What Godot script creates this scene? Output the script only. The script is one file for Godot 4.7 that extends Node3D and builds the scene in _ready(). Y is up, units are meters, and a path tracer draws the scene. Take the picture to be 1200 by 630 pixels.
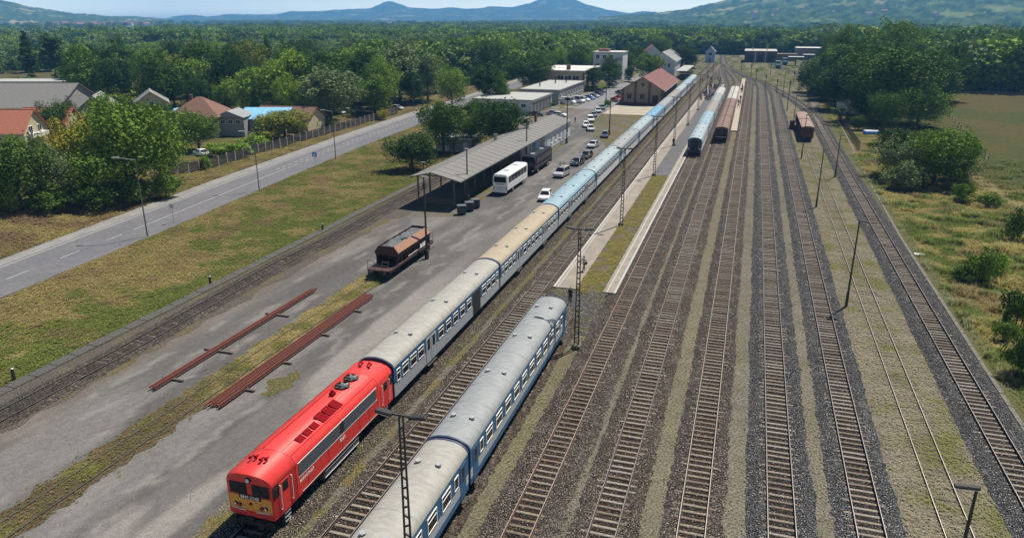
extends Node3D
# A railway station yard seen from the air: tracks along -z, x across them, y up, metres.

const CAM_H := 27.5
const PITCH := 18.933
const YAW := 17.634
const FOCAL := 860.0   # of a 1200 x 630 picture

var MT := {}
var TX := {}
var used := {}
var rng := RandomNumberGenerator.new()
var nz := FastNoiseLite.new()
var nz2 := FastNoiseLite.new()
var ncell := FastNoiseLite.new()

# ---------------------------------------------------------------- mesh builder
class MB:
	var v := PackedVector3Array()
	var n := PackedVector3Array()
	var c := PackedColorArray()
	var col := Color(1, 1, 1)
	var X := Transform3D()
	func tri(a: Vector3, b: Vector3, d: Vector3, ctr: Vector3) -> void:
		var nn := (d - a).cross(b - a)
		if nn.length_squared() < 1e-14: return
		nn = nn.normalized()
		if nn.dot((a + b + d) / 3.0 - ctr) < 0.0:
			var t := b
			b = d
			d = t
			nn = -nn
		var m := (X.basis * nn).normalized()
		v.append(X * a); v.append(X * b); v.append(X * d)
		for k in 3:
			n.append(m); c.append(col)
	func face(p: Array, ctr: Vector3) -> void:
		for k in range(1, p.size() - 1): tri(p[0], p[k], p[k + 1], ctr)
	func sheet(a: Vector3, b: Vector3, d: Vector3, e: Vector3, side: Vector3) -> void:
		var ctr := (a + b + d + e) / 4.0 - side
		tri(a, b, d, ctr); tri(a, d, e, ctr)
	func stri(a: Vector3, b: Vector3, d: Vector3, na: Vector3, nb: Vector3, nd: Vector3) -> void:
		var nn := (d - a).cross(b - a)
		if nn.dot(na + nb + nd) < 0.0:
			var t := b
			b = d
			d = t
			t = nb
			nb = nd
			nd = t
		v.append(X * a); v.append(X * b); v.append(X * d)
		n.append((X.basis * na).normalized()); n.append((X.basis * nb).normalized()); n.append((X.basis * nd).normalized())
		for k in 3: c.append(col)
	func box(o: Vector3, s: Vector3, b := Basis()) -> void:
		var h := s / 2.0
		var ax := [b.x * h.x, b.y * h.y, b.z * h.z]
		for k in 3:
			var u: Vector3 = ax[(k + 1) % 3]
			var w: Vector3 = ax[(k + 2) % 3]
			for sg in [-1.0, 1.0]:
				var q: Vector3 = o + ax[k] * sg
				face([q - u - w, q + u - w, q + u + w, q - u + w], o)
	func bbox(o: Vector3, s: Vector3, bv: float) -> void:   # box with chamfered edges
		var h := s / 2.0
		bv = minf(bv, minf(h.x, minf(h.y, h.z)) * 0.9)
		var P := {}
		for sx in [-1, 1]:
			for sy in [-1, 1]:
				for sz in [-1, 1]:
					var w := Vector3(sx * h.x, sy * h.y, sz * h.z)
					P[[sx, sy, sz, 0]] = o + w - Vector3(0, sy * bv, sz * bv)
					P[[sx, sy, sz, 1]] = o + w - Vector3(sx * bv, 0, sz * bv)
					P[[sx, sy, sz, 2]] = o + w - Vector3(sx * bv, sy * bv, 0)
					tri(P[[sx, sy, sz, 0]], P[[sx, sy, sz, 1]], P[[sx, sy, sz, 2]], o)
		for s1 in [-1, 1]:
			face([P[[s1, -1, -1, 0]], P[[s1, 1, -1, 0]], P[[s1, 1, 1, 0]], P[[s1, -1, 1, 0]]], o)
			face([P[[-1, s1, -1, 1]], P[[1, s1, -1, 1]], P[[1, s1, 1, 1]], P[[-1, s1, 1, 1]]], o)
			face([P[[-1, -1, s1, 2]], P[[1, -1, s1, 2]], P[[1, 1, s1, 2]], P[[-1, 1, s1, 2]]], o)
			for s2 in [-1, 1]:
				face([P[[s1, s2, -1, 0]], P[[s1, s2, 1, 0]], P[[s1, s2, 1, 1]], P[[s1, s2, -1, 1]]], o)
				face([P[[s1, -1, s2, 0]], P[[s1, 1, s2, 0]], P[[s1, 1, s2, 2]], P[[s1, -1, s2, 2]]], o)
				face([P[[-1, s1, s2, 1]], P[[1, s1, s2, 1]], P[[1, s1, s2, 2]], P[[-1, s1, s2, 2]]], o)
	func cyl(a: Vector3, b: Vector3, r0: float, r1: float, seg := 10, caps := true) -> void:
		var ax := (b - a).normalized()
		var u := ax.cross(Vector3.UP if absf(ax.y) < 0.9 else Vector3.RIGHT).normalized()
		var w := ax.cross(u)
		for k in seg:
			var t0 := TAU * k / seg
			var t1 := TAU * (k + 1) / seg
			var d0 := u * cos(t0) + w * sin(t0)
			var d1 := u * cos(t1) + w * sin(t1)
			stri(a + d0 * r0, a + d1 * r0, b + d1 * r1, d0, d1, d1)
			if r1 > 0.0: stri(a + d0 * r0, b + d1 * r1, b + d0 * r1, d0, d1, d0)
			if caps:
				if r0 > 0.0: tri(a, a + d0 * r0, a + d1 * r0, (a + b) / 2.0)
				if r1 > 0.0: tri(b, b + d0 * r1, b + d1 * r1, (a + b) / 2.0)
	func rod(pts: Array, r: float, seg := 6) -> void:
		for k in pts.size() - 1: cyl(pts[k], pts[k + 1], r, r, seg)
	# a cross-section in x,y drawn out along z; smooth where neighbouring faces turn by less than 35 degrees
	func extrude(poly: PackedVector2Array, z0: float, z1: float, caps := true, closed := true) -> void:
		var m := poly.size()
		var area := 0.0
		for k in m: area += poly[k].cross(poly[(k + 1) % m])
		var sg := 1.0 if area > 0.0 else -1.0
		var fn := []
		for k in m:
			var e := poly[(k + 1) % m] - poly[k]
			fn.append(Vector2(e.y, -e.x).normalized() * sg)
		for k in (m if closed else m - 1):
			var p := poly[k]
			var q := poly[(k + 1) % m]
			var f: Vector2 = fn[k]
			var fa: Vector2 = fn[(k - 1 + m) % m]
			var fb: Vector2 = fn[(k + 1) % m]
			var na := (f + fa).normalized() if f.dot(fa) > 0.82 else f
			var nb := (f + fb).normalized() if f.dot(fb) > 0.82 else f
			var A := Vector3(na.x, na.y, 0)
			var B := Vector3(nb.x, nb.y, 0)
			stri(Vector3(p.x, p.y, z0), Vector3(q.x, q.y, z0), Vector3(q.x, q.y, z1), A, B, B)
			stri(Vector3(p.x, p.y, z0), Vector3(q.x, q.y, z1), Vector3(p.x, p.y, z1), A, B, A)
		if caps:
			var ix := Geometry2D.triangulate_polygon(poly)
			for k in range(0, ix.size(), 3):
				for zz in [z0, z1]:
					var a := Vector3(poly[ix[k]].x, poly[ix[k]].y, zz)
					var b := Vector3(poly[ix[k + 1]].x, poly[ix[k + 1]].y, zz)
					var d := Vector3(poly[ix[k + 2]].x, poly[ix[k + 2]].y, zz)
					tri(a, b, d, (a + b + d) / 3.0 + Vector3(0, 0, (z0 + z1) / 2.0 - zz))
	func mesh() -> ArrayMesh:
		var A := []
		A.resize(Mesh.ARRAY_MAX)
		A[Mesh.ARRAY_VERTEX] = v
		A[Mesh.ARRAY_NORMAL] = n
		A[Mesh.ARRAY_COLOR] = c
		var m := ArrayMesh.new()
		m.add_surface_from_arrays(Mesh.PRIMITIVE_TRIANGLES, A)
		return m

# ---------------------------------------------------------------- naming
func numbered(called: String) -> String:
	if not used.has(called):
		used[called] = 0
		return called
	used[called] += 1
	return "%s_%03d" % [called, used[called]]

func thing(called: String, label: String, category: String, at := Vector3.ZERO, turn := 0.0, group := "") -> Node3D:
	var o := Node3D.new()
	o.name = numbered(called)
	add_child(o)
	o.position = at
	o.rotation.y = turn
	tag(o, label, category, group)
	return o

func tag(o: Node, label: String, category: String, group := "") -> void:
	o.set_meta("label", label)
	o.set_meta("category", category)
	if group != "": o.set_meta("group", group)

func put(parent: Node, called: String, m, mat: Material) -> MeshInstance3D:
	var o := MeshInstance3D.new()
	var top: bool = parent == self
	o.name = numbered(called) if top else called
	o.mesh = m.mesh() if m is MB else m
	o.material_override = mat
	parent.add_child(o, true)
	return o

func put_at(parent: Node, called: String, m, mat: Material, at: Vector3, turn := 0.0) -> MeshInstance3D:
	var o := put(parent, called, m, mat)
	o.position = at
	o.rotation.y = turn
	return o

func structure(called: String, m, mat: Material) -> MeshInstance3D:
	var o := put(self, called, m, mat)
	o.set_meta("kind", "structure")
	o.set_meta("label", called.replace("_", " ") + " of the railway station surroundings")
	o.set_meta("category", called.replace("_", " "))
	return o

func copy_of(o: Node3D, at: Vector3, turn: float, label := "", group := "") -> Node3D:
	var r: Node3D = o.duplicate()
	var nm := String(o.name)
	var cut := RegEx.create_from_string("_[0-9]{3}$").sub(nm, "")
	r.name = numbered(cut)
	add_child(r)
	r.position = at
	r.rotation.y = turn
	if label != "": r.set_meta("label", label)
	if group != "": r.set_meta("group", group)
	return r

# a direction in the photograph (pixel of 1200 x 630) followed down to height h above the yard
func gp(px: float, py: float, h := 0.0) -> Vector3:
	var p := deg_to_rad(PITCH)
	var b := Basis(Vector3.UP, deg_to_rad(YAW)) * Basis(Vector3.RIGHT, -p)
	var d := b * Vector3(px - 600.0, 315.0 - py, -FOCAL)
	return Vector3(0, CAM_H, 0) + d * ((h - CAM_H) / d.y)

# height of a thing that stands at a known ground point and reaches up to picture row py
func height_to(at: Vector3, py: float) -> float:
	var p := deg_to_rad(PITCH)
	var b := Basis(Vector3.UP, deg_to_rad(YAW)) * Basis(Vector3.RIGHT, -p)
	var f := -b.z
	var u := b.y
	var r := at - Vector3(0, CAM_H, 0)
	var k := (315.0 - py) / FOCAL
	# (r + h*Y).u = k * (r + h*Y).f
	return (k * r.dot(f) - r.dot(u)) / (u.y - k * f.y)

# ---------------------------------------------------------------- textures and materials
func lin(r: float, g: float, b: float) -> Color:
	return Color(r, g, b).linear_to_srgb()

func noise_img(size: int, freq: float, sd: int, type: int, oct := 4) -> Image:
	var f := FastNoiseLite.new()
	f.seed = sd
	f.noise_type = type
	f.frequency = freq
	f.fractal_octaves = oct
	if type == FastNoiseLite.TYPE_CELLULAR:
		f.cellular_return_type = FastNoiseLite.RETURN_CELL_VALUE
		f.fractal_type = FastNoiseLite.FRACTAL_NONE
	return f.get_seamless_image(size, size)

# grey grain: sum of several noise images with weights, remapped to lo..hi
func grain(called: String, size: int, layers: Array, lo: float, hi: float, contrast := 1.0, bump := 0.0) -> void:
	var acc := PackedFloat32Array()
	acc.resize(size * size)
	var wsum := 0.0
	for l in layers:
		var im := noise_img(size, l[0], l[1], l[2], l[3])
		im.convert(Image.FORMAT_L8)
		var d := im.get_data()
		var w: float = l[4]
		wsum += w
		for k in size * size: acc[k] += d[k] * w
	var out := PackedByteArray()
	out.resize(size * size)
	for k in size * size:
		var t := clampf((acc[k] / (255.0 * wsum) - 0.5) * contrast + 0.5, 0.0, 1.0)
		out[k] = int((lo + (hi - lo) * t) * 255.0)
	var img := Image.create_from_data(size, size, false, Image.FORMAT_L8, out)
	var rgb := img.duplicate()
	rgb.convert(Image.FORMAT_RGB8)
	TX[called] = ImageTexture.create_from_image(rgb)
	if bump > 0.0:
		var nm: Image = rgb.duplicate()
		nm.convert(Image.FORMAT_RGBA8)
		nm.bump_map_to_normal_map(bump)
		TX[called + "_n"] = ImageTexture.create_from_image(nm)

func make_textures() -> void:
	var S := FastNoiseLite.TYPE_SIMPLEX_SMOOTH
	var C := FastNoiseLite.TYPE_CELLULAR
	var V := FastNoiseLite.TYPE_VALUE
	grain("gravel", 1024, [[0.22, 3, C, 1, 0.5], [0.10, 4, C, 1, 0.4], [0.02, 5, S, 4, 0.2]], 0.12, 1.0, 2.0, 6.0)
	grain("grass", 1024, [[0.11, 13, S, 3, 0.4], [0.03, 14, S, 4, 0.35], [0.35, 15, V, 2, 0.35]], 0.35, 1.0, 2.0, 6.0)
	grain("asphalt", 1024, [[0.3, 23, V, 2, 0.6], [0.012, 24, S, 5, 0.25], [0.06, 25, S, 3, 0.3]], 0.62, 1.0, 1.5)
	grain("plaster", 512, [[0.012, 33, S, 5, 0.6], [0.2, 34, V, 2, 0.3]], 0.72, 1.0, 1.5)
	grain("rust", 512, [[0.03, 43, S, 5, 0.6], [0.2, 44, V, 2, 0.4]], 0.5, 1.0, 1.6)
	grain("paint", 512, [[0.01, 53, S, 5, 0.7], [0.25, 54, V, 2, 0.2]], 0.86, 1.0, 1.4)
	grain("grime", 512, [[0.015, 73, S, 5, 0.55], [0.07, 74, S, 4, 0.3], [0.25, 75, V, 2, 0.15]], 0.82, 1.0, 1.5)
	grain("fiber", 512, [[0.02, 63, S, 5, 0.5], [0.22, 64, V, 3, 0.5]], 0.5, 1.0, 1.5, 3.0)

func mat(called: String, albedo: Color, rough := 0.85, tex := "", metres := 4.0, opt := {}) -> StandardMaterial3D:
	var m := StandardMaterial3D.new()
	m.resource_name = called
	m.albedo_color = albedo
	m.roughness = rough
	m.metallic = opt.get("metal", 0.0)
	m.metallic_specular = opt.get("spec", 0.5)
	if tex != "":
		m.albedo_texture = TX[tex]
		m.uv1_triplanar = true
		m.uv1_world_triplanar = opt.get("world", true)
		m.uv1_scale = opt.get("stretch", Vector3.ONE / metres)
		if opt.get("normal", 0.0) > 0.0:
			m.normal_enabled = true
			m.normal_texture = TX[tex + "_n"]
			m.normal_scale = opt.normal
	m.vertex_color_use_as_albedo = opt.get("vc", false)
	if opt.has("back"):
		m.backlight_enabled = true
		m.backlight = opt.back
	if opt.has("coat"):
		m.clearcoat_enabled = true
		m.clearcoat = opt.coat
		m.clearcoat_roughness = 0.1
	MT[called] = m
	return m

func make_materials() -> void:
	mat("ground", Color.WHITE, 1.0, "grass", 7.0, {"vc": true, "normal": 0.8, "spec": 0.1})
	mat("ballast", Color.WHITE, 0.95, "gravel", 7.0, {"vc": true, "normal": 0.9, "spec": 0.25})
	mat("asphalt", Color.WHITE, 0.93, "asphalt", 9.0, {"vc": true, "spec": 0.3})
	mat("platform", Color.WHITE, 0.93, "grime", 3.0, {"vc": true, "spec": 0.3})
	mat("hill", Color.WHITE, 1.0, "", 1.0, {"vc": true, "spec": 0.0})
	mat("blades", Color.WHITE, 0.9, "", 1.0, {"vc": true, "spec": 0.15, "back": Color(0.5, 0.5, 0.4)})
	mat("crack", lin(0.06, 0.058, 0.055), 0.95)
	mat("markings", lin(0.42, 0.42, 0.40), 0.8, "grime", 2.0)
	mat("concrete", lin(0.155, 0.145, 0.115), 0.9, "plaster", 3.0)
	mat("kerb", lin(0.11, 0.104, 0.092), 0.95, "fiber", 3.0)
	mat("sleeper_a", lin(0.32, 0.262, 0.2), 0.92, "fiber", 2.0)
	mat("sleeper_b", lin(0.23, 0.175, 0.128), 0.92, "fiber", 2.3)
	mat("sleeper_c", lin(0.38, 0.33, 0.27), 0.92, "fiber", 1.7)
	mat("sleeper_wood", lin(0.13, 0.105, 0.085), 0.95, "fiber", 1.6)
	mat("rail", lin(0.055, 0.03, 0.02), 0.8, "rust", 1.5)
	mat("rail_rusty", lin(0.10, 0.045, 0.026), 0.85, "rust", 1.5)
	mat("rail_head", lin(0.50, 0.47, 0.44), 0.32, "", 1.0, {"metal": 0.9})
	mat("rail_head_dull", lin(0.40, 0.36, 0.33), 0.45, "", 1.0, {"metal": 0.7})
	mat("loco_red", lin(0.76, 0.042, 0.034), 0.5, "grime", 3.0, {"world": false, "coat": 0.15, "stretch": Vector3(0.3, 0.2, 0.25)})
	mat("loco_hatch", lin(0.20, 0.008, 0.011), 0.95, "paint", 1.0, {"world": false, "spec": 0.1})
	mat("loco_orange", lin(0.82, 0.37, 0.07), 0.5, "paint", 2.0, {"world": false})
	mat("loco_grey", lin(0.088, 0.1, 0.115), 0.6, "paint", 1.0, {"world": false})
	mat("tank_grey", lin(0.16, 0.17, 0.17), 0.6, "rust", 2.0)
	mat("black_metal", lin(0.018, 0.018, 0.02), 0.65, "rust", 1.5)
	mat("dark_metal", lin(0.045, 0.04, 0.037), 0.7, "rust", 1.5)
	mat("rubber", lin(0.02, 0.02, 0.021), 0.9)
	mat("white_paint", lin(0.75, 0.75, 0.73), 0.55)
	mat("letter_white", lin(0.8, 0.8, 0.78), 0.6)
	mat("steel", lin(0.42, 0.43, 0.44), 0.4, "", 1.0, {"metal": 0.8})
	mat("window_glass", lin(0.012, 0.015, 0.018), 0.08, "", 1.0, {"spec": 0.35})
	mat("coach_blue", lin(0.028, 0.115, 0.25), 0.5, "grime", 3.0, {"world": false, "stretch": Vector3(0.3, 0.2, 0.7)})
	mat("coach_navy", lin(0.014, 0.035, 0.10), 0.5, "grime", 3.0, {"world": false, "stretch": Vector3(0.3, 0.2, 0.7)})
	mat("coach_grey", lin(0.42, 0.45, 0.475), 0.5, "grime", 3.0, {"world": false, "stretch": Vector3(0.3, 0.2, 0.7)})
	mat("coach_white", lin(0.70, 0.72, 0.74), 0.5, "grime", 3.0, {"world": false, "stretch": Vector3(0.3, 0.2, 0.7)})
	mat("roof_cream", lin(0.31, 0.305, 0.275), 0.7, "grime", 6.0, {"stretch": Vector3(0.16, 0.2, 0.26)})
	mat("roof_ochre", lin(0.345, 0.29, 0.205), 0.75, "grime", 6.0, {"stretch": Vector3(0.16, 0.2, 0.26)})
	mat("roof_grey", lin(0.235, 0.255, 0.262), 0.65, "grime", 6.0, {"stretch": Vector3(0.16, 0.2, 0.26)})
	mat("roof_lightblue", lin(0.215, 0.335, 0.395), 0.6, "grime", 6.0, {"stretch": Vector3(0.16, 0.2, 0.26)})
	mat("roof_paleblue", lin(0.27, 0.35, 0.375), 0.6, "grime", 6.0, {"stretch": Vector3(0.16, 0.2, 0.26)})
	mat("roof_blue", lin(0.10, 0.28, 0.44), 0.6, "grime", 6.0, {"stretch": Vector3(0.16, 0.2, 0.26)})
	mat("roof_brown", lin(0.25, 0.135, 0.105), 0.8, "rust", 4.0)
	mat("roof_taupe", lin(0.24, 0.22, 0.195), 0.75, "grime", 6.0, {"stretch": Vector3(0.16, 0.2, 0.26)})
	mat("roof_palegrey", lin(0.40, 0.385, 0.36), 0.75, "grime", 6.0, {"stretch": Vector3(0.16, 0.2, 0.26)})
	mat("brown_paint", lin(0.10, 0.045, 0.03), 0.7, "rust", 3.0)
	mat("wagon_red", lin(0.20, 0.035, 0.025), 0.75, "rust", 2.0)
	mat("wagon_dark", lin(0.075, 0.026, 0.022), 0.8, "rust", 2.0)
	mat("wagon_orange", lin(0.50, 0.27, 0.17), 0.85, "rust", 2.0)
	mat("wagon_roof", lin(0.40, 0.26, 0.22), 0.85, "rust", 3.0)
	mat("stone_load", lin(0.30, 0.32, 0.34), 0.95, "gravel", 3.0, {"normal": 1.0})
	mat("rail_stack_dark", lin(0.17, 0.045, 0.028), 0.85, "rust", 1.5)
	mat("rail_stack", lin(0.33, 0.085, 0.045), 0.85, "rust", 1.5)
	mat("timber", lin(0.17, 0.14, 0.11), 0.9, "fiber", 2.0)
	mat("bark", lin(0.09, 0.07, 0.05), 0.95, "fiber", 1.2)
	mat("roof_fibre", lin(0.27, 0.265, 0.25), 0.95, "fiber", 3.0)
	mat("roof_flat", lin(0.42, 0.43, 0.41), 0.9, "plaster", 6.0)
	mat("roof_white", lin(0.70, 0.69, 0.66), 0.8, "plaster", 6.0)
	mat("roof_tile_red", lin(0.37, 0.155, 0.14), 0.85, "rust", 2.5)
	mat("roof_tile_orange", lin(0.52, 0.185, 0.105), 0.8, "plaster", 2.5)
	mat("roof_tile_brown", lin(0.27, 0.135, 0.095), 0.9, "rust", 2.5)
	mat("roof_sky_blue", lin(0.22, 0.52, 0.78), 0.6, "plaster", 5.0)
	mat("wall_white", lin(0.66, 0.68, 0.70), 0.9, "plaster", 4.0)
	mat("wall_cream", lin(0.55, 0.48, 0.30), 0.9, "plaster", 4.0)
	mat("wall_beige", lin(0.44, 0.37, 0.26), 0.9, "plaster", 4.0)
	mat("wall_grey", lin(0.33, 0.33, 0.33), 0.9, "plaster", 4.0)
	mat("wall_blue", lin(0.42, 0.52, 0.68), 0.9, "plaster", 4.0)
	mat("wall_stone", lin(0.42, 0.355, 0.27), 0.95, "rust", 1.6)
	mat("wall_brick", lin(0.23, 0.095, 0.07), 0.95, "rust", 1.2)
	mat("door_brown", lin(0.05, 0.03, 0.022), 0.7, "fiber", 1.0)
	mat("fence_dark", lin(0.038, 0.033, 0.031), 0.9, "fiber", 1.0)
	mat("post_white", lin(0.62, 0.62, 0.60), 0.8, "plaster", 1.0)
	mat("lamp_pole", lin(0.05, 0.05, 0.05), 0.75, "rust", 1.0)
	mat("galvanised", lin(0.34, 0.35, 0.36), 0.5, "", 1.0, {"metal": 0.5})
	mat("sign_blue", lin(0.02, 0.16, 0.48), 0.5)
	mat("faded_red", lin(0.36, 0.12, 0.08), 0.9, "grime", 1.0)
	mat("sign_red", lin(0.5, 0.02, 0.02), 0.5)
	mat("bin_dark", lin(0.035, 0.05, 0.05), 0.6)
	mat("pool_blue", lin(0.05, 0.22, 0.55), 0.4)
	mat("bus_white", lin(0.74, 0.75, 0.76), 0.3, "", 1.0, {"coat": 0.6})
	mat("bus_black", lin(0.010, 0.010, 0.012), 0.4, "", 1.0, {"spec": 0.2})
	mat("tail_red", lin(0.45, 0.02, 0.02), 0.3)
	mat("lamp_clear", lin(0.6, 0.6, 0.58), 0.15)
	mat("person", Color.WHITE, 0.85, "", 1.0, {"vc": true})
	mat("truck_teal", lin(0.03, 0.20, 0.24), 0.5, "paint", 2.0)
	for k in [["dark", 0.068, 0.115, 0.020], ["mid", 0.120, 0.185, 0.026], ["light", 0.190, 0.270, 0.040], ["olive", 0.180, 0.190, 0.032], ["grey", 0.155, 0.195, 0.090], ["yellow", 0.34, 0.29, 0.045], ["deep", 0.044, 0.080, 0.018]]:
		mat("leaf_" + k[0], lin(k[1], k[2], k[3]), 0.7, "", 1.0, {"vc": true, "spec": 0.15, "back": Color(0.34, 0.42, 0.13)})
	for k in [["white", 0.72, 0.72, 0.72], ["silver", 0.42, 0.43, 0.44], ["black", 0.015, 0.015, 0.017], ["navy", 0.018, 0.035, 0.10], ["grey", 0.14, 0.15, 0.16], ["red", 0.36, 0.02, 0.02], ["blue", 0.06, 0.20, 0.42], ["green", 0.05, 0.16, 0.09]]:
		mat("car_" + k[0], lin(k[1], k[2], k[3]), 0.3, "", 1.0, {"coat": 0.8})

# ---------------------------------------------------------------- camera, sky, sun
func make_light() -> void:
	var cam := Camera3D.new()
	cam.name = "camera"
	add_child(cam)
	cam.position = Vector3(0, CAM_H, 0)
	cam.rotation_degrees = Vector3(-PITCH, YAW, 0)
	cam.fov = rad_to_deg(2.0 * atan(315.0 / FOCAL))
	cam.near = 0.5
	cam.far = 40000.0
	cam.current = true
	var env := Environment.new()
	env.background_mode = Environment.BG_SKY
	var sk := ProceduralSkyMaterial.new()
	sk.sky_top_color = Color(0.22, 0.33, 0.48)
	sk.sky_horizon_color = Color(1.4, 1.38, 1.17)
	sk.sky_curve = 0.07
	sk.ground_horizon_color = Color(0.55, 0.62, 0.66)
	sk.ground_bottom_color = Color(0.25, 0.26, 0.22)
	sk.energy_multiplier = 1.0
	var sky := Sky.new()
	sky.sky_material = sk
	env.sky = sky
	env.tonemap_mode = Environment.TONE_MAPPER_LINEAR
	env.tonemap_exposure = 1.6
	env.fog_enabled = true
	env.fog_density = 0.00017
	env.fog_light_color = Color(0.44, 0.72, 1.0)
	env.sdfgi_enabled = true
	env.ssao_enabled = true
	env.ssil_enabled = true
	var we := WorldEnvironment.new()
	we.name = "world_environment"
	we.environment = env
	add_child(we)
	var sun := DirectionalLight3D.new()
	sun.name = "sun"
	sun.light_color = Color(1.0, 0.965, 0.91)
	sun.light_energy = 1.6
	sun.light_angular_distance = 0.5
	sun.shadow_enabled = true
	add_child(sun)
	var el := deg_to_rad(60.0)
	var az := deg_to_rad(25.0)   # shadows fall towards +z and a little towards -x
	var d := Vector3(-sin(az) * cos(el), -sin(el), cos(az) * cos(el))
	sun.look_at_from_position(Vector3.ZERO, d, Vector3.UP)

# ---------------------------------------------------------------- ground
func nv(x: float, z: float, scale: float, off := 0.0) -> float:   # 0..1
	return clampf(nz.get_noise_2d((x + off) / scale, (z - off * 1.7) / scale) * 0.75 + 0.5, 0.0, 1.0)

func seg(points: Array, z: float) -> float:   # x at z along a polyline given as [z, x] with z falling
	if z >= points[0][0]: return points[0][1]
	for k in points.size() - 1:
		if z >= points[k + 1][0]:
			var t: float = (z - points[k][0]) / (points[k + 1][0] - points[k][0])
			return lerpf(points[k][1], points[k + 1][1], t)
	return points[-1][1]

const ROAD_R := [[40, -63.5], [-10, -68.2], [-40, -70.9], [-63, -73.0], [-79, -74.5], [-111, -78.3], [-136, -81.2], [-155, -82.9], [-177, -84.4], [-205, -86.5], [-260, -89.5], [-420, -99.0]]
const ROAD_LINE := [[40, -72.5], [-10, -76.5], [-59, -81.2], [-108, -86.6], [-155, -91.2], [-197, -94.2], [-260, -97.5], [-420, -107.0]]
const WALK_OUT := [[40, -75.0], [-10, -79.0], [-61, -83.8], [-107, -89.9], [-160, -95.2], [-204, -98.2], [-260, -100.5], [-420, -110.0]]
const T8_PATH := [[30, 18.4], [-150, 18.5], [-200, 18.6], [-225, 18.5], [-248, 17.7], [-278, 15.1], [-300, 12.2], [-339, 6.9], [-385, -2.2], [-440, -11.6], [-490, -17.4], [-620, -24.0]]

func bank(x: float, z: float) -> float:   # the low bank beyond the road, and the lie of the land on the left
	var d := seg(WALK_OUT, z) - x
	if d <= 0.0: return 0.0
	var amp := 1.9 * smoothstep(-118.0, -100.0, z)
	return amp * smoothstep(0.5, 13.0, d) + (nv(x, z, 9.0) - 0.5) * 0.5 * smoothstep(0.0, 6.0, d)

func ground_y(x: float, z: float) -> float:
	var y := bank(x, z)
	if x > -72.0 and x < -53.5:   # shallow ditch of the grass between road and siding
		var t := (x + 72.0) / 18.5
		y -= 0.55 * sin(clampf(t, 0.0, 1.0) * PI) * smoothstep(-170.0, -120.0, z)
		y += (nv(x, z, 5.0) - 0.5) * 0.16
	elif x > 22.0:
		y += (nv(x, z, 6.0) - 0.5) * 0.3 * smoothstep(22.0, 26.0, x)
	return y

const G_GREEN := Color(0.145, 0.165, 0.046)
const G_LUSH := Color(0.125, 0.155, 0.042)
const G_DRY := Color(0.27, 0.225, 0.10)
const G_BROWN := Color(0.20, 0.145, 0.085)
const G_TAN := Color(0.335, 0.30, 0.23)
const G_GRIT := Color(0.27, 0.248, 0.205)

func track_x8(z: float) -> float:
	return seg(T8_PATH, z)

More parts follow.
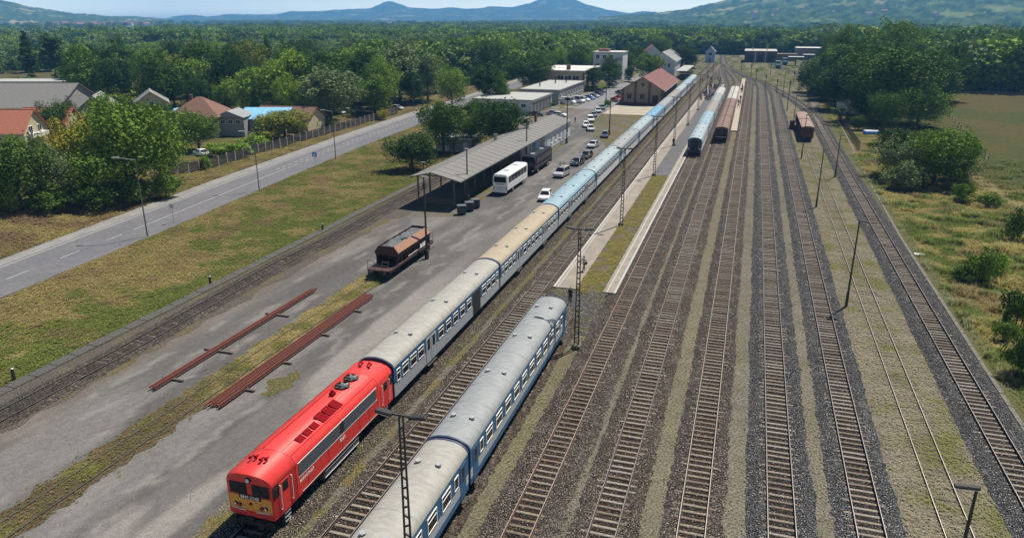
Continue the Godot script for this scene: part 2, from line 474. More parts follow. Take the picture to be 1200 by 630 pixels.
func ground_color(x: float, z: float) -> Color:
	var a := nv(x, z, 26.0)
	var b := nv(x, z, 6.0, 40.0)
	var c := nv(x, z, 1.7, 90.0)
	var far := smoothstep(330.0, 600.0, -z)
	var col: Color
	if x < -53.0:
		# grass strip left of the siding and beyond the road: dry crowns, greener hollows
		var g := clampf((a - 0.5) * 1.6 + (b - 0.5) * 1.5 + (c - 0.5) * 0.8 + 0.52, 0.0, 1.0)
		col = G_DRY.lerp(G_GREEN, smoothstep(0.3, 0.72, g))
		var wet := smoothstep(-60.5, -54.5, x + (b - 0.5) * 5.0) * smoothstep(-170.0, -60.0, z + 30.0)
		col = col.lerp(G_LUSH, 0.75 * wet)
		col = col.lerp(G_BROWN, 0.55 * smoothstep(0.62, 0.8, nv(x, z, 8.0, 200.0)))
		if x < seg(WALK_OUT, z):
			col = G_DRY.lerp(G_BROWN, smoothstep(0.35, 0.75, b)).lerp(G_GREEN, smoothstep(0.55, 0.75, a * 0.5 + c * 0.5) * 0.7)
			if x < seg(WALK_OUT, z) - 14.0: col = col.lerp(G_GREEN, 0.5)
	elif x < -46.5:
		col = Color(0.20, 0.175, 0.15).lerp(G_DRY, smoothstep(0.55, 0.8, b) * 0.6)
	elif x < -20.0:
		col = G_GRIT.lerp(G_DRY, smoothstep(0.45, 0.65, b)).lerp(G_GREEN, smoothstep(0.5, 0.75, c * 0.5 + a * 0.5) * 0.6)
	elif x < 10.6:
		var green := smoothstep(0.55, 0.8, b * 0.6 + c * 0.4)
		col = G_TAN.lerp(G_GRIT, a).lerp(G_GREEN, green * 0.35)
		if x < -11.5: col = col.lerp(G_GREEN, 0.2).lerp(G_DRY, 0.25)
		if x > -4.5 and x < -2.0: col = col.lerp(Color(0.31, 0.28, 0.17), 0.5)
	elif x < 22.0:
		col = G_TAN.lerp(Color(0.23, 0.23, 0.10), smoothstep(0.4, 0.75, b * 0.55 + c * 0.25 + a * 0.2))
		if x > 20.0: col = col.lerp(G_GREEN, 0.6)
	else:
		var g2 := clampf((a - 0.5) * 1.3 + (b - 0.5) * 1.6 + 0.5, 0.0, 1.0)
		col = Color(0.30, 0.25, 0.10).lerp(G_LUSH, smoothstep(0.25, 0.7, g2))
		col = col.lerp(G_BROWN, 0.6 * smoothstep(0.6, 0.8, nv(x, z, 11.0, 300.0)))
		if x > 36.0 and z < -140.0:
			col = Color(0.165, 0.155, 0.06).lerp(Color(0.11, 0.15, 0.048), smoothstep(0.3, 0.75, nv(x, z * 0.6, 40.0, 20.0)))
			col = col.lerp(G_BROWN, 0.35 * b)
		# a worn track along the meadow's edge
		var px := 38.3 + (z + 165.0) * 0.075 + (nv(0, z, 14.0, 77.0) - 0.5) * 2.0
		if z > -178.0 and z < -100.0: col = col.lerp(Color(0.38, 0.31, 0.19), 0.7 * smoothstep(1.7, 0.5, absf(x - px + (b - 0.5) * 1.2)))
	if -z > 330.0 and x > -70.0 and x < 30.0 and -z < 620.0:
		col = G_TAN.lerp(G_GREEN, smoothstep(0.3, 0.6, b))
	elif far > 0.0:
		var f := ncell.get_noise_2d(x / 190.0, z / 260.0)
		var fc := Color(0.10, 0.135, 0.04)
		if f > 0.55: fc = Color(0.42, 0.34, 0.16)
		elif f > 0.25: fc = Color(0.17, 0.20, 0.07)
		elif f > 0.0: fc = Color(0.075, 0.11, 0.035)
		if -z > 1000.0 or absf(x) > 1000.0:
			var big := ncell.get_noise_2d(x / 620.0 + 3.0, z / 900.0)
			if big > 0.6: fc = Color(0.40, 0.34, 0.17)
			elif big > 0.3: fc = Color(0.16, 0.22, 0.07)
			elif big > -0.1: fc = Color(0.24, 0.24, 0.10)
		col = col.lerp(fc, far)
	var k := 0.86 + 0.28 * c
	return Color(col.r * k, col.g * k, col.b * k)

func grid(xs: Array, zs: Array, fy: Callable, fc: Callable) -> ArrayMesh:
	var nx := xs.size()
	var nzz := zs.size()
	var V := PackedVector3Array()
	var N := PackedVector3Array()
	var C := PackedColorArray()
	var I := PackedInt32Array()
	V.resize(nx * nzz); N.resize(nx * nzz); C.resize(nx * nzz)
	for j in nzz:
		for i in nx:
			var k := j * nx + i
			V[k] = Vector3(xs[i], fy.call(xs[i], zs[j]), zs[j])
			C[k] = fc.call(xs[i], zs[j])
	for j in nzz:
		for i in nx:
			var l := V[j * nx + maxi(i - 1, 0)]
			var r := V[j * nx + mini(i + 1, nx - 1)]
			var f := V[maxi(j - 1, 0) * nx + i]
			var g := V[mini(j + 1, nzz - 1) * nx + i]
			var q := (r - l).cross(f - g) if zs[0] > zs[1] else (r - l).cross(g - f)
			if q.y < 0.0: q = -q
			N[j * nx + i] = q.normalized()
	for j in nzz - 1:
		for i in nx - 1:
			var k := j * nx + i
			var up: bool = zs[0] > zs[1]
			if up:   # z falls with j: clockwise seen from above
				I.append_array([k, k + nx, k + nx + 1, k, k + nx + 1, k + 1])
			else:
				I.append_array([k, k + 1, k + nx + 1, k, k + nx + 1, k + nx])
	var A := []
	A.resize(Mesh.ARRAY_MAX)
	A[Mesh.ARRAY_VERTEX] = V
	A[Mesh.ARRAY_NORMAL] = N
	A[Mesh.ARRAY_COLOR] = C
	A[Mesh.ARRAY_INDEX] = I
	var m := ArrayMesh.new()
	m.add_surface_from_arrays(Mesh.PRIMITIVE_TRIANGLES, A)
	return m

func make_ground() -> void:
	var xs := []
	var x := -5500.0
	while x < -130.0:
		xs.append(x)
		x += maxf(1.0, -(x + 130.0) * 0.16)
	x = -130.0
	while x < 75.0:
		xs.append(x)
		x += 0.6
	while x < 4500.0:
		xs.append(x)
		x += maxf(1.0, (x - 75.0) * 0.16)
	var zs := []
	var z := 120.0
	while z > -14:
		zs.append(z)
		z -= 6.0
	while z > -9300.0:
		zs.append(z)
		z -= clampf(-z / 190.0, 0.5, 400.0) if z > -420.0 else -z / 45.0
	var g := structure("ground", grid(xs, zs, ground_y, ground_color), MT.ground)
	g.set_meta("label", "dry patchy grass and bare ground around the tracks")

# an asphalt or gravel strip between two edges that depend on z
func strip(fl: Callable, fr: Callable, z0: float, z1: float, dz: float, nx: int, fy: Callable, fc: Callable) -> ArrayMesh:
	var V := PackedVector3Array()
	var N := PackedVector3Array()
	var C := PackedColorArray()
	var I := PackedInt32Array()
	var rows := int(ceil((z0 - z1) / dz))
	for j in rows + 1:
		var z := z0 - (z0 - z1) * j / rows
		var l: float = fl.call(z)
		var r: float = fr.call(z)
		for i in nx + 1:
			var t := float(i) / nx
			var x := lerpf(l, r, t)
			V.append(Vector3(x, fy.call(x, z, t), z))
			C.append(fc.call(x, z, t))
	var w := nx + 1
	for j in rows + 1:
		for i in w:
			var q := (V[j * w + mini(i + 1, nx)] - V[j * w + maxi(i - 1, 0)]).cross(V[maxi(j - 1, 0) * w + i] - V[mini(j + 1, rows) * w + i])
			N.append(q.normalized() if q.y > 0.0 else -q.normalized())
	for j in rows:
		for i in nx:
			var k := j * w + i
			I.append_array([k, k + w, k + w + 1, k, k + w + 1, k + 1])
	var A := []
	A.resize(Mesh.ARRAY_MAX)
	A[Mesh.ARRAY_VERTEX] = V
	A[Mesh.ARRAY_NORMAL] = N
	A[Mesh.ARRAY_COLOR] = C
	A[Mesh.ARRAY_INDEX] = I
	var m := ArrayMesh.new()
	m.add_surface_from_arrays(Mesh.PRIMITIVE_TRIANGLES, A)
	return m

func scaled(c: Color, k: float) -> Color:
	return Color(c.r * k, c.g * k, c.b * k)

func yard_color(x: float, z: float, _t: float) -> Color:
	var a := nv(x, z * 0.13, 4.0, 11.0)     # streaks along the yard, where the lorries drive
	var b := nv(x, z * 0.5, 3.0, 31.0)
	var c := nv(x, z * 0.4, 18.0, 71.0)
	var base := Color(0.165, 0.16, 0.155).lerp(Color(0.25, 0.24, 0.225), smoothstep(0.3, 0.7, a * 0.6 + c * 0.4))
	# paler worn lane beside the train
	base = base.lerp(Color(0.37, 0.35, 0.325), 0.9 * smoothstep(1.9, 1.1, absf(x + 30.6 + (a - 0.5) * 1.6)) * smoothstep(-88.0, -60.0, z))
	base = base.lerp(Color(0.32, 0.31, 0.295), 0.35 * smoothstep(0.55, 0.75, b) * smoothstep(1.6, 0.6, absf(x + 35.6)) )
	base = base.lerp(Color(0.135, 0.13, 0.125), 0.7 * smoothstep(0.58, 0.72, nv(x, z * 0.15, 7.0, 151.0)))
	base = base.lerp(Color(0.30, 0.215, 0.165), 0.35 * smoothstep(-45.0, -47.5, x))
	# patched lengthwise joints and pale crumbling edges
	for q in [-45.6, -43.4, -40.9, -34.0, -32.9]:
		base = base.lerp(Color(0.36, 0.345, 0.32), 0.6 * smoothstep(0.5, 0.1, absf(x - q + (nv(0, z, 5.0, q) - 0.5) * 1.2)) * smoothstep(0.5, 0.66, nv(q, z, 6.0, q * 7.0)))
	return scaled(base, 0.74 + 0.11 * b)

func make_paving() -> void:
	# station yard
	var yl := func(z): return -47.4 + (nv(0, z, 4.0) - 0.5) * 0.9 if z > -92.0 else lerpf(-47.4, -39.0, smoothstep(-92.0, -97.0, z)) + (nv(0, z, 3.0) - 0.5) * 0.6 if z > -172.0 else lerpf(-39.0, -61.0, smoothstep(-172.0, -181.0, z))
	var yr := func(z): return -27.6 + (nv(5, z, 3.0) - 0.5) * 0.5 if z > -90.0 else lerpf(-27.6, -29.6, smoothstep(-90.0, -150.0, z)) + (nv(5, z, 3.0) - 0.5) * 0.6 if z > -160.0 else lerpf(-29.6, -41.5, smoothstep(-160.0, -195.0, z))
	var y := structure("station_yard", strip(yl, yr, 20.0, -232.0, 0.6, 64, func(x, z, t): return 0.012, yard_color), MT.asphalt)
	y.set_meta("label", "grey worn asphalt yard between the siding and the train")
	var fc := structure("station_road", strip(func(z): return -61.0 if z > -300 else -56.0, func(z): return -41.5, -232.0, -420.0, 2.0, 12, func(x, z, t): return 0.012, func(x, z, t): return scaled(Color(0.25, 0.25, 0.255), 0.85 + 0.3 * nv(x, z, 6.0))), MT.asphalt)
	fc.set_meta("label", "pale asphalt road past the garages to the station")
	var lt := structure("forecourt", strip(func(z): return -42.0, func(z): return -27.8, -222.0, -246.0, 1.0, 14, func(x, z, t): return 0.02, func(x, z, t): return Color(0.44, 0.40, 0.33).lerp(Color(0.30, 0.26, 0.19), nv(x, z, 4.0))), MT.platform)
	lt.set_meta("label", "sandy forecourt in front of the stone goods shed")
	var rw := structure("link_road", strip(func(z): return -96.0, func(z): return -60.9, -199.0, -209.0, 1.0, 20, func(x, z, t): return 0.016, func(x, z, t): return Color(0.2, 0.2, 0.205)), MT.asphalt)
	rw.set_meta("label", "asphalt link between the main road and the station road")
	# main road on the left with its walk
	var road_c := func(x, z, t): return scaled(Color(0.205, 0.203, 0.215).lerp(Color(0.17, 0.17, 0.185), nv(x, z * 0.5, 5.0)), 0.92 + 0.16 * nv(x, z, 2.0))
	var rd := structure("main_road", strip(func(z): return seg(ROAD_LINE, z) - 0.4, func(z): return seg(ROAD_R, z) + (nv(9, z, 1.5) - 0.5) * 0.3, 40.0, -420.0, 1.0, 14, func(x, z, t): return 0.03, road_c), MT.asphalt)
	rd.set_meta("label", "blue-grey two-lane main road with white markings")
	var wk := structure("footpath", strip(func(z): return seg(WALK_OUT, z), func(z): return seg(ROAD_LINE, z) - 0.4, 40.0, -420.0, 1.0, 6, func(x, z, t): return 0.034, func(x, z, t): return scaled(Color(0.30, 0.295, 0.285), 0.85 + 0.3 * nv(x, z, 3.0))), MT.asphalt)
	wk.set_meta("label", "narrow paler footpath along the main road")
	var mk := MB.new()
	var line := func(off: float, z0: float, z1: float, dash: float, gap: float, wid: float, src: Array):
		var z: float = z0
		while z > z1:
			var e := maxf(z - dash, z1)
			var s := int(ceil((z - e) / 4.0))
			for k in s:
				var a: float = z - (z - e) * k / s
				var b: float = z - (z - e) * (k + 1) / s
				var xa: float = seg(src, a) + off
				var xb: float = seg(src, b) + off
				mk.sheet(Vector3(xa - wid, 0.036, a), Vector3(xa + wid, 0.036, a), Vector3(xb + wid, 0.036, b), Vector3(xb - wid, 0.036, b), Vector3.UP)
			z -= dash + gap
	line.call(0.1, 20.0, -230.0, 250.0, 0.0, 0.07, ROAD_LINE)
	line.call(-4.35, 20.0, -76.0, 3.0, 4.6, 0.065, ROAD_R)
	line.call(-4.35, -76.5, -118.0, 60.0, 0.0, 0.06, ROAD_R)
	line.call(-4.35, -118.0, -230.0, 1.6, 0.9, 0.07, ROAD_R)
	line.call(-5.6, -118.0, -230.0, 1.6, 0.9, 0.065, ROAD_R)
	var ml := structure("road_marking", mk, MT.markings)
	ml.set_meta("label", "white edge line and dashed centre line of the main road")
	# overgrown strip of the loading siding
	var sc := func(x, z, t): return scaled(Color(0.40, 0.32, 0.14).lerp(Color(0.20, 0.21, 0.06), smoothstep(0.35, 0.7, nv(x, z, 3.0, 17.0))).lerp(Color(0.16, 0.12, 0.08), 0.9 * smoothstep(-50.0, -36.0, z) * smoothstep(0.15, 0.5, nv(x, z, 4.0, 57.0))), 0.85 + 0.3 * nv(x, z, 0.9))
	var gs := structure("siding_grass", strip(func(z): return -39.5 + (nv(1, z, 2.5) - 0.5) * 0.9, func(z): return -36.5 + (nv(7, z, 2.5) - 0.5) * 0.9, 10.0, -81.0, 0.5, 10, func(x, z, t): return 0.026 + 0.03 * sin(t * PI), sc), MT.ground)
	gs.set_meta("label", "dry yellow grass grown over the loading siding")
	var pt := structure("weed_patch", strip(func(z): return -34.2 + absf(z + 44.0) * 0.35 + (nv(2, z, 1.0) - 0.5), func(z): return -32.2 - absf(z + 44.0) * 0.25 + (nv(4, z, 1.0) - 0.5), -42.0, -46.4, 0.3, 8, func(x, z, t): return 0.02, func(x, z, t): return Color(0.28, 0.23, 0.13).lerp(G_GREEN, nv(x, z, 0.8))), MT.ground)
	pt.set_meta("label", "small dry weed patch in the yard beside the locomotive")
	# grass bank between the loading shed and the yard
	# cracks and tar seams
	var ck := MB.new()
	var cr := RandomNumberGenerator.new()
	cr.seed = 5150
	for k in 46:
		var p := Vector3(cr.randf_range(-47.0, -28.5), 0.0165, -cr.randf_range(24.0, 150.0))
		if p.z < -95.0: p.x = cr.randf_range(-37.5, -30.5)
		var along := cr.randf() < 0.7
		var d := Vector3(cr.randf_range(-0.12, 0.12), 0, 1.0) if along else Vector3(1.0, 0, cr.randf_range(-0.3, 0.3))
		for j in cr.randi_range(6, 26):
			var q := p + d.rotated(Vector3.UP, cr.randfn() * 0.35) * 0.55
			if absf(q.x + 38.0) < 2.2 and q.z > -82.0: break
			if q.x < -47.0 or q.x > -28.0: break
			var sd := (q - p).cross(Vector3.UP).normalized() * cr.randf_range(0.008, 0.022)
			ck.sheet(p - sd, p + sd, q + sd, q - sd, Vector3.UP)
			p = q
	var yc := structure("yard_crack", ck, MT.crack)
	yc.set_meta("label", "dark cracks and tar seams in the yard asphalt")
	var rk := MB.new()
	for k in 30:
		var z0 := -cr.randf_range(30.0, 190.0)
		var p := Vector3(lerpf(seg(ROAD_LINE, z0), seg(ROAD_R, z0), cr.randf_range(0.08, 0.92)), 0.0345, z0)
		var across := cr.randf() < 0.6
		for j in cr.randi_range(4, 16):
			var q := p + (Vector3(1, 0, 0.15) if across else Vector3(0.1, 0, 1)).rotated(Vector3.UP, cr.randfn() * 0.3) * 0.5
			if q.x > seg(ROAD_R, q.z) - 0.3 or q.x < seg(ROAD_LINE, q.z): break
			var sd := (q - p).cross(Vector3.UP).normalized() * cr.randf_range(0.015, 0.035)
			rk.sheet(p - sd, p + sd, q + sd, q - sd, Vector3.UP)
			p = q
	var rc := structure("road_crack", rk, MT.crack)
	rc.set_meta("label", "dark repaired cracks across the main road")
	# kerb of the left siding, cable trough on the right
	var kb := thing("siding_kerb", "long weathered concrete kerb along the overgrown left siding", "kerb")
	var kz := -24.0
	while kz > -121.0:
		var k := MB.new()
		k.bbox(Vector3(0, 0.0, 0), Vector3(1.1, 0.26, 1.98), 0.05)
		put_at(kb, "kerb_block", k, MT.kerb, Vector3(-53.0 - 0.012 * (-kz - 24.0) + rng.randf_range(-0.03, 0.03), rng.randf_range(-0.02, 0.02), kz))
		kz -= 2.0
	var tr := thing("cable_trough", "pale concrete cable trough cover running beside the right-hand track", "cable trough")
	var slab := MB.new()
	slab.bbox(Vector3(0, 0.05, 0), Vector3(0.34, 0.12, 0.97), 0.02)
	var sm := slab.mesh()
	var tz := -46.0
	var cnt := 0
	while tz > -230.0:
		var tx := 20.75 + (0.5 if tz < -100.0 else 0.0) * smoothstep(-100.0, -130.0, tz) + 2.8 * smoothstep(-120.0, -230.0, tz)
		put_at(tr, "cover_slab", sm, MT.concrete, Vector3(tx, rng.randf_range(-0.05, 0.0), tz), rng.randf_range(-0.04, 0.04))
		tz -= 1.0
		cnt += 1
	var pad := MB.new()
	pad.bbox(Vector3(0, 0.06, 0), Vector3(1.1, 0.2, 0.8), 0.03)
	var cp := put(self, "access_cover", pad, MT.roof_white)
	cp.position = Vector3(21.6, 0, -96.5)
	tag(cp, "white concrete access cover beside the cable trough", "cover")

# ---------------------------------------------------------------- tracks
func sweep(profile: PackedVector2Array, path: Callable, z0: float, z1: float, off: float, closed: bool, step := 8.0) -> ArrayMesh:
	var mb := MB.new()
	var rows := int(ceil((z0 - z1) / step))
	var m := profile.size()
	for j in rows:
		var za := z0 - (z0 - z1) * j / rows
		var zb := z0 - (z0 - z1) * (j + 1) / rows
		var xa: float = path.call(za) + off
		var xb: float = path.call(zb) + off
		for k in (m if closed else m - 1):
			var p := profile[k]
			var q := profile[(k + 1) % m]
			var e := q - p
			var nn := Vector3(e.y, -e.x, 0)
			mb.sheet(Vector3(xa + p.x, p.y, za), Vector3(xa + q.x, q.y, za), Vector3(xb + q.x, q.y, zb), Vector3(xb + p.x, p.y, zb), nn)
	return mb.mesh()

var sleeper_mesh: ArrayMesh

func track(label: String, path: Callable, z0: float, z1: float, opt := {}) -> Node3D:
	var t := thing("railway_track", label, "railway track", Vector3.ZERO, 0.0, "parallel tracks of the station yard")
	var lift: float = opt.get("lift", 0.0)      # how far the track lies above bare ground
	var bc: Color = opt.get("ballast", Color(0.12, 0.105, 0.095))
	var hw: float = opt.get("half", 2.05)
	var sd: float = opt.get("seed", 0.0)
	if hw > 0.0:
		var fl := func(z): return path.call(z) - hw + (nv(sd, z, 0.7) - 0.5) * 0.3 + (nv(sd, z, 9.0) - 0.5) * 0.22
		var fr := func(z): return path.call(z) + hw + (nv(sd + 30.0, z, 0.7) - 0.5) * 0.3 + (nv(sd + 30.0, z, 9.0) - 0.5) * 0.22
		var fy := func(x, z, tt):
			var d: float = absf(tt - 0.5) * 2.0
			var e: float = absf(x - path.call(z))
			var up: float = 0.143 * smoothstep(hw, hw - 0.6, e) - 0.075 * smoothstep(0.95, 0.72, e)
			return 0.01 + lift + up + 0.05 * (nv(x, z, 0.9, sd) - 0.5) * smoothstep(hw, hw - 0.4, e) * (1.0 if e > 0.9 else 0.6) + 0.04 * smoothstep(0.55, 0.8, nv(x, z, 3.5, sd + 200.0)) * smoothstep(hw, hw - 0.4, e)
		var spot: Color = opt.get("spot", Color(0.2, 0.17, 0.14))
		var fc := func(x, z, tt):
			var a: float = nv(x, z, 5.0, sd + 3.0)
			var b: float = nv(x, z, 0.7, sd + 9.0)
			var mid := smoothstep(0.98, 0.62, absf(tt - 0.5) * 2.0 * hw)
			var c := bc.lerp(spot, 0.75 * smoothstep(0.45, 0.75, a * 0.6 + b * 0.4))
			c = c.lerp(opt.get("middle", Color(0.076, 0.053, 0.039)), 0.9 * mid)
			if opt.get("weeds", 0.0) > 0.0: c = c.lerp(Color(0.20, 0.20, 0.07), opt.weeds * smoothstep(0.55, 0.75, nv(x, z, 2.5, sd + 70.0)) * smoothstep(0.2, 0.4, absf(tt - 0.5)))
			return scaled(c, 0.8 + 0.4 * b)
		var bed := put(t, "ballast_bed", strip(fl, fr, z0 + 12.0, z1, 0.45, 24, fy, fc), MT.ballast)
		bed.set_meta("kind", "stuff")
	var rm: Material = MT[opt.get("rail", "rail")]
	var hm: Material = MT[opt.get("head", "rail_head")]
	var y: float = lift + opt.get("rail_y", 0.165)
	var prof := PackedVector2Array([Vector2(0.07, y), Vector2(0.065, y + 0.02), Vector2(0.014, y + 0.035), Vector2(0.014, y + 0.125), Vector2(0.037, y + 0.14), Vector2(0.037, y + 0.168), Vector2(0.03, y + 0.172), Vector2(-0.03, y + 0.172), Vector2(-0.037, y + 0.168), Vector2(-0.037, y + 0.14), Vector2(-0.014, y + 0.125), Vector2(-0.014, y + 0.035), Vector2(-0.065, y + 0.02), Vector2(-0.07, y)])
	var top := PackedVector2Array([Vector2(0.014, y + 0.1735), Vector2(-0.014, y + 0.1735)])
	for s in [-0.7525, 0.7525]:
		var r := put(t, "rail", sweep(prof, path, z0 + 12.0, z1, s, false), rm)
		put(r, "rail_head", sweep(top, path, z0 + 12.0, z1, s, false), hm)
	var mats: Array = opt.get("sleepers", ["sleeper_a", "sleeper_b", "sleeper_c"])
	if mats.is_empty(): return t
	var sp: float = opt.get("spacing", 0.62)
	var sink: float = opt.get("sink", 0.0)
	var n := 0
	var z := z0
	var rest := []
	while z > z1:
		var x: float = path.call(z)
		var turn := atan2(path.call(z - 1.0) - x, -1.0) + PI
		var at := Vector3(x + rng.randf_range(-0.04, 0.04), lift + 0.085 - sink - rng.randf() * opt.get("uneven", 0.035), z + rng.randf_range(-0.04, 0.04))
		var tw := -turn + rng.randf_range(-0.012, 0.012)
		if n < opt.get("most", 300):
			put_at(t, "sleeper", sleeper_mesh, MT[mats[rng.randi() % mats.size()]], at, tw)
		else:
			rest.append(Transform3D(Basis(Vector3.UP, tw), at))
		n += 1
		z -= sp
	if rest.size() > 0:
		var mm := MultiMesh.new()
		mm.transform_format = MultiMesh.TRANSFORM_3D
		mm.mesh = sleeper_mesh
		mm.instance_count = rest.size()
		for k in rest.size(): mm.set_instance_transform(k, rest[k])
		var mi := MultiMeshInstance3D.new()
		mi.name = "far_sleepers"
		mi.multimesh = mm
		mi.material_override = MT[mats[0]]
		mi.set_meta("kind", "stuff")
		t.add_child(mi, true)
	return t

func make_tracks() -> void:
	var sb := MB.new()
	sb.bbox(Vector3.ZERO, Vector3(2.5, 0.17, 0.215), 0.03)
	sleeper_mesh = sb.mesh()
	var brown := Color(0.142, 0.112, 0.084)
	var slate := Color(0.112, 0.11, 0.108)
	track("track carrying the red locomotive and its long train", func(z): return -24.2, -14.0, -500.0, {"ballast": brown, "seed": 1.0, "most": 60, "half": 2.3, "spot": Color(0.19, 0.165, 0.12), "weeds": 0.5})
	track("brown-sleepered track between the long train and the low platform", func(z): return -19.5, -24.0, -480.0, {"ballast": brown, "seed": 2.0, "half": 1.85, "middle": Color(0.058, 0.043, 0.034), "head": "rail_head_dull"})
	track("short stub track under the two standing coaches", func(z): return -15.05, -14.0, -64.0, {"ballast": brown, "seed": 3.0, "half": 1.8})
	track("rusty-railed track of sunken sleepers beside the platform's white edge", func(z): return -10.0 - 6.5 * smoothstep(-300.0, -450.0, z), -27.0, -450.0, {"ballast": Color(0.14, 0.116, 0.093), "seed": 4.0, "half": 2.2, "rail": "rail_rusty", "sleepers": ["sleeper_b", "sleeper_b", "sleeper_a"], "sink": 0.0, "uneven": 0.04, "spot": Color(0.20, 0.18, 0.16), "head": "rail_head_dull"})
	track("track leading to the brown vintage train", func(z): return -5.5 - 9.0 * smoothstep(-330.0, -470.0, z), -29.0, -470.0, {"ballast": brown, "seed": 5.0, "half": 1.9})
	track("dark-ballast track beside the narrow brick platform", func(z): return -0.75 - 2.0 * smoothstep(-340.0, -376.0, z), -30.0, -376.0, {"ballast": Color(0.125, 0.103, 0.088), "seed": 6.0, "half": 1.7, "head": "rail_head_dull", "sleepers": ["sleeper_b", "sleeper_a"]})
	track("track on fresh blue-grey ballast next to the sandy strip", func(z): return 4.1 - 1.2 * smoothstep(-320.0, -358.0, z), -32.0, -358.0, {"ballast": slate, "seed": 7.0, "half": 1.95, "spot": Color(0.17, 0.165, 0.158), "middle": Color(0.068, 0.056, 0.046)})
	track("track on blue-grey ballast bordering the grassy disused track", func(z): return 8.85 - 1.0 * smoothstep(-295.0, -328.0, z), -34.0, -328.0, {"ballast": slate, "seed": 8.0, "half": 1.9, "spot": Color(0.17, 0.165, 0.158), "middle": Color(0.068, 0.056, 0.046)})
	track("disused track sunk in yellow-green grass", func(z): return 13.57, -35.0, -222.0, {"half": 0.0, "rail_y": -0.03, "sleepers": ["sleeper_wood"], "sink": 0.125, "uneven": 0.06, "most": 200, "head": "rail_head_dull", "spacing": 0.65})
	track("outermost track on grey ballast that curves away to the station throat", track_x8, -40.0, -600.0, {"ballast": slate, "seed": 10.0, "half": 2.1, "spot": Color(0.165, 0.16, 0.153), "middle": Color(0.068, 0.056, 0.046)})
	track("overgrown siding passing under the loading shed eaves", func(z): return seg([[30, -49.55], [-44, -49.65], [-67, -50.8], [-85, -50.6], [-120, -51.9], [-180, -53.0]], z), -26.0, -175.0, {"half": 1.7, "ballast": Color(0.15, 0.125, 0.105), "spot": Color(0.22, 0.19, 0.15), "middle": Color(0.12, 0.105, 0.09), "seed": 11.0, "sink": 0.075, "uneven": 0.06, "sleepers": ["sleeper_wood", "sleeper_b", "sleeper_wood"], "rail_y": 0.03, "most": 220, "head": "rail_head_dull"})
	track("loading siding sunk in dry grass with the hopper wagon", func(z): return -37.85 + 0.75 * smoothstep(-50.0, -75.0, z), -20.0, -82.0, {"half": 0.0, "rail_y": -0.06, "sleepers": [], "head": "rail_head"})
	track("depot branch curving off towards the engine shed", func(z): return seg([[-205, 18.7], [-235, 18.9], [-260, 19.8], [-300, 22.5], [-360, 24.5], [-420, 22.0], [-470, 15.0], [-505, 10.0]], z), -210.0, -505.0, {"half": 1.9, "ballast": Color(0.15, 0.135, 0.12), "seed": 12.0, "most": 0})
	track("yard track running to the depot canopy", func(z): return seg([[-255, 19.6], [-300, 23.5], [-360, 28.0], [-470, 31.0]], z), -262.0, -470.0, {"half": 1.9, "ballast": Color(0.15, 0.135, 0.12), "seed": 13.0, "most": 0})
	track("crossover track in the station throat", func(z): return lerpf(-19.5, -10.0, smoothstep(-470.0, -300.0, z)), -340.0, -470.0, {"half": 2.2, "ballast": Color(0.17, 0.15, 0.135), "seed": 14.0, "most": 0})

# ---------------------------------------------------------------- platforms
func slab(called: String, label: String, x0: float, x1: float, z0: float, z1: float, h: float, col: Color, m: String, shift := 0.0) -> void:
	var sh := func(z): return shift * smoothstep(-140.0, -340.0, z)
	var fy := func(x, z, t): return h
	var fc := func(x, z, t): return scaled(col, 0.82 + 0.36 * nv(x, z, 2.5, x0 * 3.0))
	var o := structure(called, strip(func(z): return x0 + sh.call(z), func(z): return x1 + sh.call(z), z0, z1, 0.8, 6, fy, fc), MT[m])
	o.set_meta("label", label)
	var e := MB.new()
	var rows := 20
	for j in rows:
		var za := z0 - (z0 - z1) * j / rows
		var zb := z0 - (z0 - z1) * (j + 1) / rows
		for s in [[x0, -1.0], [x1, 1.0]]:
			e.sheet(Vector3(s[0] + sh.call(za), -0.1, za), Vector3(s[0] + sh.call(za), h, za), Vector3(s[0] + sh.call(zb), h, zb), Vector3(s[0] + sh.call(zb), -0.1, zb), Vector3(s[1], 0, 0))
	e.sheet(Vector3(x0, -0.1, z0), Vector3(x0, h, z0), Vector3(x1, h, z0), Vector3(x1, -0.1, z0), Vector3(0, 0, 1))
	put(o, "platform_edge", e, MT.kerb)

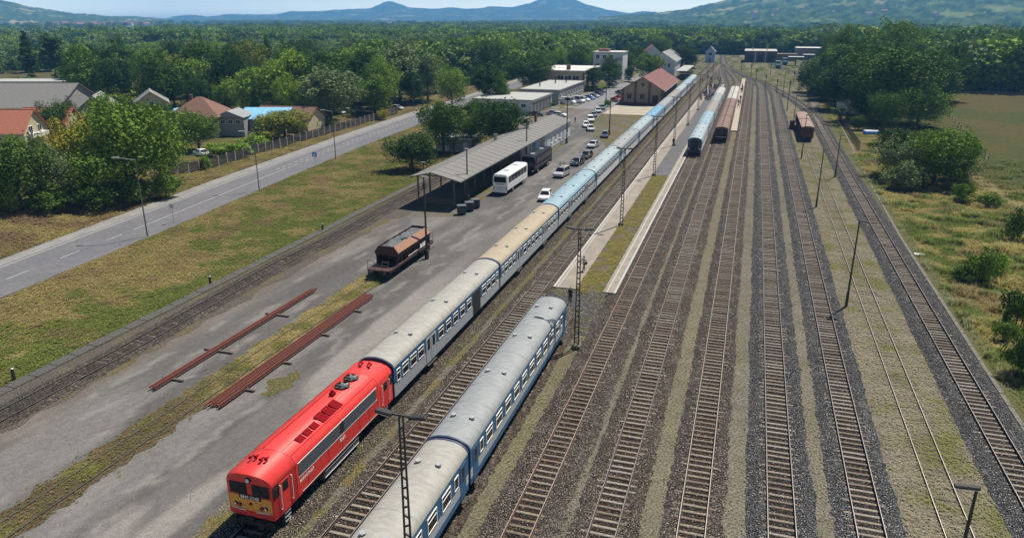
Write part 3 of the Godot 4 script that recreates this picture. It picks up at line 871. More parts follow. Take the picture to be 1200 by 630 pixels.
func make_platforms() -> void:
	slab("platform", "low paved platform strip with white lines beside the brown track", -18.15, -15.6, -71.5, -335.0, 0.26, Color(0.27, 0.238, 0.20), "platform", 0.9)
	slab("platform", "low paved platform strip with white lines beside the rusty-railed track", -12.75, -11.35, -71.5, -335.0, 0.26, Color(0.27, 0.24, 0.203), "platform", 0.4)
	var gc := func(x, z, t): return scaled(Color(0.25, 0.21, 0.15).lerp(Color(0.27, 0.235, 0.09), smoothstep(0.35, 0.62, nv(x, z, 4.0, 5.0))).lerp(Color(0.16, 0.18, 0.05), smoothstep(0.55, 0.8, nv(x, z, 1.4))), 0.85 + 0.3 * nv(x, z, 0.8))
	var pg := structure("platform_grass", strip(func(z): return -15.6 + (nv(3, z, 1.4) - 0.5) * 0.25, func(z): return -12.75 + (nv(8, z, 1.4) - 0.5) * 0.25, -70.0, -134.0, 0.5, 8, func(x, z, t): return 0.268 * smoothstep(-70.0, -73.0, z) + 0.03 * sin(t * PI), gc), MT.ground)
	pg.set_meta("label", "yellowish grass between the two platform strips")
	slab("platform_walk", "dark asphalt walk between the two platform strips", -15.6, -12.75, -131.0, -335.0, 0.272, Color(0.15, 0.15, 0.155), "asphalt", 0.6)
	var grit := structure("platform_ramp", strip(func(z): return -17.9 + (nv(3, z, 1.4) - 0.5) * 0.4, func(z): return -12.2 + (nv(8, z, 1.4) - 0.5) * 0.4, -60.5, -71.5, 0.4, 12, func(x, z, t): return 0.05 + 0.12 * smoothstep(-64.0, -71.5, z), func(x, z, t): return scaled(Color(0.20, 0.195, 0.185).lerp(Color(0.24, 0.235, 0.13), smoothstep(0.5, 0.75, nv(x, z, 2.0))), 0.8 + 0.4 * nv(x, z, 0.6))), MT.ballast)
	grit.set_meta("label", "grey gravel ramp at the end of the low platform")
	slab("platform", "narrow pale brick platform beside the brown vintage train", -3.75, -2.2, -196.0, -372.0, 0.26, Color(0.40, 0.34, 0.28), "platform", -0.6)
	for l in [[-17.62, 0.05, 0.45], [-18.02, 0.09, 0.45], [-12.32, 0.06, 0.2], [-11.5, 0.09, 0.2]]:
		var mk := MB.new()
		var z := -71.6
		while z > -330.0:
			var s0: float = l[2] * 2.0 * smoothstep(-140.0, -340.0, z)
			var s1: float = l[2] * 2.0 * smoothstep(-140.0, -340.0, z - 8.0)
			mk.sheet(Vector3(l[0] - l[1] + s0, 0.267, z), Vector3(l[0] + l[1] + s0, 0.267, z), Vector3(l[0] + l[1] + s1, 0.267, z - 8.0), Vector3(l[0] - l[1] + s1, 0.267, z - 8.0), Vector3.UP)
			z -= 8.0
		var o := structure("platform_marking", mk, MT.markings)
		o.set_meta("label", "white line painted along the low platform")

func make_gravel() -> void:
	# loose stones on the ballast, too many to count
	var st := MB.new()
	var P := [Vector3(1, 0, 0.1), Vector3(-0.9, 0.1, 0.2), Vector3(0.1, 0.75, -0.1), Vector3(0, -0.5, 0.1), Vector3(0.2, 0.1, 0.95), Vector3(-0.1, 0, -1)]
	for f in [[0, 2, 4], [4, 2, 1], [1, 2, 5], [5, 2, 0], [0, 4, 3], [4, 1, 3], [1, 5, 3], [5, 0, 3]]: st.tri(P[f[0]], P[f[1]], P[f[2]], Vector3.ZERO)
	var mesh := st.mesh()
	var gr := RandomNumberGenerator.new()
	gr.seed = 321
	var beds := [[-24.2, 2.3, -24.0, 0], [-19.5, 1.85, -24.0, 0], [-10.0, 2.2, -27.0, 0], [-5.5, 1.9, -29.0, 0], [-0.75, 1.7, -30.0, 0], [4.1, 1.95, -32.0, 1], [8.85, 1.9, -34.0, 1], [18.45, 2.1, -40.0, 1], [-15.0, 2.4, -58.0, 0]]
	var tf := []
	var co := []
	for b in beds:
		for k in (36000 if b[0] != -15.0 else 5000):
			var z: float = b[2] - (pow(gr.randf(), 1.6) * 120.0 if b[0] != -15.0 else gr.randf() * 13.0)
			var e: float = gr.randf_range(-b[1], b[1]) * (1.0 if gr.randf() < 0.82 else 1.0 + 0.3 * gr.randf())
			if absf(e) < 0.8 and gr.randf() < 0.72: continue
			var x: float = b[0] + e
			var y := 0.02 + 0.155 * smoothstep(b[1], b[1] - 0.6, absf(e)) - 0.075 * smoothstep(0.95, 0.72, absf(e))
			if b[0] == -15.0: y = 0.07 + 0.1 * smoothstep(-64.0, -71.5, z)
			var s := gr.randf_range(0.022, 0.05)
			tf.append(Transform3D(Basis(Vector3(gr.randfn(), gr.randfn(), gr.randfn()).normalized(), gr.randf() * TAU).scaled(Vector3(s, s, s)), Vector3(x, y + s * 0.3, z)))
			var v := 0.05 + 0.46 * pow(gr.randf(), 2.8)
			co.append(Color(v, v, v) if b[3] == 1 else Color(v * 1.1, v * 0.96, v * 0.8))
	var mm := MultiMesh.new()
	mm.transform_format = MultiMesh.TRANSFORM_3D
	mm.use_colors = true
	mm.mesh = mesh
	mm.instance_count = tf.size()
	for k in tf.size():
		mm.set_instance_transform(k, tf[k])
		mm.set_instance_color(k, co[k])
	var mi := MultiMeshInstance3D.new()
	mi.name = "gravel"
	mi.multimesh = mm
	mi.material_override = MT.person
	add_child(mi)
	mi.set_meta("kind", "stuff")
	tag(mi, "loose grey and brown ballast stones along the tracks", "gravel")

# ---------------------------------------------------------------- rolling stock
func pv(a: Array) -> PackedVector2Array:
	var p := PackedVector2Array()
	for q in a: p.append(Vector2(q[0], q[1]))
	return p

func bogie(parent: Node, at: Vector3, base := 2.4, r := 0.46) -> void:
	var b := MB.new()
	for s in [-1, 1]:
		b.bbox(Vector3(s * 1.0, 0.72, 0), Vector3(0.14, 0.26, base + 0.9), 0.03)
		for e in [-1, 1]:
			b.bbox(Vector3(s * 1.02, 0.55, e * base / 2.0), Vector3(0.22, 0.3, 0.34), 0.03)
			b.cyl(Vector3(s * 1.02, 0.6, e * base / 4.0), Vector3(s * 1.02, 0.95, e * base / 4.0), 0.11, 0.11, 8)
	b.bbox(Vector3(0, 0.75, 0), Vector3(2.0, 0.22, 0.5), 0.03)
	var f := put_at(parent, "bogie", b, MT.dark_metal, at)
	var w := MB.new()
	for s in [-1, 1]:
		w.cyl(Vector3(s * 0.69, 0, 0), Vector3(s * 0.82, 0, 0), r, r, 16)
		w.cyl(Vector3(s * 0.66, 0, 0), Vector3(s * 0.69, 0, 0), r + 0.03, r + 0.03, 16)
	w.cyl(Vector3(-0.66, 0, 0), Vector3(0.66, 0, 0), 0.09, 0.09, 8)
	var wm := w.mesh()
	for e in [-1, 1]: put_at(f, "wheelset", wm, MT.black_metal, Vector3(0, r + 0.34 - at.y, e * base / 2.0))

func buffers(parent: Node, z: float, dir: float, x := 0.87) -> void:
	for s in [-1, 1]:
		var b := MB.new()
		b.cyl(Vector3(s * x, 1.05, z), Vector3(s * x, 1.05, z + dir * 0.42), 0.1, 0.1, 10)
		b.cyl(Vector3(s * x, 1.05, z + dir * 0.42), Vector3(s * x, 1.05, z + dir * 0.47), 0.24, 0.24, 14)
		put(parent, "buffer", b, MT.black_metal)

var win_frame := {}
func window_meshes(w: float, h: float, bars := true) -> Array:
	var key := "%.2f_%.2f_%s" % [w, h, bars]
	if not win_frame.has(key):
		var f := MB.new()
		var t := 0.055
		for s in [-1, 1]:
			f.bbox(Vector3(0.012, 0, s * (w / 2.0 - t / 2.0)), Vector3(0.045, h, t), 0.008)
			f.bbox(Vector3(0.012, s * (h / 2.0 - t / 2.0), 0), Vector3(0.045, t, w - 2.0 * t), 0.008)
		if bars: f.bbox(Vector3(0.01, h * 0.16, 0), Vector3(0.04, 0.05, w - 2.0 * t), 0.008)
		var p := MB.new()
		p.box(Vector3(0.004, 0, 0), Vector3(0.012, h - 0.06, w - 0.06))
		win_frame[key] = [f.mesh(), p.mesh()]
	return win_frame[key]

func put_window(parent: Node, x: float, y: float, z: float, w: float, h: float, side: float, bars := true, frame := "white_paint") -> void:
	var wm := window_meshes(w, h, bars)
	var o := put_at(parent, "window", wm[0], MT[frame], Vector3(x * side, y, z), 0.0 if side > 0 else PI)
	put(o, "pane", wm[1], MT.window_glass)

const ROOF_ARC := [[1.415, 3.36], [1.37, 3.5], [1.24, 3.67], [0.98, 3.84], [0.6, 3.97], [0.0, 4.04]]

func arc_full(a: Array) -> PackedVector2Array:
	var p := PackedVector2Array()
	for q in a: p.append(Vector2(q[0], q[1]))
	for k in range(a.size() - 2, -1, -1): p.append(Vector2(-a[k][0], a[k][1]))
	return p

func coach_shell(t: Node, L: float, roof: String, bands: Array, endmat: String) -> void:
	var h := L / 2.0
	for b in bands:   # [y0, y1, material, name]
		for s in [-1.0, 1.0]:
			var m := MB.new()
			m.bbox(Vector3(s * (1.41 - 0.02), (b[0] + b[1]) / 2.0, 0), Vector3(0.04, b[1] - b[0], L - 0.06), 0.004)
			put(t, b[3], m, MT[b[2]])
	var r := MB.new()
	r.extrude(arc_full(ROOF_ARC), -h + 0.05, h - 0.05, false, false)
	# the roof droops at both ends
	for s in [-1.0, 1.0]:
		var a := arc_full(ROOF_ARC)
		for k in a.size() - 1:
			var p := a[k]
			var q := a[k + 1]
			r.tri(Vector3(p.x, p.y, s * (h - 0.05)), Vector3(q.x, q.y, s * (h - 0.05)), Vector3(0, 3.3, s * (h - 0.05)), Vector3(0, 3.4, 0))
	var ro := put(t, "roof", r, MT[roof])
	var seam := MB.new()
	var big := []
	for q in ROOF_ARC: big.append([q[0] * 1.003, q[1] + 0.009])
	seam.extrude(arc_full(big), -0.02, 0.02, false, false)
	var sm := seam.mesh()
	var k := -h + 1.6
	while k < h - 1.0:
		put_at(ro, "roof_seam", sm, MT[roof], Vector3(0, 0, k))
		k += 2.6
	var e := MB.new()
	for s in [-1.0, 1.0]:
		e.extrude(pv([[1.36, 1.0], [1.36, 3.4], [1.2, 3.62], [0.95, 3.78], [0.58, 3.9], [0, 3.97], [-0.58, 3.9], [-0.95, 3.78], [-1.2, 3.62], [-1.36, 3.4], [-1.36, 1.0]]), s * h - 0.03, s * h + 0.03)
	put(t, "end_wall", e, MT[endmat])
	for s in [-1.0, 1.0]:
		var arch := MB.new()      # dark lip of the roof end
		var outer := []
		for q in ROOF_ARC: outer.append([q[0] * 1.012, q[1] + 0.025])
		arch.extrude(arc_full(outer), s * h - 0.09, s * h + 0.06, false, false)
		put(t, "roof_rim", arch, MT.coach_navy)
		var g := MB.new()
		g.bbox(Vector3(0, 2.3, s * (h + 0.16)), Vector3(1.3, 2.4, 0.26), 0.06)
		put(t, "gangway", g, MT.rubber)
		buffers(t, s * h, s)
	var u := MB.new()
	u.bbox(Vector3(0, 1.0, 0), Vector3(2.6, 0.2, L - 0.3), 0.03)
	u.bbox(Vector3(0.75, 0.68, 1.6), Vector3(0.9, 0.5, 2.6), 0.04)
	u.bbox(Vector3(-0.75, 0.68, -1.4), Vector3(0.9, 0.5, 2.2), 0.04)
	u.bbox(Vector3(0.8, 0.72, -2.6), Vector3(0.7, 0.4, 1.4), 0.04)
	put(t, "underframe", u, MT.dark_metal)
	bogie(t, Vector3(0, 0, h - 3.6))
	bogie(t, Vector3(0, 0, -h + 3.6))

func door_leaf(t: Node, z: float, w: float, side: float, m: String, open := false) -> void:
	var d := MB.new()
	var leaf := w / 2.0 - 0.03 if w > 1.2 else w
	if open:
		d.box(Vector3(1.405 * side, 2.1, z), Vector3(0.05, 2.15, w))
		put(t, "open_doorway", d, MT.black_metal)
		return
	d.bbox(Vector3(1.42 * side, 2.08, z), Vector3(0.03, 2.2, w), 0.006)
	var o := put(t, "door", d, MT[m])
	var offs := [-w / 4.0, w / 4.0] if w > 1.2 else [0.0]
	for q in offs:
		var g := MB.new()
		g.box(Vector3(1.437 * side, 2.55, z + q), Vector3(0.012, 0.9, leaf * 0.5))
		put(o, "door_pane", g, MT.window_glass)
	if w > 1.2:
		var s := MB.new()
		s.box(Vector3(1.436 * side, 2.08, z), Vector3(0.012, 2.16, 0.04))
		put(o, "door_seal", s, MT.rubber)
	var st := MB.new()
	st.bbox(Vector3(1.42 * side, 0.78, z), Vector3(0.25, 0.05, w * 0.9), 0.01)
	put(o, "door_step", st, MT.dark_metal)

func vents(t: Node, zs: Array, m: String) -> void:
	for z in zs:
		for s in [-0.62, 0.62]:
			var b := MB.new()
			b.cyl(Vector3(s, 3.93, z), Vector3(s, 4.08, z), 0.13, 0.13, 10)
			b.cyl(Vector3(s, 4.06, z), Vector3(s, 4.1, z), 0.19, 0.17, 10)
			put(t, "roof_vent", b, MT[m])

func coach_a(roof: String, label: String, at: Vector3, open_door := -99.0) -> Node3D:   # commuter coach with two pairs of double doors
	var t := thing("passenger_coach", label, "passenger coach", at, 0.0, "coaches of the long train behind the locomotive")
	coach_shell(t, 24.2, roof, [[0.98, 2.02, "coach_grey", "lower_side"], [2.02, 3.38, "coach_blue", "window_band"]], "coach_navy")
	for side in [1.0, -1.0]:
		for z in [11.35, -11.35]: put_window(t, 1.415, 2.55, z, 0.62, 0.95, side)
		for z in [10.15, 8.75, 7.35, 3.3, 1.65, 0.0, -1.65, -3.3, -7.35, -8.75, -10.15]: put_window(t, 1.415, 2.55, z, 1.12, 0.95, side)
		for z in [5.35, -5.35]: door_leaf(t, z, 2.0, side, "coach_grey", absf(z - open_door) < 0.1 and side > 0)
	vents(t, [7.4, 0.1, -7.6], "galvanised")
	return t

func coach_b(roof: String, label: String, at: Vector3, group: String, bands := []) -> Node3D:   # corridor coach with doors at its ends
	var t := thing("passenger_coach", label, "passenger coach", at, 0.0, group)
	if bands.is_empty(): bands = [[0.96, 1.38, "coach_blue", "skirt"], [1.38, 2.02, "coach_grey", "lower_side"], [2.02, 3.38, "coach_blue", "window_band"]]
	coach_shell(t, 24.2, roof, bands, "coach_navy")
	for side in [1.0, -1.0]:
		for k in 10: put_window(t, 1.415, 2.57, 8.7 - k * 1.933, 1.22, 0.98, side)
		for z in [10.15, -10.15]: put_window(t, 1.415, 2.6, z, 0.6, 0.85, side, false)
		for z in [11.2, -11.2]: door_leaf(t, z, 0.85, side, "coach_blue")
	vents(t, [9.6, 3.2, -3.2, -9.6], "galvanised")
	return t

func reroof(o: Node3D, m: String) -> void:
	for c in o.get_children():
		if String(c.name).begins_with("roof") and not String(c.name).begins_with("roof_rim") and not String(c.name).begins_with("roof_vent"):
			c.material_override = MT[m]
			for s in c.get_children(): s.material_override = MT[m]

func reband(o: Node3D, part: String, m: String) -> void:
	for c in o.get_children():
		if String(c.name).begins_with(part): c.material_override = MT[m]

func lettering(parent: Node, called: String, words: String, size: float, at: Vector3, turn: float, m: String) -> void:
	var t := TextMesh.new()
	var f := SystemFont.new()
	f.font_names = PackedStringArray(["Droid Sans"])
	f.font_weight = 700
	t.font = f
	t.text = words
	t.font_size = 32
	t.pixel_size = size / 32.0
	t.depth = 0.006
	put_at(parent, called, t, MT[m], at, turn)

func make_locomotive() -> void:
	var t := thing("diesel_locomotive", "bright red diesel locomotive with orange nose panel heading the long train", "locomotive", Vector3(-24.2, 0.0, -35.55))
	var R := [[1.5, 1.15], [1.5, 3.28], [1.47, 3.47], [1.36, 3.68], [1.13, 3.86], [0.68, 4.01], [0.0, 4.07]]
	var prof := func(kx: float, top: float) -> Array:
		var out := []
		for q in R:
			out.append(Vector2(q[0] * kx, q[1] if q[1] <= 3.28 else 3.28 + (q[1] - 3.28) * top))
		for k in range(R.size() - 2, -1, -1):
			out.append(Vector2(-R[k][0] * kx, R[k][1] if R[k][1] <= 3.28 else 3.28 + (R[k][1] - 3.28) * top))
		return out
	var loft := func(mb: MB, st: Array) -> void:
		for j in st.size() - 1:
			var a: Array = prof.call(st[j][1], st[j][2])
			var b: Array = prof.call(st[j + 1][1], st[j + 1][2])
			for k in a.size() - 1:
				var p := Vector3(a[k].x, a[k].y, st[j][0])
				var q := Vector3(a[k + 1].x, a[k + 1].y, st[j][0])
				var r := Vector3(b[k + 1].x, b[k + 1].y, st[j + 1][0])
				var s := Vector3(b[k].x, b[k].y, st[j + 1][0])
				var np := Vector3(p.x, maxf(p.y - 3.1, 0.0) * 1.3, 0) if p.y > 3.29 else Vector3(p.x, 0, 0)
				var nq := Vector3(q.x, maxf(q.y - 3.1, 0.0) * 1.3, 0) if q.y > 3.29 else Vector3(q.x, 0, 0)
				if absf(st[j + 1][2] - st[j][2]) > 0.02:
					var ez := signf(st[j + 1][0]) * 0.35
					np.z = ez
					nq.z = ez
				mb.stri(p, q, r, np, nq, nq)
				mb.stri(p, r, s, np, nq, np)
	var body := MB.new()
	loft.call(body, [[-5.0, 1.0, 1.0], [5.0, 1.0, 1.0]])
	put(t, "engine_hood", body, MT.loco_red)
	for e in [1.0, -1.0]:
		var cab := MB.new()
		var st := [[5.03 * e, 1.0, 1.0], [6.55 * e, 1.0, 0.98], [7.0 * e, 0.995, 0.94], [7.19 * e, 0.985, 0.85], [7.25 * e, 0.97, 0.72]]
		loft.call(cab, st)
		var f: Array = prof.call(0.97, 0.72)
		for k in f.size() - 1: cab.tri(Vector3(f[k].x, f[k].y, 7.25 * e), Vector3(f[k + 1].x, f[k + 1].y, 7.25 * e), Vector3(0, 2.2, 7.25 * e), Vector3.ZERO)
		cab.tri(Vector3(f[0].x, f[0].y, 7.25 * e), Vector3(f[-1].x, f[-1].y, 7.25 * e), Vector3(0, 2.2, 7.25 * e), Vector3.ZERO)
		cab.bbox(Vector3(0, 1.22, 7.12 * e), Vector3(2.75, 0.22, 0.36), 0.04)
		var c := put(t, "cab", cab, MT.loco_red)
		var pan := MB.new()
		pan.bbox(Vector3(0, 1.98, 7.265 * e), Vector3(2.76, 0.92, 0.03), 0.012)
		put(c, "nose_panel", pan, MT.loco_orange)
		for s in [-1.0, 1.0]:
			var w := MB.new()
			w.bbox(Vector3(s * 0.72, 2.9, 7.275 * e), Vector3(1.1, 0.74, 0.035), 0.03)
			var wf := put(c, "windscreen_frame", w, MT.rubber)
			var g := MB.new()
			g.bbox(Vector3(s * 0.72, 2.9, 7.298 * e), Vector3(0.98, 0.62, 0.012), 0.004)
			put(wf, "windscreen", g, MT.window_glass)
			var wp := MB.new()
			wp.rod([Vector3(s * 0.5, 3.24, 7.33 * e), Vector3(s * 0.8, 2.8, 7.33 * e)], 0.012, 5)
			put(wf, "wiper", wp, MT.black_metal)
			var l := MB.new()
			l.cyl(Vector3(s * 0.98, 1.86, 7.27 * e), Vector3(s * 0.98, 1.86, 7.36 * e), 0.12, 0.12, 12)
			l.cyl(Vector3(s * 0.72, 1.82, 7.27 * e), Vector3(s * 0.72, 1.82, 7.36 * e), 0.12, 0.12, 12)
			var lh := put(c, "lamp_housing", l, MT.black_metal)
			var ll := MB.new()
			ll.cyl(Vector3(s * 0.98, 1.86, 7.36 * e), Vector3(s * 0.98, 1.86, 7.37 * e), 0.09, 0.09, 12)
			put(lh, "headlight_lens", ll, MT.lamp_clear)
			var lr := MB.new()
			lr.cyl(Vector3(s * 0.72, 1.82, 7.36 * e), Vector3(s * 0.72, 1.82, 7.37 * e), 0.09, 0.09, 12)
			put(lh, "tail_lens", lr, MT.tail_red)
			var bar := MB.new()
			bar.rod([Vector3(s * 0.35, 1.52, 7.33 * e), Vector3(s * 1.25, 1.6, 7.33 * e)], 0.028, 6)
			put(c, "front_handrail", bar, MT.white_paint)
			for q in [6.62, 5.55]:
				var hr := MB.new()
				hr.rod([Vector3(s * 1.5, 3.05, q * e), Vector3(s * 1.58, 3.05, q * e), Vector3(s * 1.58, 1.5, q * e), Vector3(s * 1.5, 1.5, q * e)], 0.024, 6)
				put(c, "handrail", hr, MT.white_paint)
			var sd := MB.new()
			sd.bbox(Vector3(s * 1.502, 2.15, 6.1 * e), Vector3(0.03, 2.0, 0.78), 0.012)
			var dr := put(c, "cab_door", sd, MT.loco_red)
			var dg := MB.new()
			dg.bbox(Vector3(s * 1.52, 2.78, 6.1 * e), Vector3(0.02, 0.62, 0.5), 0.006)
			put(dr, "door_window", dg, MT.window_glass)
			var sw := MB.new()
			sw.bbox(Vector3(s * 1.495, 2.85, 6.92 * e), Vector3(0.03, 0.78, 0.5), 0.01)
			put(c, "side_window", sw, MT.window_glass)
			var stp := MB.new()
			for q in 3: stp.bbox(Vector3(s * 1.35, 0.45 + q * 0.27, 6.1 * e), Vector3(0.3, 0.04, 0.55), 0.01)
			stp.rod([Vector3(s * 1.45, 0.43, 6.36 * e), Vector3(s * 1.45, 1.15, 6.36 * e)], 0.02, 5)
			stp.rod([Vector3(s * 1.45, 0.43, 5.84 * e), Vector3(s * 1.45, 1.15, 5.84 * e)], 0.02, 5)
			put(c, "cab_steps", stp, MT.steel)
			var horn := MB.new()
			horn.cyl(Vector3(s * 0.34 - 0.12, 4.2, 5.95 * e), Vector3(s * 0.34 - 0.12, 4.26, 6.35 * e), 0.03, 0.09, 8)
			horn.cyl(Vector3(s * 0.34 + 0.12, 4.2, 5.85 * e), Vector3(s * 0.34 + 0.12, 4.26, 6.2 * e), 0.03, 0.09, 8)
			horn.cyl(Vector3(s * 0.34, 4.03, 5.95 * e), Vector3(s * 0.34, 4.2, 5.95 * e), 0.05, 0.05, 6)
			put(c, "horn", horn, MT.loco_hatch)
		var hl := MB.new()
		hl.cyl(Vector3(0, 3.5, 7.1 * e), Vector3(0, 3.5, 7.34 * e), 0.17, 0.17, 14)
		var h := put(c, "top_lamp", hl, MT.black_metal)
		var hg := MB.new()
		hg.cyl(Vector3(0, 3.5, 7.34 * e), Vector3(0, 3.5, 7.35 * e), 0.12, 0.12, 14)
		put(h, "lamp_lens", hg, MT.lamp_clear)
		var pl := MB.new()
		pl.bbox(Vector3(0, 2.4, 7.295 * e), Vector3(1.42, 0.25, 0.03), 0.008)
		var plate := put(c, "number_plate", pl, MT.black_metal)
		lettering(plate, "plate_lettering", "M41 2143", 0.27, Vector3(0, 2.4, 7.315 * e), 0.0 if e > 0 else PI, "letter_white")
		var em := MB.new()
		em.cyl(Vector3(0, 1.98, 7.28 * e), Vector3(0, 1.98, 7.295 * e), 0.1, 0.1, 12)
		put(c, "emblem", em, MT.loco_hatch)
		var pb := MB.new()
		pb.bbox(Vector3(0, 0.62, 7.05 * e), Vector3(2.5, 0.5, 0.14), 0.03)
		pb.bbox(Vector3(0, 1.02, 7.3 * e), Vector3(0.4, 0.34, 0.3), 0.03)
		put(t, "snow_guard", pb, MT.black_metal)
		buffers(t, 7.3 * e, e, 0.9)
	for s in [-1.0, 1.0]:
		for q in [[-4.7, -0.35], [0.15, 4.75]]:
			var p := MB.new()
			p.bbox(Vector3(s * 1.503, 2.82, (q[0] + q[1]) / 2.0), Vector3(0.03, 0.86, q[1] - q[0]), 0.008)
			var gp_ := put(t, "grille_panel", p, MT.loco_grey)
			var lv := MB.new()
			lv.box(Vector3(s * 1.5195, 2.82, 0), Vector3(0.005, 0.8, 0.02))
			var lm := lv.mesh()
			var z: float = q[0] + 0.12
			while z < q[1] - 0.05:
				put_at(gp_, "louvre", lm, MT.loco_grey, Vector3(0, 0, z))
				z += 0.24
		var dd := MB.new()
		dd.box(Vector3(s * 1.498, 2.78, -0.1), Vector3(0.02, 0.95, 0.44))
		put(t, "side_vent", dd, MT.black_metal)
		for y in [2.36, 3.28]:
			var ln := MB.new()
			ln.box(Vector3(s * 1.508, y, 0), Vector3(0.02, 0.035, 9.6))
			put(t, "side_stripe", ln, MT.white_paint)
		lettering(t, "side_lettering", "MÁV-START", 0.28, Vector3(s * 1.506, 2.05, s * 4.0), PI / 2 * s, "letter_white")
		lettering(t, "number_lettering", "M41", 0.34, Vector3(s * 1.506, 2.05, -0.1), PI / 2 * s, "letter_white")
		var tk := MB.new()
		tk.bbox(Vector3(s * 1.0, 0.75, 0), Vector3(0.85, 0.72, 4.4), 0.05)
		var tank := put(t, "fuel_tank", tk, MT.tank_grey)
		for y in [0.55, 0.95]:
			var pp := MB.new()
			pp.rod([Vector3(s * 1.45, y, -2.1), Vector3(s * 1.45, y, 2.1)], 0.03, 6)
			put(tank, "pipe", pp, MT.galvanised)
	var fr := MB.new()
	fr.bbox(Vector3(0, 1.05, 0), Vector3(2.7, 0.22, 13.9), 0.03)
	put(t, "underframe", fr, MT.black_metal)
	bogie(t, Vector3(0, 0.02, 4.15), 2.5, 0.5)
	bogie(t, Vector3(0, 0.02, -4.15), 2.5, 0.5)
	# roof gear
	for k in 3:
		var hb := MB.new()
		hb.X = Transform3D(Basis(Vector3.BACK, -0.42), Vector3(0.86, 4.0, 3.4 - k * 0.75))
		hb.bbox(Vector3.ZERO, Vector3(0.46, 0.05, 0.6), 0.012)
		put(t, "roof_hatch", hb, MT.loco_hatch)
		var hc := MB.new()
		hc.X = Transform3D(Basis(Vector3.BACK, -0.36), Vector3(0.76, 4.03, 0.9 - k * 0.82))
		hc.bbox(Vector3.ZERO, Vector3(0.78, 0.05, 0.72), 0.012)
		put(t, "roof_hatch", hc, MT.loco_hatch)
	for z in [-2.95, -4.15]:
		var fn := MB.new()
		fn.cyl(Vector3(0, 4.0, z), Vector3(0, 4.18, z), 0.5, 0.5, 24, false)
		fn.cyl(Vector3(0, 4.05, z), Vector3(0, 4.1, z), 0.49, 0.49, 24)
		var ring := put(t, "roof_fan", fn, MT.black_metal)
		var bl := MB.new()
		for k in 6:
			bl.X = Transform3D(Basis(Vector3.UP, TAU * k / 6.0), Vector3(0, 4.14, z)) * Transform3D(Basis(Vector3.RIGHT, 0.4), Vector3.ZERO)
			bl.box(Vector3(0.3, 0, 0), Vector3(0.42, 0.02, 0.16))
		bl.X = Transform3D()
		bl.cyl(Vector3(0, 4.1, z), Vector3(0, 4.2, z), 0.13, 0.13, 10)
		put(ring, "fan_blades", bl, MT.tank_grey)
	# panel joints: thin raised strips along and across the roof and down the sides
	for q in [[0.62, 4.025], [-0.62, 4.025], [1.2, 3.815], [-1.2, 3.815]]:
		var sj := MB.new()
		sj.box(Vector3(q[0], q[1], 0), Vector3(0.025, 0.02, 9.9))
		put(t, "roof_joint", sj, MT.loco_hatch)
	for z in [-3.6, -2.3, 0.0, 1.6, 3.9]:
		for s in [-1.0, 1.0]:
			var vj := MB.new()
			vj.box(Vector3(s * 1.502, 1.75, z), Vector3(0.012, 1.15, 0.02))
			put(t, "side_joint", vj, MT.loco_hatch)
	for s in [-1.0, 1.0]:
		var rl := MB.new()
		rl.rod([Vector3(s * 1.53, 1.3, -4.6), Vector3(s * 1.53, 1.3, 4.6)], 0.018, 5)
		put(t, "side_rail", rl, MT.galvanised)
	var ex := MB.new()
	ex.bbox(Vector3(0, 4.18, -1.7), Vector3(0.34, 0.24, 0.4), 0.04)
	ex.cyl(Vector3(0, 4.3, -1.7), Vector3(0, 4.42, -1.7), 0.12, 0.12, 10)
	put(t, "exhaust", ex, MT.loco_hatch)

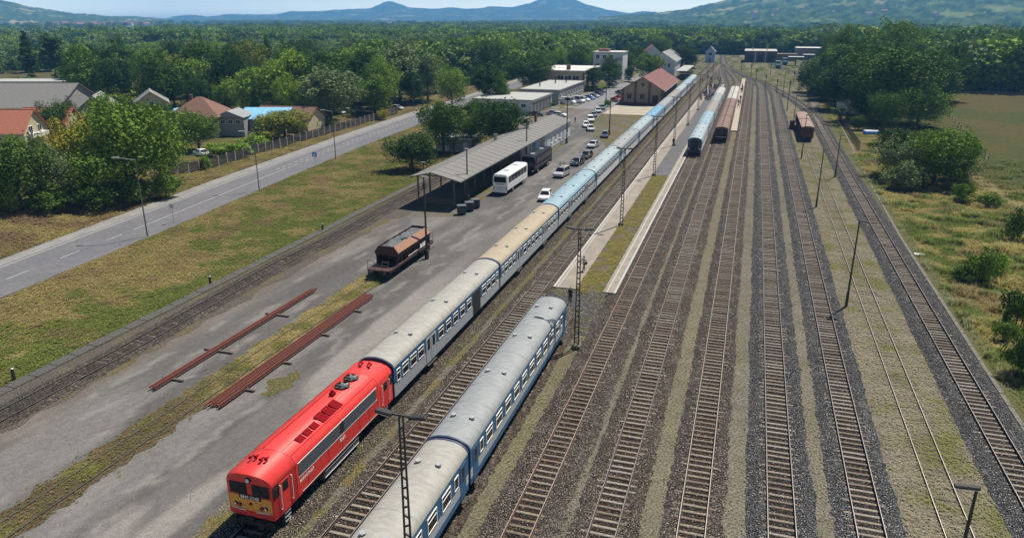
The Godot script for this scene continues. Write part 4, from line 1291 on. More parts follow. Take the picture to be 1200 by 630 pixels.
func make_hopper() -> void:
	var t := thing("hopper_wagon", "rusty brown hopper wagon heaped with grey ballast on the loading siding", "hopper wagon", Vector3(-37.1, -0.1, -74.2))
	var half := [[0.95, 3.42], [1.46, 2.72], [1.4, 2.5], [0.95, 1.35]]
	var names := ["upper_side", "side_rim", "lower_side"]
	var mats := ["wagon_orange", "wagon_red", "wagon_dark"]
	for s in [-1.0, 1.0]:
		for k in 3:
			var m := MB.new()
			m.sheet(Vector3(s * half[k][0], half[k][1], -5.0), Vector3(s * half[k + 1][0], half[k + 1][1], -5.0), Vector3(s * half[k + 1][0], half[k + 1][1], 3.9), Vector3(s * half[k][0], half[k][1], 3.9), Vector3(s, 0.3, 0))
			m.sheet(Vector3(s * (half[k][0] - 0.05), half[k][1], -5.0), Vector3(s * (half[k + 1][0] - 0.05), half[k + 1][1], -5.0), Vector3(s * (half[k + 1][0] - 0.05), half[k + 1][1], 3.9), Vector3(s * (half[k][0] - 0.05), half[k][1], 3.9), Vector3(-s, 0.3, 0))
			put(t, names[k], m, MT[mats[k]])
		for q in [-4.9, -2.7, -0.5, 1.7, 3.8]:
			var rib := MB.new()
			rib.bbox(Vector3(s * 1.2, 1.95, q), Vector3(0.32, 1.15, 0.09), 0.02)
			put(t, "side_rib", rib, MT.wagon_dark)
		var st := MB.new()
		st.box(Vector3(s * 1.38, 1.62, -1.0), Vector3(0.02, 0.09, 4.4))
		put(t, "white_stripe", st, MT.white_paint)
		var sill := MB.new()
		sill.bbox(Vector3(s * 1.3, 1.2, 0), Vector3(0.12, 0.28, 12.0), 0.02)
		put(t, "side_sill", sill, MT.wagon_dark)
		for q in [[-3.4, 0.5], [-2.4, 0.34], [-3.0, 0.3]]:
			var pl := MB.new()
			pl.box(Vector3(s * (1.33 - 0.0), 1.95 - q[1] * 0.3, q[0]), Vector3(0.02, q[1], 0.5))
			put(t, "data_panel", pl, MT.white_paint)
	for z in [-5.0, 3.9]:
		var e := MB.new()
		e.extrude(pv([[0.95, 3.42], [1.46, 2.72], [1.4, 2.5], [1.3, 2.38], [-1.3, 2.38], [-1.4, 2.5], [-1.46, 2.72], [-0.95, 3.42]]), z - 0.05, z + 0.05)
		put(t, "end_wall", e, MT.wagon_dark)
		var d := signf(z)
		for x in [-1.2, -0.4, 0.4, 1.2]:
			var strut := MB.new()
			strut.cyl(Vector3(x, 2.42, z + d * 0.02), Vector3(x, 1.3, z + d * (0.7 if absf(x) < 1.0 else 0.05)), 0.05, 0.05, 6)
			put(t, "end_strut", strut, MT.wagon_dark)
		var sl := MB.new()
		sl.sheet(Vector3(-1.2, 2.42, z - d * 0.1), Vector3(1.2, 2.42, z - d * 0.1), Vector3(1.1, 1.35, z - d * 1.5), Vector3(-1.1, 1.35, z - d * 1.5), Vector3(0, -0.5, d))
		put(t, "slope_sheet", sl, MT.wagon_dark)
		var rail := MB.new()
		var zz := 6.0 if d > 0 else -6.0
		for x in [-1.3, -0.5, 0.5, 1.3]: rail.rod([Vector3(x, 1.3, zz), Vector3(x, 2.3, zz)], 0.03, 6)
		rail.rod([Vector3(-1.3, 2.3, zz), Vector3(-0.5, 2.3, zz)], 0.03, 6)
		rail.rod([Vector3(0.5, 2.3, zz), Vector3(1.3, 2.3, zz)], 0.03, 6)
		rail.rod([Vector3(-1.3, 1.85, zz), Vector3(1.3, 1.85, zz)], 0.025, 6)
		put(t, "platform_railing", rail, MT.tank_grey)
		var rr := MB.new()
		rr.bbox(Vector3(0, 3.4, z), Vector3(1.95, 0.1, 0.14), 0.02)
		put(t, "top_rim", rr, MT.wagon_dark)
		buffers(t, zz, d)
		bogie(t, Vector3(0, 0, d * 4.3), 1.8)
	var u := MB.new()
	u.bbox(Vector3(0, 1.22, 0), Vector3(2.6, 0.16, 12.1), 0.02)
	u.bbox(Vector3(0, 0.9, 0), Vector3(1.2, 0.7, 4.0), 0.1)
	put(t, "underframe", u, MT.wagon_dark)
	# the heaped stone
	var xs := []
	var zs := []
	for k in 15: xs.append(-0.93 + 1.86 * k / 14.0)
	for k in 60: zs.append(3.8 - 8.7 * k / 59.0)
	var fy := func(x, z): return 3.16 + 0.34 * cos(x * 1.5) * smoothstep(-4.4, -1.0, z) + 0.14 * (nv(x, z, 0.25, 500.0) - 0.5) + 0.25 * (nv(x, z, 1.3, 90.0) - 0.5)
	var heap := put(t, "ballast_load", grid(xs, zs, fy, func(x, z): return Color.WHITE), MT.stone_load)
	heap.set_meta("kind", "stuff")

func box_wagon(label: String, at: Vector3, L: float) -> void:
	var t := thing("box_wagon", label, "goods wagon", at, 0.0, "red goods wagons on the disused track")
	var b := MB.new()
	b.bbox(Vector3(0, 2.3, 0), Vector3(2.7, 2.3, L), 0.04)
	put(t, "body", b, MT.wagon_red)
	for s in [-1.0, 1.0]:
		var k := -L / 2.0 + 0.6
		while k < L / 2.0:
			var r := MB.new()
			r.bbox(Vector3(s * 1.38, 2.3, k), Vector3(0.07, 2.2, 0.09), 0.01)
			put(t, "side_rib", r, MT.wagon_dark)
			k += 1.25
		var d := MB.new()
		d.bbox(Vector3(s * 1.41, 2.25, 0), Vector3(0.06, 2.05, 2.2), 0.02)
		put(t, "sliding_door", d, MT.wagon_dark)
		var e := MB.new()
		e.bbox(Vector3(0, 2.75, s * (L / 2.0 + 0.03)), Vector3(2.1, 1.2, 0.06), 0.02)
		put(t, "end_panel", e, MT.wagon_dark)
		for x in [-1.1, 0.0, 1.1]:
			var p := MB.new()
			p.bbox(Vector3(x, 2.1, s * (L / 2.0 + 0.06)), Vector3(0.1, 1.9, 0.1), 0.02)
			put(t, "end_post", p, MT.wagon_red)
		buffers(t, s * L / 2.0, s)
		bogie(t, Vector3(0, 0, s * (L / 2.0 - 2.2)), 1.8)
	var r2 := MB.new()
	r2.extrude(arc_full([[1.44, 3.42], [1.4, 3.5], [1.0, 3.66], [0.5, 3.74], [0.0, 3.77]]), -L / 2.0 - 0.05, L / 2.0 + 0.05, true, true)
	var ro := put(t, "roof", r2, MT.wagon_roof)
	for k in [-0.25, 0.25]:
		var rs := MB.new()
		rs.extrude(arc_full([[1.46, 3.43], [1.42, 3.52], [1.01, 3.68], [0.5, 3.76], [0.0, 3.79]]), L * k - 0.06, L * k + 0.06, false, false)
		put(ro, "roof_rib", rs, MT.wagon_dark)
	var u := MB.new()
	u.bbox(Vector3(0, 1.05, 0), Vector3(2.5, 0.25, L - 0.1), 0.03)
	put(t, "underframe", u, MT.dark_metal)

func vintage(label: String, at: Vector3, L: float, roof: String, side: String) -> Node3D:
	var t := thing("vintage_coach", label, "passenger coach", at, 0.0, "coaches of the vintage train")
	for s in [-1.0, 1.0]:
		var m := MB.new()
		m.bbox(Vector3(s * 1.36, 2.15, 0), Vector3(0.06, 2.3, L - 0.1), 0.01)
		put(t, "side_wall", m, MT[side])
		var k := -L / 2.0 + 1.2
		while k < L / 2.0 - 0.8:
			put_window(t, 1.4, 2.6, k, 0.85, 0.9, s, false)
			k += 1.35
		var e := MB.new()
		e.extrude(pv([[1.38, 1.0], [1.38, 3.3], [1.1, 3.55], [0.5, 3.72], [0, 3.76], [-0.5, 3.72], [-1.1, 3.55], [-1.38, 3.3], [-1.38, 1.0]]), s * L / 2.0 - 0.03, s * L / 2.0 + 0.03)
		var ew := put(t, "end_wall", e, MT.black_metal)
		var d := MB.new()
		d.bbox(Vector3(0, 2.1, s * (L / 2.0 + 0.05)), Vector3(0.8, 2.0, 0.06), 0.02)
		put(ew, "end_door", d, MT.brown_paint)
		var rl := MB.new()
		rl.rod([Vector3(-1.2, 1.5, s * (L / 2.0 + 0.25)), Vector3(1.2, 1.5, s * (L / 2.0 + 0.25))], 0.04, 6)
		put(ew, "end_rail", rl, MT.white_paint)
		buffers(t, s * L / 2.0, s)
		bogie(t, Vector3(0, 0, s * (L / 2.0 - 3.0)), 2.2)
	var r := MB.new()
	r.extrude(arc_full([[1.5, 3.28], [1.42, 3.42], [1.12, 3.64], [0.6, 3.8], [0.0, 3.86]]), -L / 2.0 - 0.1, L / 2.0 + 0.1, true, true)
	var ro := put(t, "roof", r, MT[roof])
	var q := -L / 2.0 + 2.0
	while q < L / 2.0 - 1.0:
		var vt := MB.new()
		vt.cyl(Vector3(0, 3.8, q), Vector3(0, 4.02, q), 0.14, 0.18, 8)
		put(ro, "roof_vent", vt, MT.dark_metal)
		q += 3.4
	var u := MB.new()
	u.bbox(Vector3(0, 1.0, 0), Vector3(2.5, 0.3, L - 0.2), 0.03)
	put(t, "underframe", u, MT.dark_metal)
	return t

func make_trains() -> void:
	make_locomotive()
	make_hopper()
	# the long train: 24.5 m from coach to coach
	var z := -43.05
	var x := -24.2
	coach_a("roof_cream", "cream-roofed commuter coach coupled to the red locomotive, one door open", Vector3(x, 0, z - 12.25), -5.35)
	z -= 24.5
	var a2 := coach_a("roof_ochre", "ochre-stained cream-roofed commuter coach, second behind the locomotive", Vector3(x, 0, z - 12.25))
	z -= 24.5
	var a3 := copy_of(a2, Vector3(x, 0, z - 12.25), 0, "light-blue-roofed commuter coach, third behind the locomotive")
	reroof(a3, "roof_lightblue")
	z -= 24.5
	var grp := "coaches of the long train behind the locomotive"
	var b1 := coach_b("roof_paleblue", "pale-blue-roofed coach with small dark windows, fourth behind the locomotive", Vector3(x, 0, z - 12.25), grp, [[0.96, 2.05, "coach_white", "lower_side"], [2.05, 3.38, "coach_blue", "window_band"]])
	z -= 24.5
	for q in [["roof_grey", "grey-roofed coach coupled behind the pale-blue-roofed one in the long train"], ["roof_paleblue", "pale-blue-roofed coach between a grey-roofed and a bright-blue-roofed coach"], ["roof_blue", "bright-blue-roofed coach facing the sandy forecourt"], ["roof_grey", "grey-roofed coach passing the stone goods shed gable"], ["roof_taupe", "taupe-roofed coach beside the stone goods shed"], ["roof_paleblue", "pale-blue-roofed coach beyond the goods shed"], ["roof_lightblue", "light-blue-roofed coach alongside the station awning"], ["roof_paleblue", "last pale-blue-roofed coach of the long train"]]:
		var c := copy_of(b1, Vector3(x, 0, z - 12.25), 0, q[1], grp)
		reroof(c, q[0])
		z -= 24.5
	# two coaches on the stub track
	var n1 := coach_b("roof_grey", "grey-roofed blue coach standing at the platform end of the stub track", Vector3(-15.1, 0, -34.75 - 12.25), "two coaches standing on the stub track")
	var n2 := copy_of(n1, Vector3(-15.1, 0, -34.75 + 12.25), 0, "cream-roofed blue coach coupled to the grey-roofed one on the stub track", "two coaches standing on the stub track")
	reroof(n2, "roof_cream")
	# the blue train at the platform
	z = -156.0
	var bg := "coaches of the train standing at the low platform"
	for q in [["roof_paleblue", "pale-roofed coach with navy end leading the train at the low platform"], ["roof_lightblue", "light-blue-roofed second coach of the train at the low platform"], ["roof_taupe", "taupe-roofed coach in the middle of the train at the low platform"], ["roof_grey", "grey-roofed fourth coach of the train at the low platform"], ["roof_palegrey", "last pale grey coach of the train at the low platform"]]:
		var c := copy_of(b1, Vector3(-10.0, 0, z - 12.25), 0, q[1], bg)
		reroof(c, q[0])
		z -= 24.5
	var front := thing("end_lamp", "pair of white lamps hung on the navy coach end at the low platform", "lamp", Vector3(-10.0, 0, -155.9))
	for s in [-1.0, 1.0]:
		var l := MB.new()
		l.cyl(Vector3(s * 1.15, 1.75, 0), Vector3(s * 1.15, 1.75, 0.1), 0.14, 0.14, 10)
		put(front, "lamp_body", l, MT.white_paint)
	# vintage train
	z = -175.6
	for k in 5:
		vintage(["brown-roofed vintage coach with black end wall heading the vintage train", "brown-roofed vintage coach coupled second in the vintage train", "brown-roofed vintage coach in the middle of the vintage train", "pale-grey-roofed vintage coach behind the brown ones", "last pale-grey-roofed vintage coach near the crowd"][k], Vector3(-5.5, 0, z - 11.0), 21.4, "roof_brown" if k < 3 else "roof_palegrey", "brown_paint")
		z -= 22.2
	box_wagon("red goods wagon with faded roof, buffers towards the grassy track", Vector3(13.57, -0.15, -191.4), 14.0)
	box_wagon("second red goods wagon coupled behind the first", Vector3(13.57, -0.15, -206.6), 14.0)
	# stacked rails in the yard
	rail_stack("thin bundle of rusty rails lying on wooden bearers in the yard", Vector3(-42.1, 0, -51.5), 23.2, 4, [[-4.6, 2.6], [4.0, 2.9], [9.5, 2.0]])
	rail_stack("wide stack of rusty rails beside the dry grass strip", Vector3(-35.75, 0, -51.3), 24.2, 8, [[-8.0, 2.2], [-2.0, 2.2], [4.0, 2.2], [9.0, 2.2]])

func rail_stack(label: String, at: Vector3, L: float, n: int, bearers: Array) -> void:
	var t := thing("rail_stack", label, "rails", at, 0.0, "rails stored in the yard")
	for b in bearers:
		var m := MB.new()
		m.bbox(Vector3(0.25, 0.1, b[0]), Vector3(b[1], 0.18, 0.22), 0.02)
		put(t, "bearer", m, MT.timber)
	var r := MB.new()
	r.extrude(pv([[0.07, 0], [0.065, 0.02], [0.014, 0.035], [0.014, 0.12], [0.036, 0.135], [0.036, 0.17], [-0.036, 0.17], [-0.036, 0.135], [-0.014, 0.12], [-0.014, 0.035], [-0.065, 0.02], [-0.07, 0]]), -0.5, 0.5)
	var rm := r.mesh()
	for k in n:
		var o := put_at(t, "rail", rm, MT.rail_stack if k % 2 == 0 else MT.rail_stack_dark, Vector3((k - (n - 1) / 2.0) * 0.165, 0.192, rng.randf_range(-0.25, 0.25)), rng.randf_range(-0.001, 0.001))
		o.scale = Vector3(1, 1, L - rng.randf() * 0.5)

# ---------------------------------------------------------------- buildings
func flat_window(parent: Node, o: Vector3, w: float, h: float, dir: Vector3, frame := "white_paint") -> void:
	# a window on a wall: dir points out of the wall
	var n := Node3D.new()
	n.name = "window"
	parent.add_child(n, true)
	n.position = o
	n.rotation.y = atan2(dir.x, dir.z)
	var f := MB.new()
	f.bbox(Vector3(-w / 2.0, 0, 0.03), Vector3(0.09, h, 0.08), 0.01)
	f.bbox(Vector3(w / 2.0, 0, 0.03), Vector3(0.09, h, 0.08), 0.01)
	f.bbox(Vector3(0, h / 2.0, 0.031), Vector3(w + 0.09, 0.09, 0.08), 0.01)
	f.bbox(Vector3(0, 0, 0.028), Vector3(0.06, h - 0.09, 0.07), 0.01)
	f.bbox(Vector3(0, -h / 2.0 - 0.02, 0.06), Vector3(w + 0.2, 0.07, 0.18), 0.01)
	put(n, "window_frame", f, MT[frame])
	var p := MB.new()
	p.box(Vector3(0, 0, 0.012), Vector3(w - 0.02, h - 0.02, 0.02))
	put(n, "pane", p, MT.window_glass)

func flat_door(parent: Node, o: Vector3, w: float, h: float, dir: Vector3, m: String) -> void:
	var d := MB.new()
	d.bbox(Vector3(0, h / 2.0, 0.03), Vector3(w, h, 0.08), 0.015)
	var n := put_at(parent, "door", d, MT[m], o, atan2(dir.x, dir.z))
	var q := MB.new()
	q.bbox(Vector3(0, h + 0.06, 0.04), Vector3(w + 0.24, 0.12, 0.12), 0.015)
	for s in [-1.0, 1.0]: q.bbox(Vector3(s * (w / 2.0 + 0.06), h / 2.0, 0.04), Vector3(0.12, h, 0.11), 0.015)
	put(n, "door_frame", q, MT.wall_grey)

# ridge along local z; w across, l along
func gable(called: String, label: String, at: Vector3, turn: float, w: float, l: float, eave: float, ridge: float, wall: String, roof: String, over := 0.45, cat := "house", ridges := true) -> Node3D:
	var t := thing(called, label, cat, at, turn)
	var m := MB.new()
	m.extrude(pv([[w / 2.0, -0.6], [w / 2.0, eave], [0, ridge], [-w / 2.0, eave], [-w / 2.0, -0.6]]), -l / 2.0, l / 2.0)
	put(t, "wall", m, MT[wall])
	var sl := (ridge - eave) / (w / 2.0)
	for s in [-1.0, 1.0]:
		var r := MB.new()
		var x1 := w / 2.0 + over
		var y1 := eave - over * sl
		r.extrude(pv([[0, ridge + 0.03], [s * x1, y1 + 0.03], [s * x1, y1 + 0.2], [0, ridge + 0.2]]), -l / 2.0 - over, l / 2.0 + over)
		var ro := put(t, "roof", r, MT[roof])
		if ridges:
			var k := -l / 2.0 - over + 0.5
			while k < l / 2.0 + over:
				var q := MB.new()
				q.extrude(pv([[s * 0.02, ridge + 0.2], [s * x1, y1 + 0.2], [s * x1, y1 + 0.235], [s * 0.02, ridge + 0.235]]), k - 0.03, k + 0.03)
				put(ro, "roof_rib", q, MT[roof])
				k += 1.1
		var g := MB.new()
		g.bbox(Vector3(s * (x1 + 0.06), y1 + 0.04, 0), Vector3(0.12, 0.12, l + 2 * over), 0.02)
		put(t, "gutter", g, MT.galvanised)
	var c := MB.new()
	c.cyl(Vector3(0, ridge + 0.18, -l / 2.0 - over), Vector3(0, ridge + 0.18, l / 2.0 + over), 0.11, 0.11, 8)
	put(t, "ridge_cap", c, MT[roof])
	return t

func chimney(t: Node, at: Vector3, h: float, m: String, w := 0.6) -> void:
	var c := MB.new()
	c.bbox(at + Vector3(0, h / 2.0, 0), Vector3(w, h, w), 0.03)
	var o := put(t, "chimney", c, MT[m])
	var k := MB.new()
	k.bbox(at + Vector3(0, h + 0.05, 0), Vector3(w + 0.16, 0.1, w + 0.16), 0.02)
	put(o, "chimney_cap", k, MT.concrete)

func flat_building(called: String, label: String, x0: float, x1: float, z0: float, z1: float, h: float, wall: String, roof: String, cat := "building") -> Node3D:
	var t := thing(called, label, cat, Vector3((x0 + x1) / 2.0, 0, (z0 + z1) / 2.0))
	var w := absf(x1 - x0)
	var l := absf(z1 - z0)
	var m := MB.new()
	m.box(Vector3(0, h / 2.0 - 0.3, 0), Vector3(w, h + 0.6, l))
	put(t, "wall", m, MT[wall])
	var r := MB.new()
	r.bbox(Vector3(0, h + 0.12, 0), Vector3(w + 0.7, 0.24, l + 0.7), 0.03)
	var ro := put(t, "roof", r, MT[roof])
	var e := MB.new()
	for s in [-1.0, 1.0]:
		e.bbox(Vector3(s * (w / 2.0 + 0.3), h + 0.29, 0), Vector3(0.14, 0.12, l + 0.7), 0.02)
		e.bbox(Vector3(0, h + 0.285, s * (l / 2.0 + 0.3)), Vector3(w + 0.44, 0.11, 0.14), 0.02)
	put(ro, "roof_edge", e, MT.wall_grey)
	return t

func make_buildings() -> void:
	var RIGHT := Vector3(1, 0, 0)
	var FRONT := Vector3(0, 0, 1)
	# ---- loading shed with its long grey roof
	var t := thing("loading_shed", "long grey-roofed loading shed, open at one end, white walls at the other", "shed", Vector3(-44.7, 0, 0))
	for s in [-1.0, 1.0]:
		var r := MB.new()
		var ew := 4.8 if s > 0 else 3.5
		var ey := 5.3 - ew * 0.24
		r.extrude(pv([[0, 5.3], [s * ew, ey], [s * ew, ey + 0.15], [0, 5.45]]), -173.5, -100.2)
		var ro := put(t, "roof", r, MT.roof_fibre)
		var k := -173.0
		while k < -100.5:
			var q := MB.new()
			q.extrude(pv([[s * 0.05, 5.44], [s * ew, ey + 0.15], [s * ew, ey + 0.185], [s * 0.05, 5.475]]), k - 0.05, k + 0.05)
			put(ro, "roof_rib", q, MT.roof_fibre)
			k += 2.44
		var z := -102.0
		while z > -130.0:
			var p := MB.new()
			p.bbox(Vector3(s * 3.0, 2.3, z), Vector3(0.22, 4.6, 0.22), 0.02)
			p.cyl(Vector3(s * 3.0, 3.6, z), Vector3(s * (ew - 0.4), ey + 0.05, z), 0.07, 0.07, 6)
			p.bbox(Vector3(s * 1.6, 4.55, z), Vector3(3.2, 0.2, 0.16), 0.02)
			put(t, "post", p, MT.timber)
			z -= 4.5
		var b := MB.new()
		b.bbox(Vector3(s * (ew - 0.2), ey - 0.05, -136.8), Vector3(0.16, 0.16, 73.0), 0.02)
		put(t, "eaves_beam", b, MT.timber)
	var dk := MB.new()
	dk.bbox(Vector3(0.1, 0.45, -116.0), Vector3(5.6, 1.1, 27.0), 0.04)
	put(t, "loading_dock", dk, MT.kerb)
	var bw := MB.new()
	bw.box(Vector3(0, 2.1, -133.2), Vector3(6.2, 4.4, 6.5))
	put(t, "end_store", bw, MT.timber)
	var wl := MB.new()
	wl.extrude(pv([[2.9, -0.4], [2.9, 4.4], [0, 5.15], [-2.9, 4.4], [-2.9, -0.4]]), -173.0, -136.6)
	wl.box(Vector3(3.6, 1.95, -161.2), Vector3(1.7, 4.4, 23.0))
	put(t, "wall", wl, MT.wall_white)
	var pl := MB.new()
	pl.bbox(Vector3(4.48, 0.35, -161.2), Vector3(0.1, 1.0, 23.1), 0.02)
	put(t, "plinth", pl, MT.wall_grey)
	for k in 9:
		var wx := 2.9 if k < 3 else 4.45
		if k % 4 == 3: flat_door(t, Vector3(wx, 0.2, -140.0 - k * 3.7), 1.1, 2.5, RIGHT, "wall_blue")
		else: flat_window(t, Vector3(wx, 2.5, -140.0 - k * 3.7), 1.1, 1.6, RIGHT)
	var an := MB.new()
	an.bbox(Vector3(3.2, 1.9, -147.5), Vector3(0.7, 4.1, 4.0), 0.04)
	put(t, "porch", an, MT.wall_blue)
	chimney(t, Vector3(-1.2, 4.9, -134.0), 1.3, "wall_grey")
	chimney(t, Vector3(-0.6, 5.1, -160.0), 2.6, "wall_brick", 0.5)
	# ---- two small sheds
	for q in [[-62.5, "small shed with a sunlit white flat roof beside its twin", 0.0], [-58.1, "small pale shed with white flat roof nearest the dark round trees", 0.15]]:
		var s := flat_building("garden_shed", q[1], q[0] - 2.0, q[0] + 2.0, -147.8, -154.0, 2.5 + q[2], "wall_grey", "roof_white", "shed")
		flat_door(s, Vector3(0.6, 0, 3.1), 1.0, 2.0, FRONT, "wall_white")
	# ---- garages and depot buildings
	var g1 := flat_building("garage", "low garage with pale roof and a row of tall white-framed doors", -80.0, -61.5, -213.0, -236.0, 4.0, "wall_white", "roof_flat", "garage")
	for k in 6: flat_door(g1, Vector3(9.25, 0, 9.6 - k * 3.7), 2.7, 3.3, RIGHT, "loco_grey")
	for k in 5: flat_window(g1, Vector3(-7.0 + k * 3.4, 2.6, 11.5), 1.6, 1.0, FRONT)
	chimney(g1, Vector3(-4.0, 4.1, -4.0), 1.0, "wall_grey")
	var g2 := flat_building("depot_building", "long low depot building with pale green-grey roof and chimney pipes", -73.5, -60.3, -240.5, -279.0, 4.6, "wall_grey", "roof_flat")
	for k in 9: flat_window(g2, Vector3(6.6, 2.6, 17.0 - k * 4.1), 1.9, 1.6, RIGHT)
	for q in [[-3.0, 8.0, 2.2], [-1.0, -6.0, 2.4], [2.0, -10.0, 2.0]]:
		var p := MB.new()
		p.cyl(Vector3(q[0], 4.7, q[1]), Vector3(q[0], 4.7 + q[2], q[1]), 0.22, 0.2, 10)
		p.cyl(Vector3(q[0], 4.7 + q[2], q[1]), Vector3(q[0], 4.9 + q[2], q[1]), 0.34, 0.3, 10)
		put(g2, "flue", p, MT.dark_metal)
	var be := flat_building("office_building", "beige two-storey office with ribbon windows and red chimney", -77.0, -61.8, -285.0, -299.0, 7.8, "wall_beige", "roof_white")
	for q in [-1.5, 1.5, 4.6]:
		flat_window(be, Vector3(q, 5.4, 7.0), 2.6, 1.6, FRONT)
	for k in 3: flat_window(be, Vector3(7.6, 5.4, 4.0 - k * 4.0), 1.6, 1.4, RIGHT)
	chimney(be, Vector3(0.5, 7.9, 2.0), 1.9, "wall_brick", 1.4)
	var bo := MB.new()
	bo.bbox(Vector3(7.7, 3.6, 7.02), Vector3(0.8, 7.4, 0.3), 0.03)
	put(be, "corner_pier", bo, MT.wall_brick)
	flat_building("rear_hall", "low white-roofed hall behind the beige office", -84.0, -64.0, -310.0, -330.0, 7.0, "wall_grey", "roof_white")
	var wb := flat_building("apartment_block", "white three-storey apartment block with balconies near the station", -72.0, -58.0, -352.0, -366.0, 12.0, "wall_white", "roof_white", "apartment block")
	for fl in 3:
		for q in [-4.8, -1.6, 1.6]: flat_window(wb, Vector3(q, 2.4 + fl * 3.8, 7.0), 1.7, 1.7, FRONT)
		var bc := MB.new()
		bc.bbox(Vector3(5.2, 1.6 + fl * 3.8, 7.7), Vector3(3.0, 1.0, 1.4), 0.05)
		put(wb, "balcony", bc, MT.wall_grey)
	var pt := MB.new()
	pt.bbox(Vector3(-3, 12.8, 0), Vector3(5.0, 1.2, 4.0), 0.05)
	put(wb, "roof_hut", pt, MT.roof_tile_red)
	# ---- stone goods shed
	var gs := gable("goods_shed", "stone goods shed with faded red tiled roof and brick pilasters", Vector3(-34.0, 0, -272.5), 0.0, 13.4, 47.0, 4.9, 8.9, "wall_stone", "roof_tile_red", 0.7, "goods shed")
	for x in [-6.45, -2.3, 2.3, 6.45]:
		var p := MB.new()
		var top := 4.9 + (6.7 - absf(x)) * 0.597 - 0.15
		p.bbox(Vector3(x, top / 2.0, 23.5), Vector3(0.75, top, 0.24), 0.02)
		put(gs, "brick_pilaster", p, MT.wall_brick)
	var bd := MB.new()
	bd.bbox(Vector3(0, 0.4, 23.53), Vector3(13.4, 0.8, 0.16), 0.02)
	put(gs, "brick_base", bd, MT.wall_brick)
	for x in [-4.3, 0.0]:
		flat_window(gs, Vector3(x, 2.6, 23.5), 1.5, 1.5, FRONT, "wall_cream")
		var ar := MB.new()
		for k in 7:
			var a := PI * (k + 0.5) / 7.0
			ar.X = Transform3D(Basis(Vector3.BACK, a - PI / 2.0), Vector3(x + cos(a) * 0.95, 3.15 + sin(a) * 0.5, 23.55))
			ar.bbox(Vector3.ZERO, Vector3(0.4, 0.24, 0.14), 0.02)
		put(gs, "brick_arch", ar, MT.wall_brick)
	flat_door(gs, Vector3(4.3, 0, 23.5), 2.0, 3.2, FRONT, "door_brown")
	var ri := MB.new()
	ri.cyl(Vector3(0, 6.6, 23.5), Vector3(0, 6.6, 23.62), 0.5, 0.5, 16)
	put(gs, "round_vent", ri, MT.door_brown)
	for k in 5: flat_door(gs, Vector3(6.7, 0.6, 17.0 - k * 8.5), 3.0, 3.2, RIGHT, "door_brown")
	chimney(gs, Vector3(0.0, 8.6, -19.0), 1.6, "wall_brick", 0.8)
	# ---- station house, awning
	var sh := gable("station_house", "white station house with pale grey roof behind the goods shed", Vector3(-43.0, 0, -398.0), 0.0, 13.0, 40.0, 7.2, 11.2, "wall_white", "roof_flat", 0.5, "station")
	for k in 6:
		for fl in 2: flat_window(sh, Vector3(6.5, 2.2 + fl * 3.3, 16.0 - k * 6.2), 1.2, 1.9, RIGHT)
	for k in 3: flat_window(sh, Vector3(-3.5 + k * 3.5, 5.2, 20.0), 1.2, 1.8, FRONT)
	var aw := thing("platform_awning", "flat pale platform awning on posts beside the station house", "awning", Vector3(-31.5, 0, -378.0))
	var ab := MB.new()
	ab.bbox(Vector3(0, 4.0, 0), Vector3(5.0, 0.3, 44.0), 0.04)
	put(aw, "awning_roof", ab, MT.roof_flat)
	for k in 8:
		for s in [-1.0, 1.0]:
			var p := MB.new()
			p.cyl(Vector3(s * 2.0, 0, -20.0 + k * 5.7), Vector3(s * 2.0, 3.9, -20.0 + k * 5.7), 0.09, 0.09, 8)
			put(aw, "post", p, MT.dark_metal)
	# ---- far end: signal house, engine shed, depot
	var sg := gable("signal_house", "narrow pale-blue signal house at the station throat", Vector3(-27.0, 0, -509.0), 0.0, 6.0, 8.0, 6.6, 9.6, "wall_blue", "roof_flat", 0.3, "signal house")
	flat_window(sg, Vector3(0, 5.2, 4.0), 2.0, 1.6, FRONT)
	flat_door(sg, Vector3(0, 0, 4.0), 1.2, 2.3, FRONT, "truck_teal")
	var es := flat_building("engine_shed", "dark brick engine shed with three tall arched doors", -6.0, 13.5, -514.0, -548.0, 6.8, "wall_brick", "roof_palegrey", "engine shed")
	for k in 3:
		flat_door(es, Vector3(-6.2 + k * 6.2, 0, 17.0), 4.2, 5.0, FRONT, "door_brown")
	for k in 4:
		var p := MB.new()
		p.bbox(Vector3(-9.3 + k * 6.2, 3.3, 17.1), Vector3(0.6, 6.6, 0.3), 0.03)
		put(es, "white_pier", p, MT.wall_white if k in [1, 2] else MT.wall_brick)
	for q in [-5.0, 4.0]: chimney(es, Vector3(q, 6.9, 0), 1.5, "wall_white", 0.8)
	var d2 := flat_building("depot_shed", "long depot shed with white roof beside the dark trees", 27.0, 47.0, -556.0, -576.0, 7.5, "wall_stone", "roof_white")
	for k in 5: flat_window(d2, Vector3(-7.2 + k * 3.6, 2.8, 10.0), 1.8, 2.2, FRONT)
	var lw := flat_building("depot_lean_to", "low lean-to joining the engine shed and the depot shed", 13.8, 26.8, -540.0, -552.0, 4.0, "wall_stone", "roof_brown")
	flat_door(lw, Vector3(0, 0, 6.0), 3.0, 2.8, FRONT, "door_brown")
	for q in [[24.0, -488.0, 9.0, "white flat fuel-point canopy on a single post near the depot"], [33.0, -520.0, 7.0, "small white canopy between the depot shed and the trees"]]:
		var cn := thing("fuel_canopy", q[3], "canopy", Vector3(q[0], 0, q[1]))
		var c := MB.new()
		c.bbox(Vector3(0, 5.0, 0), Vector3(q[2], 0.35, 6.0), 0.05)
		put(cn, "canopy_roof", c, MT.roof_white)
		var p := MB.new()
		p.bbox(Vector3(0, 2.4, 0), Vector3(0.6, 4.8, 0.6), 0.04)
		put(cn, "post", p, MT.dark_metal)
